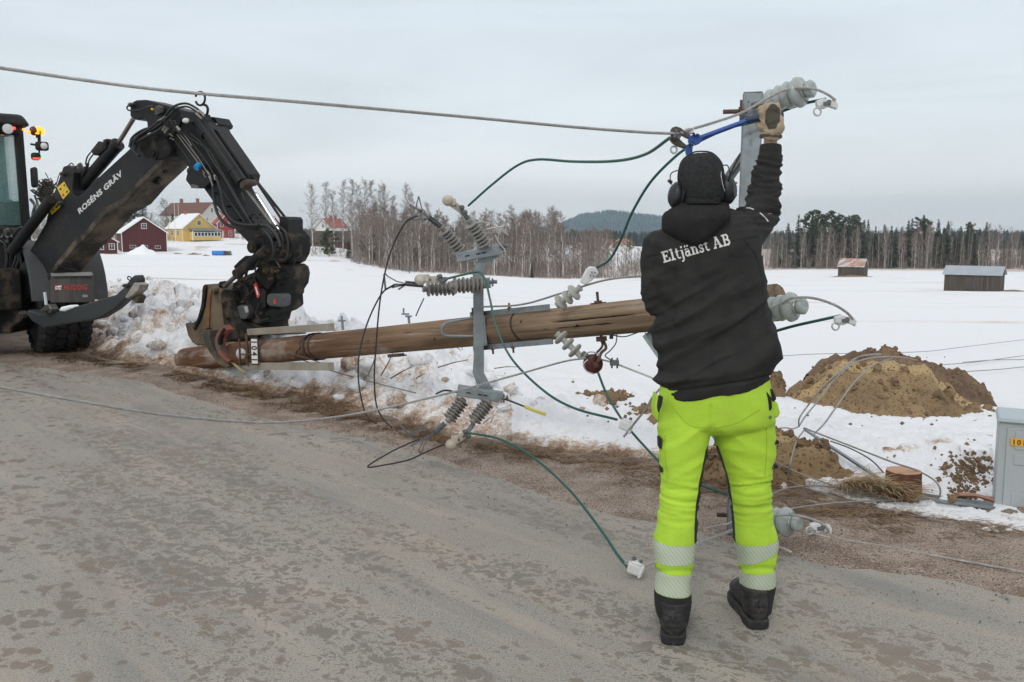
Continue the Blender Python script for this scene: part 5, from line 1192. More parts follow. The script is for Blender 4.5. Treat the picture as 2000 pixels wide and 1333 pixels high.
m = MB(); plate(m, [(534, 585), (539, 585), (539, 594), (534, 594)], .235, .01); m.build('sticker', bpy.data.materials['red_sticker'], TR, smooth=False)
m = MB(); plate(m, [(461, 600), (470, 596), (482, 598), (487, 612), (480, 624), (468, 624), (463, 614)], .24, .12); m.build('motor_cover', LGREY, TR, smooth=False, bevel=.012)
m = MB(); plate(m, [(476, 599), (483, 598), (485, 609), (480, 612)], .243, .006); m.build('type_plate', mat('type_plate', (.35, .35, .34), .4), TR, smooth=False)
m = MB(); plate(m, [(505, 566), (512, 564), (519, 570), (518, 602), (506, 606), (503, 598), (508, 590)], .22, .04); m.build('side_rib', BLK, TR, smooth=False, bevel=.01)
m = MB(); lcyl(m, (519, 489), (466, 534), 9.5, .34); lcyl(m, (466, 534), (462, 537), 11, .34); lcyl(m, (514, 492), (522, 486), 8.5, .34); m.build('tilt_cylinder', BLKD, LOADER)
m = MB(); lcyl(m, (465, 536), (438, 560), 4.5, .34); m.build('tilt_rod', PIPE, LOADER)
m = MB(); lcyl(m, (587, 488), (562, 510), 8.5, -.1); lcyl(m, (582, 492), (590, 496), 4, -.1); m.build('tilt_cylinder', BLKD, LOADER)
m = MB(); plate(m, [(456, 520), (466, 510), (478, 500), (488, 500), (492, 512), (470, 530), (456, 524)], .1, .2); m.build('rear_knob', BLKD, LOADER, bevel=.02)
m = MB(); lcyl(m, (432, 557), (441, 556), 7, .3); m.build('rod_eye', BLKD, LOADER)
for (x, y, rp, o_) in ((506, 520, 3, .23), (530, 545, 2.5, .23), (509, 556, 2, .23), (543, 530, 3, .19), (556, 536, 3.5, .19), (548, 556, 2.5, .19), (536, 562, 2, .19), (470, 560, 3, .17), (462, 574, 3, .17), (476, 590, 2.5, .17), (492, 604, 3, .17), (512, 612, 2.5, .17), (470, 548, 3, .17), (440, 590, 2.5, .27), (446, 622, 2.5, .27), (452, 585, 2, .27), (540, 482, 3, .17), (556, 492, 3, .17), (552, 508, 2.5, .17), (505, 462, 2.5, .16), (470, 430, 2, .15), (448, 404, 2, .15), (420, 378, 2, .15)):
    m = MB(); pinat(m, x, y, rp, o_, .025); m.build('bolt', RUSTB if (x+y) % 3 else BLKD, TR if y > 510 else LOADER)
for pts, r, o_ in (([(480, 548), (494, 540), (500, 556), (492, 572), (480, 580)], 2.2, .2), ([(508, 592), (500, 612), (510, 626), (524, 622)], 1.8, .24), ([(522, 512), (530, 508), (540, 512), (548, 524)], 2.4, .24), ([(466, 552), (480, 560), (486, 578), (476, 592)], 1.6, .2), ([(540, 440), (556, 452), (562, 474), (560, 500), (552, 512)], 2.2, .2), ([(530, 438), (548, 456), (552, 480), (548, 498)], 2.0, .24), ([(492, 512), (484, 524), (480, 540)], 2.6, .26)):
    m = MB(); lhose(m, pts, r, o_); m.build('hose', HOSE, LOADER)
for q in ([(446, 588), (452, 580), (462, 586), (470, 600), (464, 606), (452, 600)], [(520, 608), (538, 604), (540, 610), (528, 618), (516, 616)], [(536, 536), (548, 532), (560, 538), (556, 546), (540, 546)]):
    m = MB(); plate(m, q, .20, .05); m.build('cast_rib', BLKD, TR, smooth=False, bevel=.008)
# --- bucket with thumb grab, muddy
m = MB(); plate(m, [(399, 558), (405, 556), (428, 559), (434, 566), (438, 600), (440, 660), (436, 684), (412, 680), (399, 676), (384, 676), (375, 670), (366, 656), (360, 631), (366, 632), (376, 641), (386, 622), (394, 596)], .20, .5)
BK = m.build('bucket', MUDM, LOADER, smooth=False, bevel=.02)
m = MB()
plate(m, [(396, 560), (400, 556), (402, 562), (398, 598), (389, 626), (379, 645), (376, 641), (386, 622), (393, 596)], .23, .56); plate(m, [(402, 643), (408, 642), (412, 664), (420, 690), (410, 684), (402, 664)], .24, .1); m.build('bucket_edge', BLKD, BK, smooth=False)
m = MB(); plate(m, [(406, 566), (412, 566), (410, 600), (408, 640), (400, 642), (403, 600)], .215, .02); m.build('rust_streak', mat('rust_streak', (.25, .11, .05), .85, var=.4, vscale=4), BK, smooth=False)
m = MB(); plate(m, [(429, 572), (436, 566), (454, 568), (460, 600), (468, 628), (493, 640), (498, 651), (486, 658), (446, 668), (436, 640)], .26, .55); m.build('grab_body', BLKD, LOADER, smooth=False, bevel=.02)
m = MB(); pinat(m, 420, 568, 7, .22); m.build('grab_pin', MUDM, BK)
CLAWR = mat('worn_red_claw', (.30, .06, .04), .75, col2=(.12, .085, .06), vscale=5, lo=.40, hi=.58)
def claw(pts, wid, off, th, mt, name='claw'):
    P = spline([Vector((x, y, 0)) for x, y in pts], 6); n = len(P); L_, R_ = [], []
    for i, p in enumerate(P):
        t = (P[min(i+1, n-1)]-P[max(i-1, 0)]).normalized(); q = Vector((-t.y, t.x, 0)); w_ = lerp(wid[0], wid[1], i/(n-1)); L_.append(p+q*w_); R_.append(p-q*w_)
    mb = MB(); plate(mb, [(p.x, p.y) for p in L_+R_[::-1]], off, th); return mb.build(name, mt, LOADER, smooth=False, bevel=.006)
claw([(441, 640), (428, 654), (424, 668), (428, 688), (440, 702), (448, 707)], (6.5, 2.5), .66, .09, CLAWR)
claw([(404, 646), (404, 664), (414, 686), (428, 703), (446, 716)], (7, 4), .62, .11, MUDM)
claw([(438, 642), (428, 660), (427, 674)], (3, 2), .67, .05, BLKD)
claw([(440, 696), (452, 708), (466, 720), (477, 728)], (2.6, 1.6), .60, .03, YB, 'strap_end')
m = MB(); plate(m, [(498, 636), (526, 628), (527, 650), (508, 652), (496, 648)], .1, .3); m.build('grab_plate', BLKD, LOADER, smooth=False, bevel=.01)
# --- machine body, in its own frame
BO = G(110, 692)+Vector((-.08, .25, 0)); FW = Vector((-sin(radians(38)), cos(radians(38)), 0)); RT = Vector((FW.y, -FW.x, 0)); AX = (RT, FW, ZU)
def BP(r, f, z): return BO+RT*r+FW*f+ZU*z
TYREM = mat('big_tyre_rubber', (.014, .014, .015), .9, col2=(.055, .045, .036), vscale=3, bump=.6, bscale=40, lo=.5, hi=.75)
def wheel(r, f, R=.645, wd=.56):
    c = BP(r, f, R); mb = MB()
    prof = [(-wd/2, R*.55), (-wd/2, R*.72), (-wd*.47, R*.90), (-wd*.40, R*.955), (0, R*.965), (wd*.40, R*.955), (wd*.47, R*.90), (wd/2, R*.72), (wd/2, R*.55)]
    mb.lathe(c, RT, prof, 56)
    n = 26
    for k in range(n):       # staggered block tread
        for row, (off, w2) in enumerate(((-.205, .15), (-.068, .115), (.068, .115), (.205, .15))):
            a = 2*pi*(k+(.5 if row % 2 else 0))/n; e = FW*cos(a)+ZU*sin(a); t = -FW*sin(a)+ZU*cos(a)
            q = c+RT*off*wd/.56+e*R*.972; tw = (RT+t*(.35 if row < 2 else -.35)).normalized(); t2 = e.cross(tw).normalized()
            mb.box(q, (w2, 2*pi*R/n*.70, .055), (tw, t2, e), taper=.86)
    for s in (-1, 1):
        for k in range(n):
            a = 2*pi*(k+.5*(s > 0))/n; e = FW*cos(a)+ZU*sin(a); t = -FW*sin(a)+ZU*cos(a); mb.box(c+RT*s*wd*.49+e*R*.90, (.05, 2*pi*R/n*.45, .11), (RT, t, e), taper=.8)
    w_ = mb.build('wheel', TYREM, LOADER, angle=30)
    k = MB(); k.lathe(c-RT*wd*.44, RT, [(0, R*.50), (0, R*.56), (.03, R*.54), (.10, R*.40), (.12, R*.2), (wd*.88-.12, R*.2), (wd*.88-.1, R*.40), (wd*.88-.03, R*.54), (wd*.88, R*.56), (wd*.88, R*.5)], 30); k.build('rim', LGREY, w_)
for r, f in ((0, 0), (-1.95, 0), (0, 3.4), (-1.95, 3.4)): wheel(r, f)
# fender over the rear right wheel
def fender():
    mb = MB(); P = []; n = 14; pts = []
    for i in range(n+1):
        a = lerp(radians(186), radians(30), i/n); R = .80; pts.append((R*cos(a)*1.0, .66+R*sin(a)*.98))
    pts = [(-.80, .72)]+pts[1:]; inn = [(f*.93, .66+(z-.66)*.93) for f, z in pts]
    mb.prism([BP(-.42, f, z) for f, z in pts+inn[::-1]], RT*.86); return mb
FEN = fender().build('fender', mat('matt_dark_plastic', (.055, .056, .058), .55, var=.2, vscale=2), LOADER, bevel=.01, angle=50)
def facing(pts, Y, mb, th): return mb.prism([W(x, y, Y) for x, y in pts], Vector((0, th, 0)))
m = MB(); facing([(101, 538), (180, 537), (183, 588), (181, 591), (97, 592), (97, 545)], 10.72, m, .04); PAN = m.build('mud_flap', mat('dusty_flap', (.050, .048, .046), .7, col2=(.10, .085, .07), vscale=2.5, stretch=(5, 5, .6), lo=.45, hi=.65), LOADER, bevel=.008)
m = MB(); facing([(99, 534), (174, 532), (178, 535), (177, 539), (100, 540)], 10.68, m, .05); m.build('flap_rail', mat('pale_rail', (.30, .30, .29), .5, var=.3), PAN)
for (x0, y0, x1, y1) in ((100, 530, 122, 532), (112, 518, 150, 530), (122, 514, 152, 530)):
    m = MB(); m.bar(W(x0, y0, 10.66), W(x1, y1, 10.66), .014, .01); m.build('fender_rib', BLK, PAN)
def text_face(s, a, b, cap, mt, parent, Y, bold=.0, name='lettering', spacing=1.0):
    P, Q = W(*a, Y), W(*b, Y); ax = (Q-P); Lw = ax.length; ax.normalize(); nr = Vector((0, -1, 0)); up = ax.cross(nr); up = up if up.z > 0 else -up; up.normalize()
    o = text_mesh(s, cap/.70, mt, parent, P, ax, up, nr, name, bold, 1.0, 0, spacing)
    k = Lw/max((v.co+wloc(parent)-P).dot(ax) for v in o.data.vertices)
    for v in o.data.vertices: v.co += ax*((v.co+wloc(parent)-P).dot(ax)*(k-1))
    return o
text_face('HUDDIG', (125, 566.5), (171, 566), .060, mat('red_lettering', (.42, .05, .035), .5), PAN, 10.715, bold=.002, name='flap_lettering', spacing=1.1)
m = MB(); facing([(107, 557), (121, 557), (121, 567), (107, 567)], 10.712, m, .006); lg = m.build('logo', bpy.data.materials['red_lettering'], PAN, smooth=False)
m = MB(); facing([(108, 560), (120, 558), (120, 566), (108, 566)], 10.709, m, .003); m.build('logo_face', WHITEP, lg, smooth=False)
m = MB()
for x0, y0, x1, y1 in ((109, 563, 112, 561), (112, 561, 114, 564), (114, 564, 117, 562), (117, 562, 119, 561), (119, 561, 119, 565), (110, 565, 113, 565)): m.bar(W(x0, y0, 10.706), W(x1, y1, 10.706), .008, .003)
m.build('logo_mark', BLKI, lg, smooth=False)
m = MB(); facing([(161, 576), (171, 576), (171, 581), (161, 581)], 10.714, m, .003); m.build('small_print', mat('grey_print', (.28, .27, .25), .6), PAN, smooth=False)
# chassis, counterweights, boom seat
m = MB(); m.box(BP(-1.0, 1.9, .85), (1.1, 4.6, .5), AX); m.box(BP(-1.0, 3.4, 1.35), (1.3, 1.9, .8), AX); m.build('chassis', BLKD, LOADER, bevel=.03)
m = MB(); m.box(BP(-.98, 4.5, 1.45), (1.25, 1.5, .75), AX); m.build('engine_hood', BLK, LOADER, bevel=.08)
m = MB(); facing([(-190, 592), (0, 592), (18, 600), (46, 606), (46, 625), (22, 640), (20, 652), (-190, 655)], 10.9, m, .5); m.build('rear_frame', BLKD, LOADER, bevel=.02)
m = MB(); facing([(-40, 440), (12, 446), (26, 470), (22, 540), (40, 566), (60, 590), (46, 612), (-40, 612)], 11.25, m, .45); m.build('boom_seat', BLKD, LOADER, bevel=.02)
m = MB(); facing([(-60, 556), (8, 552), (15, 570), (10, 590), (-60, 596)], 10.8, m, .12); facing([(58, 486), (64, 480), (86, 516), (80, 520)], 11.0, m, .08); m.build('seat_bracket', LGREY, LOADER, bevel=.01)
m = MB()
for pts in ([(24, 462), (36, 448), (44, 444)], [(28, 470), (32, 500), (22, 530), (12, 545)], [(32, 468), (38, 500), (30, 530)], [(0, 470), (10, 480), (14, 510), (8, 540)], [(40, 500), (42, 520), (40, 545)]):
    m.tube(spline([W(x, y, 11.15) for x, y in pts], 6), .02, 7)
m.build('hose', HOSE, LOADER)
m = MB(); 
for k in range(14):
    x, y = rr.uniform(-5, 22), rr.uniform(448, 485); m.cyl(W(x, y, 11.2), W(x+rr.uniform(-6, 6), y+rr.uniform(-6, 6), 11.1), rr.uniform(.01, .022), n=7)
m.build('valve_fittings', PIPE, LOADER)
# outrigger arm to the right
m = MB(); off = .55; plate(m, [(48, 611), (55, 606), (79, 614), (113, 609), (173, 592), (226, 576), (245, 558), (254, 544), (263, 537), (267, 546), (266, 556), (250, 580), (223, 604), (194, 622), (168, 627), (84, 640), (62, 628)], off, .12); OR = m.build('outrigger', mat('outrigger_paint', (.028, .034, .036), .5, col2=(.07, .07, .065), vscale=2.5, bump=.2, bscale=25, lo=.5, hi=.7), LOADER, smooth=False, bevel=.015)
m = MB(); plate(m, [(246, 584), (244, 580), (262, 552), (273, 556), (270, 566), (256, 580)], off+.02, .13); m.build('outrigger_foot', mat('worn_foot_steel', (.42, .39, .36), .6, col2=(.14, .11, .09), vscale=4), OR, bevel=.01)
m = MB(); plate(m, [(253, 582), (264, 574), (272, 580), (266, 594)], off-.03, .10); m.build('foot_plate', MUDM, OR, bevel=.008)
m = MB(); lhose(m, [(255, 548), (250, 546), (250, 541), (254, 541), (257, 545)], 1.2, off+.05); m.build('foot_hook', BLK, OR)
m = MB(); pinat(m, 48, 614, 7, off); pinat(m, 92, 606, 5, off+.05, .05); pinat(m, 250, 558, 4, off, .05); m.build('outrigger_pins', PIPE, OR)
m = MB(); lcyl(m, (87, 571), (90, 596), 3.2, off); m.build('outrigger_rod', CHROME, LOADER)
m = MB(); plate(m, [(80, 612), (84, 600), (94, 594), (100, 604), (98, 612)], off+.06, .1); m.build('rod_clevis', PIPE, LOADER, bevel=.01)
m = MB(); plate(m, [(112, 608), (118, 600), (136, 596), (141, 602), (124, 609)], off+.02, .12); m.build('snow_lump', SN2, OR, bevel=.02)
m = MB(); facing([(78, 545), (97, 540), (97, 590), (84, 592)], 10.95, m, .3); m.build('side_box', BLKD, LOADER, bevel=.02)
# cab
CA = W(60, 445, 12.2); CA.z = 0
def CP(r, f, z): return CA+RT*r+FW*f+ZU*z
zb, zt = 1.58, 3.0; cw, cl = 1.55, 1.5
m = MB()
for (r, f) in ((-.06, 0), (-cw+.06, 0), (-.06, cl), (-cw+.06, cl)): m.bar(CP(r, f, zb), CP(r*.97-.02, f, zt), .11, .11, FW)
m.box(CP(-cw/2, 0, zb-.02), (cw, .12, .12), AX); m.box(CP(-.05, cl/2, zb), (.1, cl, .1), AX); m.box(CP(-cw+.05, cl/2, zb), (.1, cl, .1), AX)
CABF = m.build('cab_frame', BLK, LOADER, bevel=.02)
m = MB(); m.box(CP(-cw/2, cl/2, (zb+1.0)/2+.3), (cw, cl, .75), AX); m.build('cab_base', BLKD, LOADER, bevel=.03)
m = MB(); m.box(CP(-cw/2, cl/2-.05, zt+.03), (cw+.12, cl+.25, .16), AX, taper=.9); m.box(CP(-cw/2, -.06, zt-.10), (cw-.1, .14, .14), AX); m.build('cab_roof', BLK, LOADER, bevel=.05)
GLS = bpy.data.materials.new('tinted_glass'); GLS.use_nodes = True; gb = GLS.node_tree.nodes['Principled BSDF']; gb.inputs['Base Color'].default_value = (.22, .40, .37, 1); gb.inputs['Roughness'].default_value = .05; gb.inputs['Alpha'].default_value = .32
m = MB(); m.box(CP(-cw/2, .0, (zb+zt)/2), (cw-.2, .012, zt-zb-.12), AX); m.build('rear_window', GLS, CABF, smooth=False)
m = MB(); m.box(CP(-.05, cl/2, (zb+zt)/2), (.012, cl-.15, zt-zb-.12), AX); m.build('side_window', GLS, CABF, smooth=False)
m = MB(); m.box(CP(-cw+.05, cl/2, (zb+zt)/2), (.012, cl-.15, zt-zb-.12), AX); m.build('side_window', GLS, CABF, smooth=False)
m = MB(); m.box(CP(-cw*.5, cl*.45, zb+.12), (.52, .5, .2), AX); m.box(CP(-cw*.5, cl*.32, zb+.5), (.50, .14, .75), AX); m.build('seat', BLKD, LOADER, bevel=.05)
m = MB(); m.box(CP(-.40, .35, zb+.25), (.25, .5, .5), AX); m.box(CP(-.30, .8, zb+.2), (.4, .4, .45), AX); m.cyl(CP(-.5, .3, zb+.4), CP(-.52, .25, zb+.75), .02); m.box(CP(-.52, .22, zb+.82), (.14, .05, .12), AX); m.bar(CP(-.30, .1, zb+.62), CP(-.5, .15, zb+.72), .03, .03); m.build('controls', BLKD, LOADER, bevel=.02)
for r in (-.22, -.62, -1.1):
    p = CP(r, -.14, zt-.10); m = MB(); m.lathe(p+FW*.05, -FW, [(0, .05), (.04, .075), (.06, .075), (.062, .066)], 20); h_ = m.build('work_lamp', BLK, LOADER); m = MB(); m.lathe(p-FW*.01, -FW, [(0, .066), (.006, .064), (.012, .04), (.014, .01)], 20); m.build('lamp_glass', LAMPG, h_)
OR_E = mat('lit_orange_beacon', (.9, .25, .02), .3, emit=((1, .24, .012), 2.6)); RED_E = mat('lit_red_lamp', (.7, .03, .03), .3, emit=((1, .05, .03), 2.5)); ORG = mat('orange_glass', (.55, .16, .03), .2, emit=((1, .3, .05), .8))
for px, nm in ((74, 0), (-4, 1), (-70, 2)):
    p = W(px, 255, 12.15)
    m = MB(); m.cyl(p-ZU*.10, p-ZU*.04, .03); m.cyl(p-ZU*.30, p-ZU*.10, .012, n=8); b_ = m.build('beacon', BLK, LOADER); m = MB(); m.lathe(p-ZU*.055, ZU, [(0, .078), (.065, .078), (.095, .06), (.104, .02)], 18); m.build('beacon_glass', OR_E, b_)
p = W(66, 256, 12.1); m = MB(); m.ball(p, (.05, .06, .062)); m.ball(p+RT*.02-FW*.02, (.035, .035, .045)); m.build('mirror_lamp', mat('lamp_amber_dark', (.09, .03, .01), .2), LOADER)
for px, py, mt, r in ((27, 251, RED_E, .022), (45.5, 253.5, OR_E, .016), (56, 258, OR_E, .024)):
    p = W(px, py, 12.0); m = MB(); m.ball(p, r, n=10, m=6); m.build('marker_lamp', mt, LOADER)
for px, py, w2, h2, col in ((82, 286, .16, .12, LAMPG), (70, 306, .115, .10, LGREY)):
    p = W(px, py, 12.1); m = MB(); m.box(p, (w2, .09, h2), AX); h_ = m.build('side_lamp', BLK, LOADER, bevel=.03); m = MB()
    if col is LAMPG: m.ball(p-FW*.04+RT*.01, (.055, .03, .045))
    else:
        m.box(p-FW*.045-ZU*.03, (.09, .012, .02), AX)
    m.build('lamp_glass', col if col is LAMPG else RED_E, h_)
m = MB(); m.cyl(W(78, 256, 12.1), W(78, 282, 12.1), .012, n=8); m.cyl(W(60, 282, 12.1), W(80, 285, 12.1), .014, n=8); m.build('lamp_bracket', BLK, LOADER)
m = MB(); m.box(W(67, 347, 12.1), (.07, .18, .27), AX); m.build('mirror', BLK, LOADER, bevel=.03)
m = MB()
for k in range(150):         # bristly bundle of straw and branches behind the boom foot
    x, y = rr.gauss(90, 9), rr.gauss(378, 9); a = rr.uniform(.3, 2.8); p = W(x, y+4, 12.6); m.tube([p, p+Vector((cos(a), rr.uniform(-.3, .3), sin(a)))*rr.uniform(.06, .16)], rr.uniform(.006, .014), 4)
m.build('brush_bundle', mat('grey_bristles', (.16, .14, .11), .9, var=.5, vscale=8), LOADER, smooth=False)
m = MB(); m.tube(spline([W(60, 390, 12.0), W(68, 402, 11.9), (W(64, 420, 11.9)), W(66, 445, 11.8)], 6), .02, 8); m.tube(spline([W(72, 392, 12.0), W(74, 405, 11.9), (W(70, 425, 11.9))], 6), .016, 8); m.build('handrail', PIPE, LOADER)
# ================================================================ CABLES, CONDUCTORS AND THINGS ON THE GROUND
def path(pts, n=10): return spline([W(*p) for p in pts], n)
def surf(x, y):                    # top of road, verge or snow at a place
    s = sdist(x, y)[0]
    if s < -.25: return .005
    if s > 6.4: return land(x, y, s)
    return max(near_z(x, y, s)[0], .005 if s < .12 else -9)
def gpath(pts, h=.02, n=10):       # (px, py[, height]) resting on the ground
    out = []
    for p in pts:
        z = h if len(p) < 3 else p[2]; q = G(p[0], p[1], z)
        for _ in range(7):
            q = q.lerp(G(p[0], p[1], surf(q.x, q.y)+z), .8)
        out.append(q)
    return spline(out, n)
def conductor(name, P, R, mt, label, cat, rope=True, group=None, strands=6, pitch=None):
    mb = MB()
    if rope: mb.rope(P, R, strands, pitch)
    else: mb.tube(P, R, 8)
    o = mb.build(name, mt); return tag(o, label, cat, group)
WIREG = mat('grey_wire', (.33, .32, .30), .55, metal=.35, var=.25, vscale=30)
tipi = INS[0]
SKYP = path([(-120, 112, 2.85), (0, 133, 2.95), (300, 174, 3.05), (600, 201, 3.2), (900, 228, 3.4), (1150, 251, 3.55), (1310, 261, 3.62), (1345, 254, 3.66), (1400, 238, 3.75), (1450, 220, 3.92), (1500, 192, 4.12), (1535, 176, 4.18), (1562, 172, 4.16), (1590, 174, 4.12), (1615, 184, 4.1), (1632, 196, 4.1)])
conductor('overhead_conductor', SKYP, .0062, STRAND, 'thick twisted aluminium conductor crossing the sky and gripped by the blue cutter', 'power line')
def green(pts, label, R=.0072): return conductor('green_cable', path(pts), R, GREENC, label, 'cable', rope=False, group='green sheathed jumper cables')
green([(915, 402, 5.7), (960, 362, 5.5), (1010, 324, 5.2), (1050, 312, 5.0), (1120, 316, 4.7), (1200, 315, 4.3), (1260, 302, 4.0), (1308, 270, 3.72)], 'green cable curving over the sky from upper switch unit to the cutter jaws')
green([(1166, 523, 5.12), (1190, 508, 5.05), (1212, 470, 4.95), (1235, 415, 4.8), (1270, 357, 4.6), (1315, 310, 4.45), (1350, 285, 4.4), (1420, 252, 4.38), (1480, 236, 4.38), (1560, 206, 4.3), (1612, 194, 4.15)], 'green cable behind the worker\'s head, up to the top insulator clamp')
green([(872, 545, 5.66), (905, 537, 5.66), (935, 532, 5.64), (948, 548, 5.62), (957, 585, 5.58), (970, 640, 5.5), (1000, 702, 5.4), (1060, 762, 5.2), (1120, 797, 5.0), (1205, 820, 4.72)], 'green cable hanging from middle switch unit down to the pale hanging connector')
green([(1168, 728, 4.98), (1185, 770, 4.95), (1215, 820, 4.85), (1255, 868, 4.72), (1300, 912, 4.6), (1350, 940, 4.5), (1430, 970, 4.35), (1500, 998, 4.2), (1560, 1008, 4.1), (1606, 1024, 4.05)], 'green cable running behind the worker\'s knees to the lowest insulator')
green([(915, 846, 5.55), (975, 858, 5.35), (1040, 893, 5.05), (1110, 955, 4.65), (1170, 1030, 4.2), (1205, 1082, 3.95), (1228, 1110, 3.80)], 'green cable arching from the lowest switch unit down to the asphalt')
green([(1440, 690, 4.5), (1480, 660, 4.42), (1540, 640, 4.32), (1600, 626, 4.2), (1642, 617, 4.12)], 'short green cable right of the worker\'s waist to the middle insulator clamp')
conductor('hanging_conductor', path([(-130, 738, 3.1), (0, 757, 3.3), (150, 783, 3.45), (300, 808, 3.65), (450, 823, 3.9), (560, 825, 4.05), (700, 808, 4.3), (870, 770, 4.55), (1000, 735, 4.8), (1100, 707, 4.98), (1145, 700, 5.02)]), .0060, STRAND, 'grey conductor sagging low over the road, left part, tied to the red spool insulator', 'power line')
conductor('hanging_conductor', path([(1172, 702, 5.0), (1200, 710, 4.98), (1285, 743, 4.85), (1400, 790, 4.7), (1480, 820, 4.6)]), .0055, STRAND, 'thin conductor from the red spool insulator to behind the worker\'s back', 'power line')
conductor('twisted_conductor', path([(1218, 854, 4.68), (1232, 836, 4.66), (1262, 798, 4.55), (1285, 764, 4.5), (1370, 690, 4.4), (1440, 640, 4.3), (1500, 606, 4.18), (1530, 590, 4.15), (1552, 582, 4.13), (1590, 583, 4.1), (1630, 596, 4.08), (1655, 612, 4.08), (1666, 624, 4.08)]), .0066, STRAND, 'twisted conductor from hanging connector behind the worker and over the middle insulator', 'power line')
conductor('twisted_conductor', path([(1222, 1118, 3.79), (1260, 1106, 3.84), (1340, 1072, 3.98), (1430, 1036, 4.1), (1490, 1014, 4.08), (1530, 1006, 4.06), (1560, 1008, 4.02), (1595, 1018, 3.98), (1612, 1028, 3.97), (1619, 1040, 3.97)]), .0066, STRAND, 'twisted conductor from the connector on the road past the boots to the lowest insulator', 'power line')
conductor('cut_conductor', path([(1380, 1032, 4.15), (1420, 1024, 4.12), (1440, 1022, 4.1), (1490, 1060, 4.05), (1520, 1068, 4.0), (1546, 1079, 3.98)]), .0060, STRAND, 'short cut conductor end poking out right of the right calf', 'power line')
def gwire(pts, label, R=.0055, rope=True, h=.015, lst=False):
    return conductor('ground_wire', gpath(pts, h), R, WIREG if not rope else STRAND, label, 'wire', rope=rope, group='loose wires lying at the roadside')
gwire([(1576, 1039, .05), (1600, 1046), (1700, 1063), (1850, 1090), (2000, 1118), (2150, 1150)], 'thick twisted wire along the gravel verge, lowest of the roadside wires')
gwire([(1505, 966, .05), (1547, 952, .08), (1611, 950, .06), (1705, 966), (1758, 976), (1829, 976)], 'loose wire lying across grass towards the channel, upper of a close pair', .005, False)
gwire([(1450, 1012, .1), (1533, 996, .07), (1630, 983, .05), (1743, 977), (1822, 975, .02), (1836, 966, .05), (1834, 950, .10), (1820, 935, .14), (1788, 918, .16), (1743, 903, .16), (1668, 874, .15), (1593, 845, .14), (1571, 836, .12)], 'long wire looping round beside the cut stump', .005, False)
gwire([(1508, 899, .1), (1555, 922, .06), (1608, 942, .03), (1670, 960, .02), (1740, 974, .02)], 'wire coming from behind the knee down onto the straw', .0042, False)
gwire([(1572, 838, .14), (1556, 862, .16), (1545, 900, .14), (1540, 928, .1), (1546, 942, .05), (1600, 962, .03), (1668, 982), (1799, 1011), (1930, 1033), (2000, 1043), (2120, 1060)], 'wire bending sharply down and running on along the gravel edge', .005, False)
gwire([(1560, 834, .12), (1562, 816, .2), (1580, 790, .3), (1604, 762, .42), (1640, 728, .55), (1668, 702, .62), (1692, 694, .62), (1720, 692, .6)], 'wire arching up over the soil mound, farthest left of three', .0055, False)
gwire([(1560, 834, .12), (1572, 815, .18), (1593, 789, .26), (1630, 741, .40), (1668, 710, .50), (1712, 698, .55), (1758, 698, .5), (1791, 704, .45)], 'wire arching up over the soil mound, middle of three', .0055, False)
gwire([(1590, 848, .08), (1610, 828, .12), (1630, 800, .2), (1668, 748, .33), (1705, 714, .44), (1743, 700, .5)], 'wire arching up over the soil mound, nearest of three', .0060, False)
gwire([(1505, 840, .12), (1532, 836, .12), (1548, 838, .12), (1560, 834, .12)], 'short end of wire left of the steel rod', .004, False)
for i, pts in enumerate(([(1460, 700), (1521, 696), (1593, 692), (1700, 690), (1806, 687), (1874, 679), (2000, 664), (2150, 648)], [(1840, 713), (1911, 707), (2000, 695), (2100, 684)], [(1880, 708), (1960, 703), (2100, 704)], [(1889, 726), (1950, 722), (2000, 717), (2100, 708)])):
    gwire(pts, 'thin wire on open snow beyond the soil mound, %s' % ('longest and topmost', 'short upper one at right edge', 'middle one at right edge', 'lowest at right edge')[i], .0075, False, .03)
m = MB(); P = gpath([(1570, 837, .12), (1640, 885, .09), (1724, 938, .03)], .05, 2); m.bar(P[0], P[-1], .020, .004); m.bar(P[0]+Vector((0, 0, -.007)), P[-1]+Vector((0, 0, -.007)), .004, .016)
tag(m.build('steel_rod', GALV), 'galvanised angle rod leaning from the wires down to the straw', 'rod')
m = MB(); P = gpath([(1622, 862, .07), (1660, 876, .06), (1700, 898, .05), (1728, 926, .03)], .05, 5); m.tube(P, .004, 6); tag(m.build('dark_wire', BLKR), 'thin dark wire beside the angle rod on the snow', 'wire')
m = MB(); a, b = gpath([(1796, 972, .03), (1940, 992, .03)], .03, 2)[::1][0], gpath([(1796, 972, .03), (1940, 992, .03)], .03, 2)[-1]
m.bar(a, b, .075, .006); m.bar(a+Vector((.02, .035, .008)), b+Vector((.02, .035, .008)), .006, .016); m.bar(a-Vector((.02, .035, -.008)), b-Vector((.02, .035, -.008)), .006, .016); tag(m.build('steel_channel', GALV), 'flat galvanised channel lying between the stump and the grey cabinet', 'steel channel')
m = MB(); P = gpath([(1868, 966, .03), (1905, 968, .05), (1942, 978, .04)], .03, 6); m.tube(P, .022, 8, flat=.5); tag(m.build('orange_pipe', mat('faded_orange_plastic', (.42, .20, .14), .6, var=.3)), 'faded orange plastic pipe piece left of the grey cabinet', 'pipe')
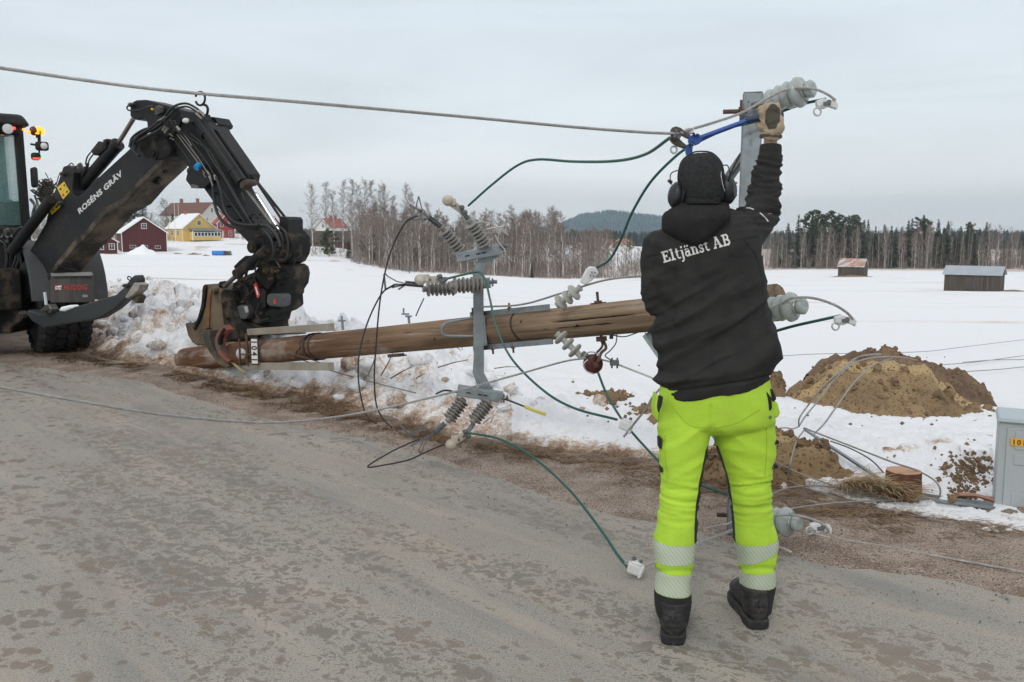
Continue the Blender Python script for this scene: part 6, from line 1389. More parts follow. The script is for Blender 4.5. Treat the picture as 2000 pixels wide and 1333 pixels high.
# hanging black cables at the left of the switch
def black(pts, label, R=.0052): return conductor('black_cable', path(pts), R, BLKR, label, 'cable', rope=False, group='black jumper cables hanging from the switch')
black([(816, 422, 5.7), (795, 432, 5.7), (772, 470, 5.7), (755, 520, 5.68), (742, 590, 5.65), (734, 680, 5.6), (731, 740, 5.58), (735, 790, 5.55), (748, 818, 5.5), (766, 836, 5.45)], 'black cable hanging from the highest claws in front of the pole')
black([(770, 556, 5.7), (745, 575, 5.7), (718, 630, 5.65), (702, 690, 5.6), (700, 740, 5.55), (706, 780, 5.5), (716, 812, 5.45), (735, 828, 5.4)], 'black cable hanging furthest left from the middle claws')
black([(820, 858, 5.55), (795, 868, 5.5), (760, 885, 5.45), (718, 912, 5.42), (760, 907, 5.42), (800, 898, 5.45), (835, 882, 5.5), (868, 868, 5.55)], 'black cable folded in a sharp bend above the asphalt by lowest unit')
m = MB(); m.tube(path([(851, 770, 5.78), (870, 763, 5.8), (900, 768, 5.9), (960, 775, 5.9), (985, 780, 5.72), (1000, 785, 5.68), (1028, 796, 5.62)]), .006, 8)
o = m.build('black_lead', BLKR); tag(o, 'short black lead with yellow frayed end right of the lowest switch unit', 'cable')
m = MB(); m.tube(path([(1024, 794, 5.62), (1040, 801, 5.6), (1066, 810, 5.58)]), .010, 7); m.build('frayed_end', mat('yellow_tape', (.62, .52, .06), .6), o)
m = MB(); m.tube(path([(828, 563+20, 6.6), (820, 600, 6.6), (812, 618, 6.6)]), .005, 6); tag(m.build('dangling_cord', BLKR), 'thin dark cord hanging below the middle switch unit', 'cord')
conductor('thin_cable', path([(940, 600, 5.8), (1020, 595, 5.6), (1100, 572, 5.3), (1180, 548, 5.1), (1250, 540, 4.95), (1330, 536, 4.8)]), .006, WIREG, 'thin grey blue cable from the clamp rail to behind the worker\'s shoulder', 'cable', rope=False)
m = MB(); m.tube(path([(1187, 655, 4.98), (1203, 650, 4.95), (1203, 670, 4.92), (1192, 685, 4.9), (1182, 695, 4.9), (1195, 705, 4.9)]), .0035, 6); m.tube(path([(1196, 655, 4.98), (1220, 658, 4.9), (1245, 650, 4.85)]), .0035, 6); m.box(W(1194, 657, 4.93), (.02, .02, .03)); tag(m.build('bonding_lead', BLKR), 'thin black bonding lead curling under the pole to a small clamp', 'wire')
m = MB(); c = W(1200, 709, 4.96); m.box(c, (.05, .03, .03)); m.cyl(c+Vector((-.015, -.01, -.03)), c+Vector((-.015, -.01, .03)), .006, n=8); m.cyl(c+Vector((.015, -.01, -.03)), c+Vector((.015, -.01, .03)), .006, n=8); tag(m.build('wire_clamp', GALVD, bevel=.003), 'small dark bolted clamp on the conductor right of the red spool insulator', 'clamp')
m = MB(); m.tube(spline([W(1148, 703, 4.98), W(1140, 712, 4.97), W(1146, 725, 4.97), W(1160, 731, 4.96)], 5), .004, 6); m.tube(spline([W(1140, 699, 4.98), W(1146, 690, 4.97), W(1158, 688, 4.97), W(1172, 694, 4.97)], 5), .004, 6)
tag(m.build('wire_tie', ALU), 'pale wire tie wound round the red spool insulator', 'wire tie')
def connector(px, py, Y, ang, label, s=1.0):
    c = W(px, py, Y); a = Vector((cos(ang), -.15, sin(ang))).normalized(); n_ = Vector((0, -1, 0)); n_ = (n_-a*n_.dot(a)).normalized(); b = a.cross(n_).normalized()
    mb = MB(); mb.box(c, (.078*s, .045*s, .050*s), (a, n_, b), taper=.82); mb.box(c-b*.030*s, (.05*s, .04*s, .018*s), (a, n_, b)); mb.box(c+a*.03*s, (.018*s, .05*s, .062*s), (a, n_, b))
    o = mb.build('line_connector', WHITEC, bevel=.007); tag(o, label, 'connector')
    k = MB(); k.cyl(c-b*.035*s-a*.02, c-b*.055*s-a*.02, .009, n=6); k.cyl(c-b*.035*s+a*.012, c-b*.052*s+a*.012, .008, n=6); k.build('bolt_heads', GALVD, o); return c
connector(1222, 832, 4.69, -.35, 'pale bolted connector hanging in the air left of the worker\'s thigh')
cc = connector(1240, 1112, 3.80, -.35, 'pale bolted connector lying on the asphalt left of the worker\'s shin', .95)
m = MB(); m.tube([W(1232, 1106, 3.80), W(1224, 1101, 3.80)], .004, 6); m.torus(W(1224, 1099, 3.80), (0, 1, .2), .008, .0028, 14, 6); tag(m.build('connector_ring', ALU), 'small ring bolt standing on the connector on the asphalt', 'ring bolt')
# wedge clamps with pigtail eye at the free conductor ends
def wedge(px, py, Y, ex, ey, label):
    c = W(px, py, Y); e = W(ex, ey, Y-.02); d = (e-c).normalized(); n_ = Vector((0, -1, 0)); mb = MB()
    P = lambda x, y: W(px+x, py+y, Y)
    sgn = 1
    mb.prism([P(-22, -4), P(-8, -8), (P(8, -3)), P(16, 6), P(13, 12), P(2, 8), P(-6, 12), P(-18, 12), P(-22, 4)], Vector((0, .03, 0)))
    mb.prism([P(8, -6), P(16, -2), P(20, 4), P(18, 14), P(14, 14), P(12, 4)], Vector((0, .022, 0)))
    o = mb.build('wedge_clamp', WHITEC, bevel=.004); tag(o, label, 'clamp')
    k = MB(); k.cyl(c+Vector((0, -.012, .0)), c+Vector((0, .04, .0)), .010, n=10); k.box(W(px-3, py+3, Y-.004), (.03, .012, .016)); k.build('clamp_bolt', GALVD, o)
    r = MB(); r.tube([W(px-14, py+8, Y), e], .0058, 8); f = e+d*.020; r.torus(f, Vector((.1, -1, .1)), .017, .0042, 20, 7); r.build('pigtail_eye', ALU, o); return o
wedge(1618, 200, 4.1, 1602, 214, 'cast wedge clamp with eye at the top conductor end, against the sky')
wedge(1654, 624, 4.08, 1638, 634, 'cast wedge clamp with eye right of the middle insulator, against snow')
wedge(1606, 1030, 3.97, 1588, 1035, 'cast wedge clamp with eye lying by the lowest insulator on the verge')
def snow_strip():               # crusty pinkish remnant of snow lying between straw and channel
    cl_ = [(1490, 935, 7), (1560, 950, 10), (1640, 966, 7), (1700, 988, 9), (1850, 1008, 17), (2000, 1030, 24), (2200, 1062, 30)]; V = []; D = []; nx, ny = 260, 34
    for i in range(nx+1):
        px = lerp(1490, 2200, i/nx)
        for (a, y0, h0), (b_, y1, h1) in zip(cl_, cl_[1:]):
            if a <= px <= b_: k = (px-a)/(b_-a); cy, hw = lerp(y0, y1, k), lerp(h0, h1, k); break
        for j in range(ny+1):
            f = j/ny*2-1; q = G(px, cy+f*hw*1.6); s = sdist(q.x, q.y)[0]; zb = max(.0, min(surf(q.x, q.y), .05)); pp = Vector((q.x, q.y, 5))
            e = sstep(.0, .35, 1-abs(f)+fbm(pp*3.2, 5)*.75-.28); V.append(Vector((q.x, q.y, zb-.02+e*(.045+.016*fbm(pp*13, 4)+.010*abs(noise.noise(pp*38)))))); D.append(.20+.30*(1-e)+.12*noise.noise(pp*6))
    n = ny+1; mb = MB(); mb.add(V, [(i*n+j, (i+1)*n+j, (i+1)*n+j+1, i*n+j+1) for i in range(nx) for j in range(ny)])
    o = mb.build('snow_strip', SNOWM, loc=(0, 0, 0), angle=180); tag(o, kind='structure'); set_attr(o, 'dirt', D)
    if sum(p.normal.z for p in o.data.polygons) < 0: o.data.flip_normals()
snow_strip()
# ---- soil mounds, stump, cabinet
def soil_mat(name, a, b):
    return mat(name, a, .95, col2=b, vscale=1.7, bump=1.0, bscale=26, lo=.42, hi=.60, detail=9)
SOIL = soil_mat('yellow_brown_soil', (.30, .205, .105), (.205, .138, .072)); SOIL2 = soil_mat('dark_brown_soil', (.21, .135, .078), (.125, .08, .05)); SOIL3 = soil_mat('pale_clay_crust', (.36, .26, .135), (.26, .17, .085))
def mound(label, prof, D, depth, mt, seed=0, sharp=1.0, base=.06, mt2=None):
    # prof: crest line (px, py) from left to right at distance D
    mb = MB(); nx, ny = 110, 46; V = []; x0, x1 = prof[0][0], prof[-1][0]; crest = []
    for i in range(nx+1):
        px = lerp(x0, x1, i/nx); 
        for (a, p), (b, q) in zip(prof, prof[1:]):
            if a <= px <= b: y = lerp(p, q, (px-a)/(b-a)); break
        crest.append((px, y))
    for j in range(ny+1):
        f = j/ny*2-1
        for i, (px, y) in enumerate(crest):
            X = (px-1000)/F*D; q = i/nx; dd = depth*(.35+.65*sin(pi*min(1, max(0, q)))**.6); Yw = D+f*dd; x = X*(Yw/D)**.3
            zl = surf(x, Yw); zt = W(px, y, D).z-zl; k = max(0, 1-abs(f)**(1.15 if f < 0 else 1.5))**.85
            pp = Vector((x, Yw, seed)); z = zl-base+max(0, zt+base)*k
            z += (fbm(pp*2.4, 5)*.10+fbm(pp*8, 4)*.045+.06*max(0, noise.noise(pp*5))+.05*abs(noise.noise(pp*3.3)))*sstep(0, .25, k)*min(1, .4+q*4)*min(1, .4+(1-q)*4)
            V.append(Vector((x, Yw, z)))
    n = nx+1; mb.add(V, [(j*n+i, j*n+i+1, (j+1)*n+i+1, (j+1)*n+i) for j in range(ny) for i in range(nx)])
    o = mb.build('soil_mound', mt, angle=180); tag(o, label, 'soil mound')
    pale = []
    for j in range(ny+1):
        f = j/ny*2-1
        for i in range(nx+1):
            q = i/nx; w_ = .10+.30*sstep(.62, .95, q)+.10*(1-sstep(.1, .3, q)); pale.append(0 if not mt2 else 1-min(1, abs(f+.06)/w_*.5))
    set_attr(o, 'pale', pale); return o
def pale_crest(m, col):
    n, l = m.node_tree.nodes, m.node_tree.links; b = n['Principled BSDF']; src = b.inputs['Base Color'].links[0].from_socket; at = n.new('ShaderNodeAttribute'); at.attribute_name = 'pale'
    t = n.new('ShaderNodeTexCoord'); q = n.new('ShaderNodeTexNoise'); q.inputs['Scale'].default_value = 5; q.inputs['Detail'].default_value = 8; q.inputs['Roughness'].default_value = .7; l.new(t.outputs['Object'], q.inputs[0])
    ad = n.new('ShaderNodeMath'); ad.operation = 'ADD'; l.new(at.outputs['Fac'], ad.inputs[0]); l.new(q.outputs[0], ad.inputs[1]); r = n.new('ShaderNodeMapRange'); r.inputs[1].default_value = .98; r.inputs[2].default_value = 1.10; l.new(ad.outputs[0], r.inputs[0])
    x = n.new('ShaderNodeMix'); x.data_type = 'RGBA'; x.inputs[7].default_value = (*col, 1); l.new(r.outputs[0], x.inputs[0]); l.new(src, x.inputs[6]); l.new(x.outputs[2], b.inputs['Base Color'])
pale_crest(SOIL, (.42, .30, .15)); speckle(SOIL, 45, (.10, .065, .035), .56, .64); speckle(SOIL2, 45, (.06, .04, .025), .56, .64)
mound('dark brown soil mound, the rear one of the overlapping pair on the snow', [(1585, 735), (1615, 712), (1645, 698), (1680, 690), (1730, 693), (1780, 700), (1830, 712), (1880, 728), (1935, 750)], 9.7, 1.2, SOIL2, 3)
mound('yellow brown soil mound with pale crest, the front one of overlapping pair', [(1550, 785), (1572, 768), (1610, 758), (1640, 726), (1662, 710), (1700, 712), (1760, 722), (1800, 732), (1840, 752), (1870, 775), (1905, 785), (1950, 800)], 8.5, 1.15, SOIL, 7, mt2=SOIL3)
mound('clay mound directly right of the worker\'s thigh, with straw on its right flank', [(1370, 880), (1420, 850), (1480, 843), (1520, 842), (1570, 848), (1610, 862), (1640, 885), (1665, 905), (1730, 928), (1780, 948)], 5.48, .42, SOIL, 11, mt2=SOIL3)
mound('clay mound between the hanging connector and the worker\'s left leg', [(1205, 850), (1235, 818), (1270, 800), (1320, 795), (1370, 812), (1420, 850)], 7.0, .6, SOIL, 15)
mound('small clay heap on snow left of the worker, above the green cables', [(1150, 805), (1165, 790), (1185, 786), (1198, 800)], 7.7, .35, SOIL, 17)
mound('little clay clod standing on snow just right of the tool pouch', [(1514, 762), (1520, 745), (1526, 741), (1532, 755), (1536, 765)], 8.6, .2, SOIL3, 21)
mound('low thin soil streak on snow left of the worker at waist height', [(1128, 782), (1150, 776), (1175, 778), (1200, 780), (1240, 786)], 8.2, .35, SOIL, 23)
SOILC = mat('soil_clods', (.25, .17, .09), .95, col2=(.15, .10, .058), vscale=2.5, bump=.8, bscale=40)
rs_ = random.Random(8)
clods = MB()
for o in [q for q in C.objects if q.name.startswith('soil_mound')]:
    vs_ = o.data.vertices
    for k in range(int(len(vs_)*.035)):
        v = vs_[rs_.randrange(len(vs_))]; q = v.co+o.location; r = abs(rs_.gauss(0, .016))+.006; k0 = len(clods.v); clods.ball(q+Vector((0, 0, r*.2)), r, n=7, m=5)
        for i in range(k0, len(clods.v)): clods.v[i] += Vector((rs_.uniform(-1, 1), rs_.uniform(-1, 1), rs_.uniform(-1, 1)))*r*.28
# stones and frozen clods of the dug hollow left of the cabinet
for k in range(300):
    px, py = rs_.gauss(1890, 26), rs_.gauss(926, 24); q = gpath([(px, py, .0), (px+1, py, .0)], .0, 1)[0]; r = abs(rs_.gauss(0, .008))+.004; k0 = len(clods.v); clods.ball(q, r, n=7, m=5)
    for i in range(k0, len(clods.v)): clods.v[i] += Vector((rs_.uniform(-1, 1), rs_.uniform(-1, 1), rs_.uniform(-1, 1)))*r*.28
for k in range(170):
    px, py = rs_.choice([(rs_.gauss(1250, 60), rs_.gauss(800, 14)), (rs_.gauss(1740, 110), rs_.gauss(800, 20)), (rs_.gauss(1560, 60), rs_.gauss(925, 18)), (rs_.gauss(1880, 28), rs_.gauss(925, 28)), (rs_.uniform(560, 1100), rs_.gauss(770, 40)), (rs_.uniform(1100, 1900), rs_.gauss(720, 25))])
    r = rs_.uniform(.006, .022)*(.6 if px < 1100 else 1); q = gpath([(px, py, .06), (px+1, py, .06)], .06, 1)[0]
    if sdist(q.x, q.y)[0] < .1: continue
    P = [q+Vector(e)*r*rs_.uniform(.6, 1.2) for e in ((1, 0, 0), (-1, 0, 0), (0, 1, 0), (0, -1, 0), (0, 0, .8), (0, 0, -.8))]
    clods.add(P, [(0, 2, 4), (2, 1, 4), (1, 3, 4), (3, 0, 4), (2, 0, 5), (1, 2, 5), (3, 1, 5), (0, 3, 5)])
tag(clods.build('soil_crumbs', SOILC, loc=(0, 0, 0), smooth=False), kind='stuff')
st = MB()
for k in range(1000):       # straw tufts on the mound flank and by the stump
    px, py = (rs_.gauss(1672, 30), rs_.gauss(948, 8)) if k % 3 else (rs_.gauss(1740, 24), rs_.gauss(962, 5))
    q = gpath([(px, py, .05), (px+1, py, .05)], .05, 1)[0]; a = rs_.gauss(-.6, .8); L = rs_.uniform(.06, .2); w_ = rs_.uniform(.001, .0022); t = Vector((cos(a), sin(a)*.6, rs_.uniform(-.15, .5)))*L; n_ = Vector((-sin(a), cos(a), .3))*w_
    st.add([q-n_, q+n_, q+t*.6+n_, q+t*.6-n_, q+t+Vector((0, 0, -.02))], [(0, 1, 2, 3), (3, 2, 4)])
tag(st.build('straw_tufts', mat('pale_straw', (.42, .31, .17), .9, col2=(.26, .17, .09), vscale=9), loc=(0, 0, 0), smooth=False), kind='stuff')
q = gpath([(1764, 944, 0), (1765, 944, 0)], 0, 1)[0]; T = thing('cut_stump', 'short reddish brown sawn pole stump standing in the straw beside the snow', 'stump', q)
mb = MB(); V = []; n = 40; R = .096
for z, k in ((-.15, 1.06), (0, 1.02), (.02, 1.0), (.062, .99), (.074, .97)):
    for j in range(n):
        a = 2*pi*j/n; r = R*k*(1+.02*noise.noise(Vector((cos(a)*2, sin(a)*2, 0)))+.010*noise.noise(Vector((cos(a)*9, sin(a)*9, z*2)))); V.append(q+Vector((cos(a)*r, sin(a)*r, z)))
mb.add(V, [(i*n+j, i*n+(j+1) % n, (i+1)*n+(j+1) % n, (i+1)*n+j) for i in range(4) for j in range(n)]); mb.build('bark', mat('red_brown_wood', (.17, .065, .038), .85, col2=(.07, .03, .02), vscale=9, stretch=(1, 1, .15), bump=.6, bscale=30), T)
CUT = bpy.data.materials.new('sawn_wood'); CUT.use_nodes = True; cn, cl = CUT.node_tree.nodes, CUT.node_tree.links; wv = cn.new('ShaderNodeTexWave'); wv.wave_type = 'RINGS'; wv.rings_direction = 'Z'; wv.inputs['Scale'].default_value = 42; wv.inputs['Distortion'].default_value = 1.5
tcx = cn.new('ShaderNodeTexCoord'); cl.new(tcx.outputs['Object'], wv.inputs[0]); rmp = cn.new('ShaderNodeValToRGB'); rmp.color_ramp.elements[0].color = (.38, .17, .09, 1); rmp.color_ramp.elements[1].color = (.50, .30, .17, 1); cl.new(wv.outputs[0], rmp.inputs[0]); cl.new(rmp.outputs[0], cn['Principled BSDF'].inputs[0])
mb = MB(); mb.add(V[-n:]+[q+Vector((0, 0, .076))], [(j, (j+1) % n, n) for j in range(n)]); mb.build('sawn_top', CUT, T)
q = G(1941, 992, .0); CABM = mat('cabinet_grey', (.42, .46, .465), .5, var=.08, vscale=2); T = thing('cable_cabinet', 'grey steel cable cabinet with yellow number strip at the right edge', 'cabinet', q+Vector((.3, .1, 0)))
yw = -.47; ax = (Vector((cos(yw), sin(yw), 0)), Vector((-sin(yw), cos(yw), 0)), ZU)
def KP(x, y, z): return q+ax[0]*x+ax[1]*y+ZU*z
m = MB(); m.box(KP(.32, .16, .215), (.64, .32, .56), ax); m.build('housing', CABM, T, bevel=.006)
m = MB(); m.box(KP(.32, .155, .505), (.67, .35, .026), ax, taper=.96); m.build('lid', mat('cabinet_lid', (.40, .47, .50), .5), T, bevel=.006)
m = MB(); m.box(KP(.33, -.004, .235), (.58, .012, .46), ax); DO = m.build('door', CABM, T, bevel=.003)
for z, h in ((.395, .10), (.29, .06), (.06, .07)):
    m = MB(); m.box(KP(.33, -.012, z), (.50, .006, h), ax); m.build('pressed_panel', CABM, DO, bevel=.0025)
m = MB(); m.box(KP(.145, -.018, .388), (.17, .004, .040), ax); ys = m.build('number_strip', mat('orange_strip', (.85, .42, .03), .5), DO, smooth=False)
P0_ = KP(.066, -.0205, .374)
o = text_mesh('101632', .040, BLKI, ys, P0_, ax[0], ZU, -ax[1], 'digits', .0008, .95, 0, 1.25)
# twigs sticking out of the bank
tw = MB()
for a, b in (((718, 735), (735, 690)), ((744, 734), (768, 688)), ((762, 740), (804, 717)), ((812, 740), (830, 730)), ((855, 718), (915, 703)), ((700, 690), (722, 684)), ((560, 690), (640, 715)), ((722, 700), (790, 672)), ((965, 720), (1010, 717)), ((884, 672), (912, 700)), ((896, 668), (905, 690))):
    A = gpath([(a[0], a[1], .1), (a[0]+1, a[1], .1)], .1, 1)[0]; B = W(b[0], b[1], A.y+.05); C_ = A.lerp(B, .5)+Vector((.01, 0, .01)); tw.tube([A, C_, B], [.006, .005, .003], 5)
tag(tw.build('dead_twigs', mat('dead_twig', (.17, .12, .07), .9, var=.4, vscale=6), loc=(0, 0, 0)), kind='stuff')
tag(conductor('dark_wire', path([(592, 704, 8.6), (640, 722, 8.2), (720, 745, 7.7), (812, 768, 7.2)]), .006, WIREG, 'thin dark wire lying on the snow bank below the pole', 'wire', rope=False))
# ================================================================ THE WORKER
def sec(L, R, Y, depth, yaw=0.0): 
    P, Q = W(L[0], L[1], Y), W(R[0], R[1], Y); c = (P+Q)/2; ax = (Q-P)/2; r = ax.length
    ay = Vector((0, depth/2, 0)); return (c, ax, ay)
def loft(mb, secs, n=36, e=2.3, sub=5, grow=0.0):
    # smooth interpolation of the sections
    S_ = []; m_ = len(secs)
    for i in range(m_-1):
        a, b, c, d = secs[max(i-1, 0)], secs[i], secs[i+1], secs[min(i+2, m_-1)]
        for k in range(sub):
            t = k/sub; S_.append(tuple(.5*((2*b[q])+(c[q]-a[q])*t+(2*a[q]-5*b[q]+4*c[q]-d[q])*t*t+(3*b[q]-a[q]-3*c[q]+d[q])*t**3) for q in range(3)))
    S_.append(secs[-1]); V = []
    for c, ax, ay in S_:
        if grow: ax = ax*((ax.length+grow)/ax.length); ay = ay*((ay.length+grow)/ay.length)
        for j in range(n):
            a = 2*pi*j/n; x, y = cos(a), sin(a); k = (abs(x)**e+abs(y)**e)**(-1/e); V.append(c+ax*x*k+ay*y*k)
    L = len(S_); fs = [(i*n+j, i*n+(j+1) % n, (i+1)*n+(j+1) % n, (i+1)*n+j) for i in range(L-1) for j in range(n)]
    fs += [tuple(range(n))[::-1], tuple((L-1)*n+j for j in range(n))]
    mb.add(V, fs)
def limb(mb, pts, grow=0.0, n=20):     # (px, py, Y, radius)
    P = [W(p[0], p[1], p[2]) for p in pts]; R = [p[3]+grow for p in pts]; Q = spline(P, 6); RR = []
    for i in range(len(pts)-1):
        for k in range(6): t = k/6; RR.append(lerp(R[i], R[i+1], t*t*(3-2*t)))
    RR.append(R[-1]); mb.tube(Q, RR, n); mb.ball(Q[0], RR[0], n=16, m=10); mb.ball(Q[-1], RR[-1], n=16, m=10)
def organic(name, mb, voxel, smooth, fold=None, mats=None, parent=None, loc=None, smooth2=0):
    me = bpy.data.meshes.new('tmp'); me.from_pydata([tuple(v) for v in mb.v], [], mb.f)
    bm = bmesh.new(); bm.from_mesh(me); bmesh.ops.recalc_face_normals(bm, faces=bm.faces); bm.to_mesh(me); bm.free()
    o = bpy.data.objects.new('tmp', me); C.objects.link(o)
    r = o.modifiers.new('r', 'REMESH'); r.mode = 'VOXEL'; r.voxel_size = voxel; s_ = o.modifiers.new('s', 'SMOOTH'); s_.iterations = smooth; s_.factor = .5
    bpy.context.view_layer.update(); dg = bpy.context.evaluated_depsgraph_get(); m2 = bpy.data.meshes.new_from_object(o.evaluated_get(dg))
    bpy.data.objects.remove(o)
    nn = [v.normal.copy() for v in m2.vertices]; cc = [v.co.copy() for v in m2.vertices]
    if fold: cc = [c+n_*fold(c, n_) for c, n_ in zip(cc, nn)]
    o0 = wloc(parent) if parent is not None else Vector(loc)
    out = bpy.data.meshes.new(name); out.from_pydata([tuple(c-o0) for c in cc], [], [tuple(p.vertices) for p in m2.polygons])
    for m_ in (mats if isinstance(mats, (list, tuple)) else [mats]): out.materials.append(m_)
    out.polygons.foreach_set('use_smooth', [True]*len(out.polygons)); bpy.data.meshes.remove(m2)
    ob = bpy.data.objects.new(name, out); C.objects.link(ob); WL[ob.name] = o0.copy()
    if parent is not None: ob.parent = parent
    else: ob.location = o0
    return ob
def ridge(x): return 1-abs(x)*2.0
def px_of(p):
    v = p-Vector((0, 0, CH)); fx = v.x; fy = v.y*cos(TH)-v.z*sin(TH); up = v.y*sin(TH)+v.z*cos(TH); return 1000+F*fx/fy, 666.5-F*up/fy
SKIN = mat('skin', (.52, .30, .21), .5, var=.12, vscale=12)
JKT = mat('black_jacket_cloth', (.027, .0265, .026), .82, col2=(.040, .039, .037), vscale=9, bump=.35, bscale=420, spec=.15)
HOODM = mat('black_fleece', (.031, .030, .030), .95, var=.2, vscale=30, bump=.35, bscale=300, spec=.08); BEAN = mat('charcoal_knit', (.046, .046, .047), .97, var=.35, vscale=80, bump=.4, bscale=350, spec=.08)
NEON = mat('fluorescent_yellow_cloth', (.47, .73, .045), .75, col2=(.33, .52, .035), vscale=2.6, bump=.35, bscale=300, lo=.45, hi=.75); DRK = mat('black_stretch_panel', (.018, .018, .019), .85, var=.3, vscale=20, bump=.3, bscale=300)
# section tables (photo px of the silhouette, distance, depth)
TORSO = [sec((1289, 778), (1496, 748), 3.39, .28), sec((1287, 762), (1508, 722), 3.39, .305), sec((1285, 735), (1513, 700), 3.39, .315), sec((1282, 700), (1516, 672), 3.39, .315), sec((1281, 650), (1504, 640), 3.40, .30), sec((1279, 600), (1496, 592), 3.40, .29),
         sec((1274, 550), (1490, 548), 3.40, .29), sec((1268, 510), (1487, 508), 3.40, .30), sec((1262, 482), (1488, 476), 3.40, .29), sec((1276, 456), (1482, 446), 3.41, .26), sec((1306, 440), (1462, 424), 3.42, .22), sec((1328, 425), (1432, 414), 3.43, .18), sec((1338, 398), (1405, 396), 3.43, .14)]
RARM = [(1448, 470, 3.42, .085), (1466, 446, 3.47, .083), (1480, 424, 3.54, .078), (1489, 398, 3.60, .069), (1494, 369, 3.62, .0625), (1499, 334, 3.62, .0565), (1503, 312, 3.62, .049), (1504, 305, 3.62, .045)]
LARM = [(1290, 488, 3.42, .078), (1280, 525, 3.42, .063), (1281, 565, 3.41, .059), (1289, 592, 3.42, .057), (1300, 578, 3.52, .053), (1315, 540, 3.62, .047), (1332, 480, 3.70, .041), (1340, 450, 3.72, .037)]
HOOD = [sec((1326, 402), (1418, 402), 3.40, .17), sec((1302, 412), (1423, 410), 3.37, .25), sec((1295, 432), (1421, 424), 3.35, .27), sec((1297, 450), (1408, 442), 3.34, .25), sec((1314, 466), (1392, 457), 3.33, .22), sec((1338, 479), (1376, 472), 3.32, .18)]
BODYO = G(1392, 1235)
HAND_R = dict(c=W(1511, 236, 3.62))
def hand(mb, k, grow, c, h, up, back, s=1.0):
    # c palm centre, h handle direction (towards the index side), up = from palm to the fingers, back = back of the hand
    mb.ball(c, (.042+grow, .020+grow, .043+grow), (h, back, up), 16, 10)
    mb.ball(c-up*.028-h*.004, (.036+grow, .022+grow, .030+grow), (h, back, up), 14, 9)
    for i, (o_, L, r) in enumerate(((.031, .92, .0095), (.0105, 1.0, .0098), (-.0105, .96, .0095), (-.030, .80, .0085))):
        b0 = c+h*o_+up*.026+back*.002
        pts = [b0-up*.01, b0+up*.020*L+back*.006, b0+up*.036*L-back*.004, b0+up*.040*L-back*.022, b0+up*.026*L-back*.038, b0+up*.008-back*.042, b0-up*.004-back*.034]
        mb.tube(spline(pts, 4), [r+grow]*(len(pts)*4-3), 10); mb.ball(pts[-1], r+grow, n=10, m=7); mb.ball(pts[1], r*1.12+grow, n=10, m=7)
    t0 = c+h*.028-up*.018; pts = [t0-h*.01, t0+h*.018+up*.010-back*.008, t0+h*.022+up*.028-back*.020, t0+h*.012+up*.040-back*.030]
    mb.tube(spline(pts, 4), [.0125+grow, .0125+grow, .0122+grow, .012+grow, .0118+grow, .0115+grow, .011+grow, .011+grow, .0108+grow, .0105+grow, .010+grow, .0098+grow, .0095+grow], 10); mb.ball(pts[-1], .0095+grow, n=10, m=7)
HA, HB = W(1374, 266, 3.70), W(1530, 222, 3.60); HD = (HA-HB).normalized()
UPR = (Vector((0, 0, 1))-HD*HD.z).normalized(); BKR = Vector((0, -1, 0)); BKR = (BKR-HD*BKR.dot(HD)); BKR = (BKR-UPR*BKR.dot(UPR)).normalized()
RC = W(1508, 238, 3.585); LC = W(1348, 404, 3.74)
LDn = Vector((0, 0, 1)); LUP = Vector((-.6, .5, 0)).normalized(); LBK = LDn.cross(LUP).normalized()
# --- the body itself (one continuous figure under the clothes)
b = MB()
loft(b, TORSO, grow=-.022); limb(b, RARM, -.014); limb(b, LARM, -.014)
b.tube(spline([W(1505, 295, 3.62), W(1505, 275, 3.615), W(1507, 258, 3.605)], 4), [.029, .028, .0275, .027, .027, .027, .027, .028, .029], 16); b.tube([W(1340, 452, 3.72), W(1345, 420, 3.735)], [.028, .027], 14)
hand(b, 0, -.003, RC, HD, UPR, BKR); hand(b, 0, -.003, LC, LDn, LUP, LBK)
LLEG = [sec((1300, 800), (1392, 800), 3.38, .20), sec((1287, 830), (1388, 834), 3.37, .21), sec((1290, 880), (1379, 880), 3.36, .20), sec((1292, 920), (1371, 920), 3.345, .185), sec((1293, 955), (1364, 955), 3.33, .165), sec((1292, 985), (1361, 985), 3.315, .155), sec((1287, 1020), (1360, 1020), 3.3, .16), sec((1279, 1062), (1357, 1062), 3.285, .165), sec((1280, 1085), (1354, 1085), 3.275, .16), sec((1281, 1115), (1352, 1115), 3.265, .155), sec((1280, 1150), (1348, 1150), 3.25, .150), sec((1281, 1180), (1347, 1180), 3.24, .145), sec((1284, 1202), (1345, 1202), 3.235, .14)]
RLEG = [sec((1392, 800), (1500, 800), 3.39, .20), sec((1388, 832), (1510, 828), 3.4, .21), sec((1405, 880), (1510, 880), 3.405, .20), sec((1416, 915), (1507, 915), 3.405, .185), sec((1424, 945), (1501, 945), 3.4, .165), sec((1429, 975), (1503, 975), 3.395, .155), sec((1432, 1015), (1508, 1015), 3.39, .16), sec((1434, 1055), (1516, 1055), 3.385, .17), sec((1441, 1085), (1515, 1085), 3.38, .16), sec((1446, 1115), (1511, 1115), 3.375, .15), sec((1447, 1145), (1510, 1145), 3.37, .145), sec((1449, 1170), (1508, 1170), 3.365, .14), sec((1451, 1190), (1505, 1190), 3.36, .135)]
HIPS = [sec((1292, 735), (1500, 728), 3.39, .25), sec((1288, 775), (1506, 770), 3.385, .265), sec((1286, 800), (1509, 800), 3.385, .265), sec((1288, 826), (1509, 826), 3.385, .25), sec((1320, 842), (1480, 842), 3.39, .17)]
loft(b, HIPS, grow=-.016); loft(b, LLEG, grow=-.016); loft(b, RLEG, grow=-.016)
b.tube([W(1370, 420, 3.43), W(1370, 385, 3.43)], .058, 18)
HC = W(1369, 352, 3.43)
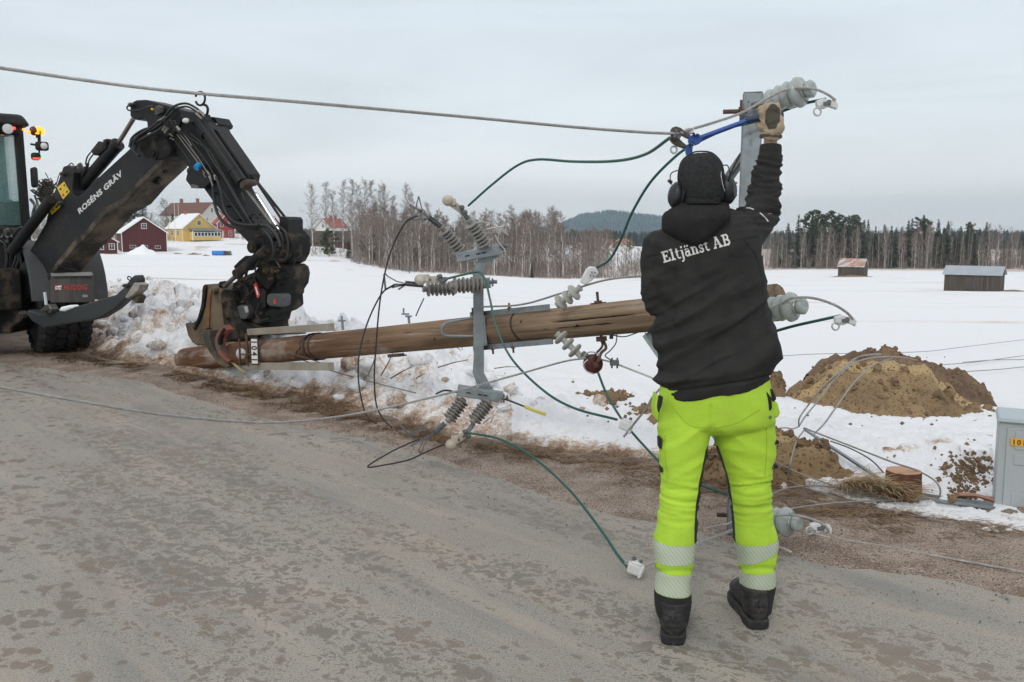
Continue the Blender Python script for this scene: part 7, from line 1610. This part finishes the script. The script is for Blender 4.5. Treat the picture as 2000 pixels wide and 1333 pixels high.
b.ball(HC+Vector((0, .0, .012)), (.070, .088, .084), n=24, m=16); b.ball(HC+Vector((0, .035, -.045)), (.058, .062, .070), n=20, m=12)      # skull, face
b.ball(HC+Vector((0, .078, -.098)), (.028, .022, .020)); b.tube([HC+Vector((0, .088, .000)), HC+Vector((0, .112, -.032)), HC+Vector((0, .100, -.042))], [.009, .013, .009], 8)
b.tube([HC+Vector((-.024, .086, -.066)), HC+Vector((0, .095, -.066)), HC+Vector((.024, .086, -.066))], .006, 8)
for s in (-1, 1): b.ball(HC+Vector((s*.078, .01, -.02)), (.012, .022, .032)); b.tube([HC+Vector((s*.015, .090, .012)), HC+Vector((s*.045, .078, .014))], .007, 8)
PERSON = organic('person', b, .0055, 3, None, SKIN, None, BODYO)
tag(PERSON, 'worker seen from behind in black jacket and fluorescent trousers, right arm raised to the cutter', 'person')
m = MB()
for s in (-1, 1): m.ball(HC+Vector((s*.031, .085, -.002)), (.012, .008, .010))
m.build('eyes', mat('eye', (.6, .6, .58), .2), PERSON)
# --- jacket
FG = 1.7
def anis(p, ang, la, lb, seed):      # noise stretched along a direction in the x-z plane
    ca, sa = cos(ang), sin(ang); u, v = p.x*ca+p.z*sa, -p.x*sa+p.z*ca; return noise.noise(Vector((u*la, v*lb, p.y*3+seed)))
RAP = [W(q[0], q[1], q[2]) for q in RARM]
def jfold(p, n_):
    px, py = px_of(p); d = 0
    torso = sstep(500, 560, py)
    if px > 1425 and py < 500:      # raised sleeve: rings of creases
        L = sstep(470, 425, py); t = (p.z)*1.0+.10*(p.x)+.25*noise.noise(p*6)*.12
        w_ = noise.noise(Vector((t*34, p.x*5, p.y*5))); w2 = noise.noise(Vector((t*70, p.x*9+3, p.y*9)))
        amp = lerp(.0075, .0055, sstep(420, 300, py)); d += L*(amp*ridge(w_)*.9-.003+.0022*w2)
        d += (1-L)*(.006*anis(p, radians(48), 3, 17, 2))
    if px < 1320 and py < 640:
        d += .006*anis(p, radians(-62), 4, 15, 5)*sstep(440, 480, py)+.003*anis(p, radians(-20), 6, 30, 9)
    if py > 470:
        a1 = ridge(anis(p, radians(24), 1.5, 9.0, 0)); a2 = ridge(anis(p, radians(34), 2.6, 17.0, 4)); a3 = anis(p, radians(8), 3.2, 24, 8)
        k = torso*(.55+.45*sstep(560, 680, py)); k *= 1-.75*sstep(745-(px-1290)*.17, 775-(px-1290)*.17, py); d += k*(.0105*(max(0, a1-.35)-.22)*1.6+.0055*(max(0, a2-.3)-.2)*1.4+.0018*a3)
        d += .003*sstep(700, 745, py)*noise.noise(Vector((p.x*11, p.y*7, 3)))
        # hem band
        hy = 783-(px-1290)*.155; d += -.004*exp(-((py-hy+13)/2.2)**2)
        # yoke seam and centre lines
    sy = 478-(px-1260)*.16+(.00045*(px-1370)**2 if px < 1400 else 0); d -= .0022*exp(-((py-sy-22)/2.0)**2)*(1 if 1262 < px < 1480 else 0)*(n_.y < 0)
    if n_.y < 0 and 470 < py < 640: xs = 1478+(py-480)*.10-(28*sstep(520, 455, py)); d -= .0025*exp(-((px-xs)/2.2)**2)
    return d*2.4
j = MB(); loft(j, TORSO); limb(j, RARM); limb(j, LARM)
JACKET = organic('jacket', j, .0060, 4, jfold, JKT, PERSON)
hd = MB(); loft(hd, HOOD, e=2.1); hd.torus(W(1370, 405, 3.41), Vector((0, -.25, 1)), .083, .024, 30, 10)
def hfold(p, n_):
    px, py = px_of(p); return .006*ridge(anis(p, radians(-20) if px < 1370 else radians(35), 3, 13, 1))*sstep(405, 430, py)-.0028*exp(-((px-1346)/1.6)**2)-.0022*exp(-((px-1392)/1.8)**2)*sstep(400, 420, py)-.003*exp(-((py-411)/1.5)**2)
organic('hood', hd, .0055, 4, hfold, HOODM, PERSON)
m = MB(); m.lathe(W(1505.5, 284, 3.62), (W(1504, 310, 3.62)-W(1505.5, 284, 3.62)), [(0, .030), (-.004, .036), (0, .0415), (.012, .0435), (.05, .0445), (.052, .036)], 28); m.build('sleeve_cuff', JKT, PERSON)
# reflective piping on the shoulder
dgj = BVHTree.FromPolygons([v.co+wloc(JACKET) for v in JACKET.data.vertices], [tuple(p.vertices) for p in JACKET.data.polygons])
def on_jacket(px, py, off=.0015):
    h, n_, i, d = dgj.ray_cast(Vector((0, 0, CH)), ray(px, py).normalized()); return (h+n_*off) if h is not None else W(px, py, 3.27)
REFL = mat('reflective_grey', (.62, .64, .62), .4, metal=.15)
for pts in ([(1458, 407), (1465, 407.5), (1472, 410)], [(1484, 417), (1490, 422), (1496, 428), (1500, 434)]):
    m = MB(); Q = spline([on_jacket(*q, .001) for q in pts], 5); m.tube(Q, .0028, 6); m.build('piping', REFL, PERSON)
# --- lettering: slab letters drawn as strokes laid over the cloth
W_ = .17
def arc(cx, cy, rx, ry, a0, a1, n=10): return [(cx+rx*cos(radians(lerp(a0, a1, i/n))), cy+ry*sin(radians(lerp(a0, a1, i/n)))) for i in range(n+1)]
GL = {
 'E': (.80, [([(.20, 0), (.20, 1)], .20), ([(0, .93), (.74, .93)], .14), ([(0, .07), (.78, .07)], .14), ([(.2, .52), (.50, .52)], .13), ([(.70, .95), (.70, .70)], .12), ([(.73, .05), (.73, .32)], .12), ([(.50, .62), (.50, .40)], .10)]),
 'l': (.46, [([(.22, 0), (.22, 1.02)], .20), ([(0, .06), (.46, .06)], .13), ([(.0, .96), (.24, .96)], .12)]),
 't': (.48, [([(.20, .92), (.20, .26)], .19), (arc(.36, .24, .16, .19, 180, 320, 8), .14), ([(0, .66), (.44, .66)], .12)]),
 'j': (.38, [([(.22, .70), (.22, -.10)], .19), (arc(.07, -.10, .15, .17, 0, -130, 7), .14), ([(.02, .66), (.24, .66)], .12), ([(.14, .92), (.31, .92)], .17)]),
 'ä': (.66, [(arc(.27, .24, .18, .19, 40, 400, 16), .15), ([(.46, .06), (.46, .48)], .18), (arc(.28, .49, .20, .18, 10, 150, 9), .14), ([(.44, .06), (.66, .06)], .12), ([(.10, .90), (.24, .90)], .15), ([(.36, .90), (.50, .90)], .15)]),
 'n': (.76, [([(.18, 0), (.18, .70)], .19), ([(0, .06), (.36, .06)], .12), ([(0, .66), (.2, .66)], .12), (arc(.38, .44, .19, .22, 150, 0, 9), .14), ([(.57, .46), (.57, 0)], .19), ([(.42, .06), (.76, .06)], .12)]),
 's': (.52, [(arc(.26, .52, .17, .14, 30, 200, 9)+arc(.26, .20, .18, .15, 110, -40, 9)[1:]+[(.3, .05)]+arc(.26, .20, .19, .15, -80, -170, 6), .14), ([(.43, .66), (.43, .48)], .09), ([(.07, .05), (.07, .22)], .09)]),
 ' ': (.34, []),
 'A': (.98, [([(.16, .06), (.46, 1)], .13), ([(.44, 1), (.80, .06)], .21), ([(.28, .34), (.66, .34)], .12), ([(0, .06), (.32, .06)], .13), ([(.58, .06), (.98, .06)], .13), ([(.28, .95), (.5, .95)], .12)]),
 'B': (.84, [([(.22, 0), (.22, 1)], .20), ([(0, .94), (.44, .94)], .13), ([(0, .06), (.46, .06)], .13), ([(.22, .52), (.46, .52)], .12), (arc(.44, .73, .20, .21, 90, -90, 10), .17), (arc(.46, .28, .25, .23, 90, -90, 10), .18)])}
def lettering(s, a, b_, cap_px, surf, mt, parent, cast):
    tot = sum(GL[c][0]+.07 for c in s)-.07; ax = (b_[0]-a[0], b_[1]-a[1]); L = sqrt(ax[0]**2+ax[1]**2); ux = (ax[0]/L, ax[1]/L); uy = (ux[1], -ux[0]); kx = L/tot
    x0 = 0; mb = MB(); lay = 0
    def PT(x, y): return cast(a[0]+ux[0]*x*kx+uy[0]*y*cap_px, a[1]+ux[1]*x*kx+uy[1]*y*cap_px, .0016+lay*.00012)
    for c in s:
        adv, strokes = GL[c]
        for pts, w_ in strokes:
            lay = (lay+1) % 7; D_ = [pts[0]]
            for p, q in zip(pts, pts[1:]):
                n = max(1, int(sqrt((p[0]-q[0])**2+(p[1]-q[1])**2)/.10)); D_ += [(lerp(p[0], q[0], k/n), lerp(p[1], q[1], k/n)) for k in range(1, n+1)]
            V = []
            for i, p in enumerate(D_):
                q0, q1 = D_[max(i-1, 0)], D_[min(i+1, len(D_)-1)]; tx, ty = q1[0]-q0[0], q1[1]-q0[1]; l = sqrt(tx*tx+ty*ty) or 1; nx_, ny_ = -ty/l*w_/2, tx/l*w_/2
                V += [PT(x0+p[0]+nx_, p[1]+ny_), PT(x0+p[0], p[1]), PT(x0+p[0]-nx_, p[1]-ny_)]
            mb.add(V, [(3*i+k, 3*i+3+k, 3*i+4+k, 3*i+1+k) for i in range(len(D_)-1) for k in range(2)])
        x0 += adv+.07
    return mb.build('back_lettering', mt, parent, smooth=False)
lettering('Eltjänst AB', (1297, 514), (1428, 478), 22.5, None, mat('white_print', (.66, .66, .64), .6), PERSON, lambda x, y, o_: on_jacket(x, y, o_))
# --- trousers
def tfold(p, n_):
    px, py = px_of(p); left = px < 1397; d = 0; kn = exp(-((py-(985 if left else 975))/42)**2)
    s = -1 if left else 1
    a = anis(p, radians(6*s), 5, 34, 1 if left else 3); d += kn*(.0065*max(0, ridge(a)-.2)+.0025*noise.noise(Vector((p.x*12, 3, p.z*75))))
    th_ = exp(-((py-870)/60)**2); d += th_*.0045*max(0, ridge(anis(p, radians(-28*s), 2.6, 14, 6))-.35)*1.5
    d += .004*exp(-((py-1052)/22)**2)*(noise.noise(Vector((p.x*22, p.y*14, 4)))+.4)
    d += .0035*noise.noise(Vector((p.x*16, p.y*10, p.z*12)))*sstep(1080, 1130, py)
    d -= .0025*exp(-((py-(948+(.0016*(px-1330)**2 if left else 0)+(8 if left else (px-1460)*-.12)))/1.4)**2)*(n_.y < .2)
    if n_.y < 0: d -= .003*exp(-((px-1388)/1.6)**2)*(790 < py < 842)
    d -= .003*exp(-((py-(1116 if left else 1112))/5)**2)
    return d*1.9
t = MB(); loft(t, HIPS); loft(t, LLEG); loft(t, RLEG)
TR_ = organic('trousers', t, .0060, 3, tfold, [NEON, DRK], PERSON)
for p in TR_.data.polygons:
    c = p.center+wloc(TR_); px, py = px_of(c)
    if py > (1180 if px < 1397 else 1168): p.material_index = 1
def edge_at(tab_, y):
    for (a, x0), (b, x1) in zip(tab_, tab_[1:]):
        if a <= y <= b: return lerp(x0, x1, (y-a)/(b-a))
    return None
IL = [(858, 1386), (880, 1376), (922, 1368), (948, 1362), (958, 1362), (985, 1357), (1030, 1354), (1066, 1354)]; IR = [(870, 1404), (894, 1413), (938, 1426), (975, 1432), (1020, 1437), (1062, 1439)]; pan = []
for v in TR_.data.vertices:
    px, py = px_of(v.co+wloc(TR_)); e = edge_at(IL if px < 1397 else IR, py)
    pan.append(-5 if e is None else (px-e-2 if px < 1397 else e-px-2)*.35)
set_attr(TR_, 'panel', [max(-1, min(1, q))*.5+.5 for q in pan])
speckle(NEON, 7, (.25, .36, .04), .66, .80); nt_ = NEON.node_tree; bs = nt_.nodes['Principled BSDF']; src = bs.inputs['Base Color'].links[0].from_socket; an = nt_.nodes.new('ShaderNodeAttribute'); an.attribute_name = 'panel'
rg = nt_.nodes.new('ShaderNodeMapRange'); rg.inputs[1].default_value = .5; rg.inputs[2].default_value = .56; nt_.links.new(an.outputs['Fac'], rg.inputs[0]); mxx = nt_.nodes.new('ShaderNodeMix'); mxx.data_type = 'RGBA'; mxx.inputs[7].default_value = (.018, .018, .019, 1)
nt_.links.new(rg.outputs[0], mxx.inputs[0]); nt_.links.new(src, mxx.inputs[6]); nt_.links.new(mxx.outputs[2], bs.inputs['Base Color'])
HAT = bpy.data.materials.new('reflective_band'); HAT.use_nodes = True; hn, hl = HAT.node_tree.nodes, HAT.node_tree.links
tcx = hn.new('ShaderNodeTexCoord'); mpx = hn.new('ShaderNodeMapping'); mpx.inputs['Rotation'].default_value = (0, radians(38), 0); hl.new(tcx.outputs['Object'], mpx.inputs[0]); wv = hn.new('ShaderNodeTexWave'); wv.inputs['Scale'].default_value = 26; wv.bands_direction = 'X'; hl.new(mpx.outputs[0], wv.inputs[0])
rmp = hn.new('ShaderNodeValToRGB'); rmp.color_ramp.elements[0].position = .08; rmp.color_ramp.elements[0].color = (.40, .52, .16, 1); rmp.color_ramp.elements[1].position = .28; rmp.color_ramp.elements[1].color = (.52, .56, .52, 1); hl.new(wv.outputs[0], rmp.inputs[0]); hb = hn['Principled BSDF']; hl.new(rmp.outputs[0], hb.inputs[0]); hb.inputs['Roughness'].default_value = .42; hb.inputs['Metallic'].default_value = .15
def band(name, left, top, bot, mt, off=.0022):
    # strip of the trouser leg between two slanting lines (photo points left,right)
    bm = bmesh.new(); bm.from_mesh(TR_.data); o0 = wloc(TR_); Y = 3.17 if left else 3.30
    def cut(l, r, keep_below):
        P, Q = W(l[0], l[1], Y), W(r[0], r[1], Y); d = (Q-P).normalized(); n_ = Vector((0, 1, 0)).cross(d); n_ = n_ if n_.z > 0 else -n_
        g = bm.verts[:]+bm.edges[:]+bm.faces[:]
        bmesh.ops.bisect_plane(bm, geom=g, plane_co=P-o0, plane_no=n_, clear_outer=keep_below, clear_inner=not keep_below)
    cut(*top, True); cut(*bot, False)
    mid = W(1397, 1100, 3.38).x-o0.x; bmesh.ops.delete(bm, geom=[v for v in bm.verts if (v.co.x > mid) == left], context='VERTS')
    bm.normal_update()
    for v in bm.verts: v.co += v.normal*off
    me = bpy.data.meshes.new(name); bm.to_mesh(me); bm.free(); me.materials.clear(); me.materials.append(mt)
    for p in me.polygons: p.material_index = 0; p.use_smooth = True
    o = bpy.data.objects.new(name, me); C.objects.link(o); o.parent = PERSON; WL[o.name] = o0.copy(); return o
band('reflective_band', True, ((1280, 1074), (1357, 1074)), ((1280, 1112), (1352, 1110)), HAT); band('reflective_band', True, ((1280, 1127), (1350, 1131)), ((1280, 1167), (1348, 1170)), HAT)
band('reflective_band', False, ((1436, 1071), (1516, 1064)), ((1447, 1113), (1512, 1088)), HAT); band('reflective_band', False, ((1447, 1127), (1511, 1121)), ((1447, 1157), (1510, 1152)), HAT)
band('leg_cuff', True, ((1280, 1168), (1348, 1171)), ((1280, 1228), (1348, 1228)), DRK, .003); band('leg_cuff', False, ((1447, 1158), (1510, 1153)), ((1447, 1215), (1510, 1215)), DRK, .003)
# pockets, pouch, straps
dgt = BVHTree.FromPolygons([v.co+wloc(TR_) for v in TR_.data.vertices], [tuple(p.vertices) for p in TR_.data.polygons])
def side_patch(name, pts, Y, th, mt, bev=.006): m = MB(); m.prism([W(x, y, Y) for x, y in pts], Vector((0, th, 0))); return m.build(name, mt, PERSON, bevel=bev)
side_patch('tool_pouch', [(1489, 752), (1500, 768), (1508, 778), (1509, 800), (1500, 806), (1488, 800)], 3.30, .05, DRK)
side_patch('pouch_flap', [(1503, 790), (1508, 782), (1519, 786), (1525, 808), (1520, 817), (1512, 818), (1504, 812)], 3.33, .04, NEON, .008)
side_patch('pouch_strap', [(1497, 756), (1510, 762), (1518, 780), (1512, 786), (1502, 780)], 3.325, .05, DRK)
m = MB(); m.cyl(W(1503, 738, 3.36), W(1506, 790, 3.36), .011, n=10); tag(m.build('folding_rule', mat('worn_wood_handle', (.36, .17, .09), .6, var=.3), bevel=0), 'brown wooden tool handle sticking out of the worker\'s hip pouch', 'tool')
side_patch('hip_pocket', [(1283, 772), (1289, 776), (1290, 800), (1287, 823), (1281, 820), (1279, 800)], 3.36, .10, NEON, .006)
side_patch('hip_panel', [(1288, 774), (1296, 776), (1293, 792), (1287, 808), (1285, 796)], 3.285, .03, DRK, .004)
for x, y in ((1510, 863), (1508, 910)):
    m = MB(); p = W(x, y, 3.37); m.box(p, (.030, .05, .014), (Vector((.97, .1, .22)), Vector((-.1, 1, 0)), Vector((-.22, 0, .97)))); o = m.build('velcro_tab', DRK, PERSON, bevel=.003); m = MB(); m.ball(p+Vector((-.006, -.027, 0)), .005, n=8, m=6); m.build('stud', GALVD, o)
side_patch('velcro_tab', [(1287, 857), (1292, 856), (1293, 877), (1288, 878)], 3.31, .05, DRK, .003); side_patch('velcro_tab', [(1290, 914), (1294, 914), (1294, 924), (1291, 924)], 3.31, .05, DRK, .003)
m = MB(); m.ball(W(1505, 815, 3.29), .006, n=8, m=6); m.build('stud', GALVD, PERSON)
# thigh pocket seams
for pts in ([(1299, 850), (1299, 880), (1301, 910), (1304, 940)], [(1293, 880), (1300, 882)], [(1497, 835), (1497, 880), (1494, 930)], [(1312, 793), (1345, 830), (1384, 836)], [(1392, 838), (1440, 826), (1485, 800)]):
    m = MB(); Q = []
    for q in spline([Vector((x, y, 0)) for x, y in pts], 6):
        h, n_, i, d = dgt.ray_cast(Vector((0, 0, CH)), ray(q.x, q.y).normalized())
        if h is not None: Q.append(h+n_*.0004)
    if len(Q) > 2: m.tube(Q, .0013, 5); m.build('seam', mat('neon_seam', (.30, .48, .02), .8) if 'neon_seam' not in bpy.data.materials else bpy.data.materials['neon_seam'], PERSON)
# --- boots
BOOTM = mat('black_boot_leather', (.020, .019, .019), .55, col2=(.045, .040, .035), vscale=18, bump=.4, bscale=60, lo=.5, hi=.7); SOLEM = mat('boot_sole', (.018, .018, .018), .8, col2=(.07, .06, .05), vscale=25, lo=.5, hi=.7)
def boot(heel, d, leg, label):
    d = Vector((d[0], d[1], 0)).normalized(); r = Vector((d.y, -d.x, 0)); u = ZU
    def at(f, x, z): return heel+d*f+r*x+u*z
    mb = MB(); prof = [(-.026, .030, .040), (.0, .042, .062), (.04, .046, .066), (.09, .044, .066), (.14, .049, .058), (.19, .056, .046), (.235, .052, .037), (.272, .038, .030), (.292, .020, .020)]
    loft(mb, [(at(f, 0, .030+h), r*w_, u*h) for f, w_, h in prof], n=24, e=2.6, sub=3)
    top = leg; loft(mb, [(at(.035, 0, .05), r*.044, d*.062), (at(.038, 0, .09), r*.047, d*.062), (at(.040, 0, .125), r*.052, d*.062), (at(.042, 0, .150), r*.054, d*.062)], n=24, e=2.2, sub=4)
    mb.ball(at(.0, 0, .075), (.037, .03, .05), (r, d, u))
    def bf(p, n_):
        z = p.z-heel.z; return .0035*noise.noise(Vector((p.x*14, p.y*14, z*42)))*sstep(.05, .12, z)-.0018*exp(-((z-.105)/.003)**2)-.0015*exp(-((z-.062)/.003)**2)
    o = organic('boot', mb, .0045, 3, bf, BOOTM, PERSON)
    s_ = MB(); out = [(-.034, .024), (-.020, .042), (.03, .049), (.09, .045), (.15, .054), (.20, .060), (.250, .056), (.285, .038), (.302, .014)]
    pts = [at(f, w_, .0) for f, w_ in out]+[at(f, -w_, .0) for f, w_ in out[::-1]]; s_.prism(pts, u*.038)
    k = MB()
    so = s_.build('sole', SOLEM, o, bevel=.006)
    m2 = MB(); m2.tube([at(-.024, 0, .085), at(-.033, 0, .10), at(-.026, 0, .12)], .004, 6); m2.build('pull_loop', BOOTM, o)
    return o
boot(G(1314, 1254), (.20, .98), None, ''); boot(G(1478, 1224), (.0, 1), None, '')
# --- gloves
GLV = mat('beige_work_glove', (.40, .315, .215), .8, col2=(.24, .18, .12), vscale=14, bump=.5, bscale=90, lo=.45, hi=.7); GLD = mat('dark_glove_patch', (.080, .070, .052), .85, var=.3, vscale=20)
g = MB(); hand(g, 0, .0035, RC, HD, UPR, BKR)
g.tube(spline([W(1508, 250, 3.59), W(1507, 258, 3.60), W(1505, 268, 3.61)], 4), [.036, .036, .037, .037, .038, .039, .040, .041, .042], 22)
def gf(p, n_): return .0026*noise.noise(p*60)+.0016*noise.noise(p*130)
GR = organic('glove', g, .0030, 3, gf, [GLV, GLD], PERSON)
for p in GR.data.polygons:
    px, py = px_of(p.center+wloc(GR)); cx = 1509+(230-py)*.08
    if p.normal.y < -.1 and ((px-cx)/15)**2+((py-229)/25)**2 < 1+.25*noise.noise(Vector((px*.1, py*.1, 0))): p.material_index = 1
m = MB(); c0, c1 = W(1505, 270, 3.61), W(1505.5, 264, 3.61); m.lathe(c0, c1-c0, [(0, .0415), (.001, .0440), (.010, .0445), (.012, .042)], 26); m.build('glove_cuff', GLD, PERSON)
g = MB(); hand(g, 0, .0035, LC, LDn, LUP, LBK); organic('glove', g, .0040, 3, gf, [GLV], PERSON)
# --- cap and ear defenders
bn = MB(); BNS = [sec((1364, 298.5), (1374, 298.5), 3.42, .03), sec((1349, 301), (1390, 301), 3.42, .10), sec((1335, 310), (1403, 310), 3.42, .165), sec((1327, 325), (1411, 325), 3.42, .195), sec((1324, 345), (1414, 345), 3.42, .205), sec((1326, 368), (1412, 368), 3.42, .20), sec((1331, 388), (1408, 388), 3.42, .18), sec((1334, 400), (1404, 400), 3.42, .16)]
loft(bn, BNS, e=2.15)
def bfold(p, n_):
    px, py = px_of(p); d = .0022*noise.noise(Vector((p.x*14, p.y*9, p.z*22)))
    d -= .0030*exp(-((px-1369-(py-298)*.0)/1.3)**2)*(py < 350)*(n_.y < 0)+.0025*exp(-((abs(px-1369)-(34-(345-py)*.25))/1.6)**2)*(py < 335)
    d -= .003*exp(-((py-389-abs(px-1369)*-.12)/1.3)**2); d += .004*sstep(390, 397, py); return d
organic('beanie', bn, .0048, 3, bfold, BEAN, PERSON)
MUF = mat('ear_cup_plastic', (.020, .021, .022), .45, var=.3, vscale=30); CUSH = mat('ear_cushion', (.012, .012, .013), .6)
for (x, y, rx, rz, s) in ((1320, 382, 14, 26, -1), (1419, 371, 18, 29, 1)):
    p = W(x, y, 3.41); k = 3.41/F; m = MB(); tl = Vector((s*1.0, 0, .12)).normalized(); up = Vector((-.12*s, 0, 1)).normalized()
    m.ball(p, (rx*k, .046, rz*k), (tl, Vector((0, 1, 0)), up), 22, 14); m.ball(p+tl*rx*k*.35, (rx*k*.75, .036, rz*k*.82), (tl, Vector((0, 1, 0)), up), 18, 12); o = m.build('ear_cup', MUF, PERSON)
    m = MB(); m.ball(p-tl*rx*k*.75, (rx*k*.55, .042, rz*k*.95), (tl, Vector((0, 1, 0)), up), 18, 12); m.build('ear_cushion', CUSH, o)
    if s > 0:
        m = MB(); m.box(p+Vector((.022, -.036, -.002)), (.012, .012, .05), (tl, Vector((0, 1, 0)), up)); m.box(p+Vector((.026, -.030, .022)), (.004, .012, .006)); m.build('button_strip', LGREY, o, bevel=.003)
        m = MB(); m.box(p+Vector((.030, -.032, .024)), (.004, .006, .007)); m.build('red_button', bpy.data.materials['red_sticker'], o)
        m = MB(); m.tube([W(1423, 352, 3.37), W(1430, 333, 3.365), W(1446, 301, 3.355)], [.0045, .0038, .0032], 8); m.build('antenna', BLKR, o)
def wire(name, pts, r=.0021): m = MB(); m.tube(spline([W(*q) for q in pts], 6), r, 7); m.build(name, BLKR if r > .002 else CHROME, PERSON)
wire('headband_wire', [(1323, 333, 3.40), (1311, 339, 3.38), (1309, 350, 3.37), (1311, 362, 3.37)], .0022); wire('headband_wire', [(1412, 323, 3.40), (1421, 324, 3.38), (1425, 336, 3.37), (1426, 350, 3.37)], .0022)
wire('headband', [(1324, 352, 3.42), (1330, 318, 3.44), (1350, 300, 3.45), (1370, 296, 3.45), (1392, 300, 3.45), (1410, 320, 3.44), (1413, 350, 3.42)], .0030); wire('headband_wire', [(1409, 323, 3.36), (1408, 340, 3.34), (1411, 360, 3.345), (1415, 374, 3.35)], .0019)
m = MB(); m.ball(W(1310, 356, 3.37), .0075, n=8, m=6); m.box(W(1307, 354, 3.37), (.010, .012, .010)); m.build('wire_clip', BLKR, PERSON)
# ================================================================ THE BLUE CUTTER
BLUE = mat('blue_tool_paint', (.020, .085, .36), .38, var=.25, vscale=20); JAW = mat('tool_steel', (.115, .095, .075), .45, metal=.5, var=.4, vscale=30); GRIP = mat('dark_blue_grip', (.018, .035, .085), .5)
CUTR = thing('bolt_cutter', 'long handled blue cable cutter with steel jaws closed round the conductor', 'cutter', W(1345, 268, 3.66))
def face3(name, pts, Y, th, mt, bev=.003): m = MB(); m.prism([W(x, y, Y) for x, y in pts], Vector((0, th, 0))); return m.build(name, mt, CUTR, bevel=bev)
face3('jaw', [(1311, 253), (1314, 249), (1321, 247), (1330, 250), (1340, 258), (1350, 265), (1348, 272), (1340, 269), (1328, 262), (1321, 262), (1318, 268), (1311, 266)], 3.635, .026, JAW)
face3('jaw', [(1310, 267), (1318, 265), (1326, 270), (1334, 278), (1343, 285), (1342, 290), (1335, 290), (1322, 285), (1314, 280), (1309, 273)], 3.645, .024, JAW)
face3('jaw_plate', [(1313, 256), (1320, 250), (1329, 256), (1331, 266), (1326, 274), (1317, 274), (1311, 266)], 3.625, .008, JAW, .002)
m = MB()
for x, y in ((1321, 255), (1318, 266), (1325, 268)): m.cyl(W(x, y, 3.626), W(x, y, 3.612), .0065, n=6)
m.build('pivot_bolts', GALVD, CUTR)
face3('blue_fork', [(1346, 266), (1356, 263), (1366, 262), (1372, 270), (1368, 280), (1360, 284), (1352, 278), (1350, 284), (1346, 277)], 3.63, .030, BLUE)
face3('blue_link', [(1339, 288), (1346, 280), (1354, 282), (1353, 292), (1352, 306), (1345, 310), (1341, 300)], 3.64, .026, BLUE)
m = MB(); 
for x, y in ((1355, 262), (1362, 264), (1348, 285)): m = MB(); m.cyl(W(x, y, 3.63), W(x, y, 3.612), .006, n=8); m.build('screw', BLKR, CUTR)
m = MB(); m.tube([W(1366, 271, 3.66), W(1376, 267, 3.655), W(1462, 235, 3.615)], [.011, .0105, .0095], 14); m.build('handle', BLUE, CUTR)
m = MB(); Q = [W(1458, 237, 3.618), W(1462, 235, 3.615), W(1468, 233, 3.612), W(1490, 229, 3.602), W(1530, 222, 3.585)]; m.tube(Q, [.013, .0165, .0135, .0130, .0140], 14); m.build('grip', GRIP, CUTR)
m = MB(); m.tube([W(1349, 300, 3.66), W(1350, 330, 3.70), W(1349, 370, 3.735)], .0105, 12); m.build('handle', BLUE, CUTR); m = MB(); m.tube([W(1349, 368, 3.735), W(1348, 425, 3.765)], .0135, 12); m.build('grip', GRIP, CUTR)
m = MB(); m.ball(W(1344, 256, 3.68), (.018, .018, .016)); m.box(W(1346, 256, 3.68), (.034, .03, .026)); o = m.build('line_connector', WHITEC, bevel=.004); tag(o, 'white connector behind the cutter jaws at the end of the green cable', 'connector')
m = MB(); m.torus(W(1316, 293, 3.66), (.2, -1, .1), .0135, .0038, 20, 7); m.tube([W(1319, 286, 3.66), W(1324, 278, 3.66)], .005, 7); tag(m.build('pigtail_eye', ALU), 'small pigtail eye hanging below the cutter jaws', 'eye bolt')
# ================================================================ AIR
def haze():
    m = bpy.data.materials.new('haze'); m.use_nodes = True; n, l = m.node_tree.nodes, m.node_tree.links
    n.remove(n['Principled BSDF']); v = n.new('ShaderNodeVolumePrincipled'); v.inputs['Color'].default_value = (.64, .84, 1, 1)
    v.inputs['Density'].default_value = HAZE_D; l.new(v.outputs[0], n['Material Output'].inputs['Volume'])
    mb = MB(); mb.box((0, 0, 45), (8000, 8000, 220)); o = mb.build('haze', m, smooth=False); tag(o, kind='stuff')
HAZE_D = 2.0e-4
haze()
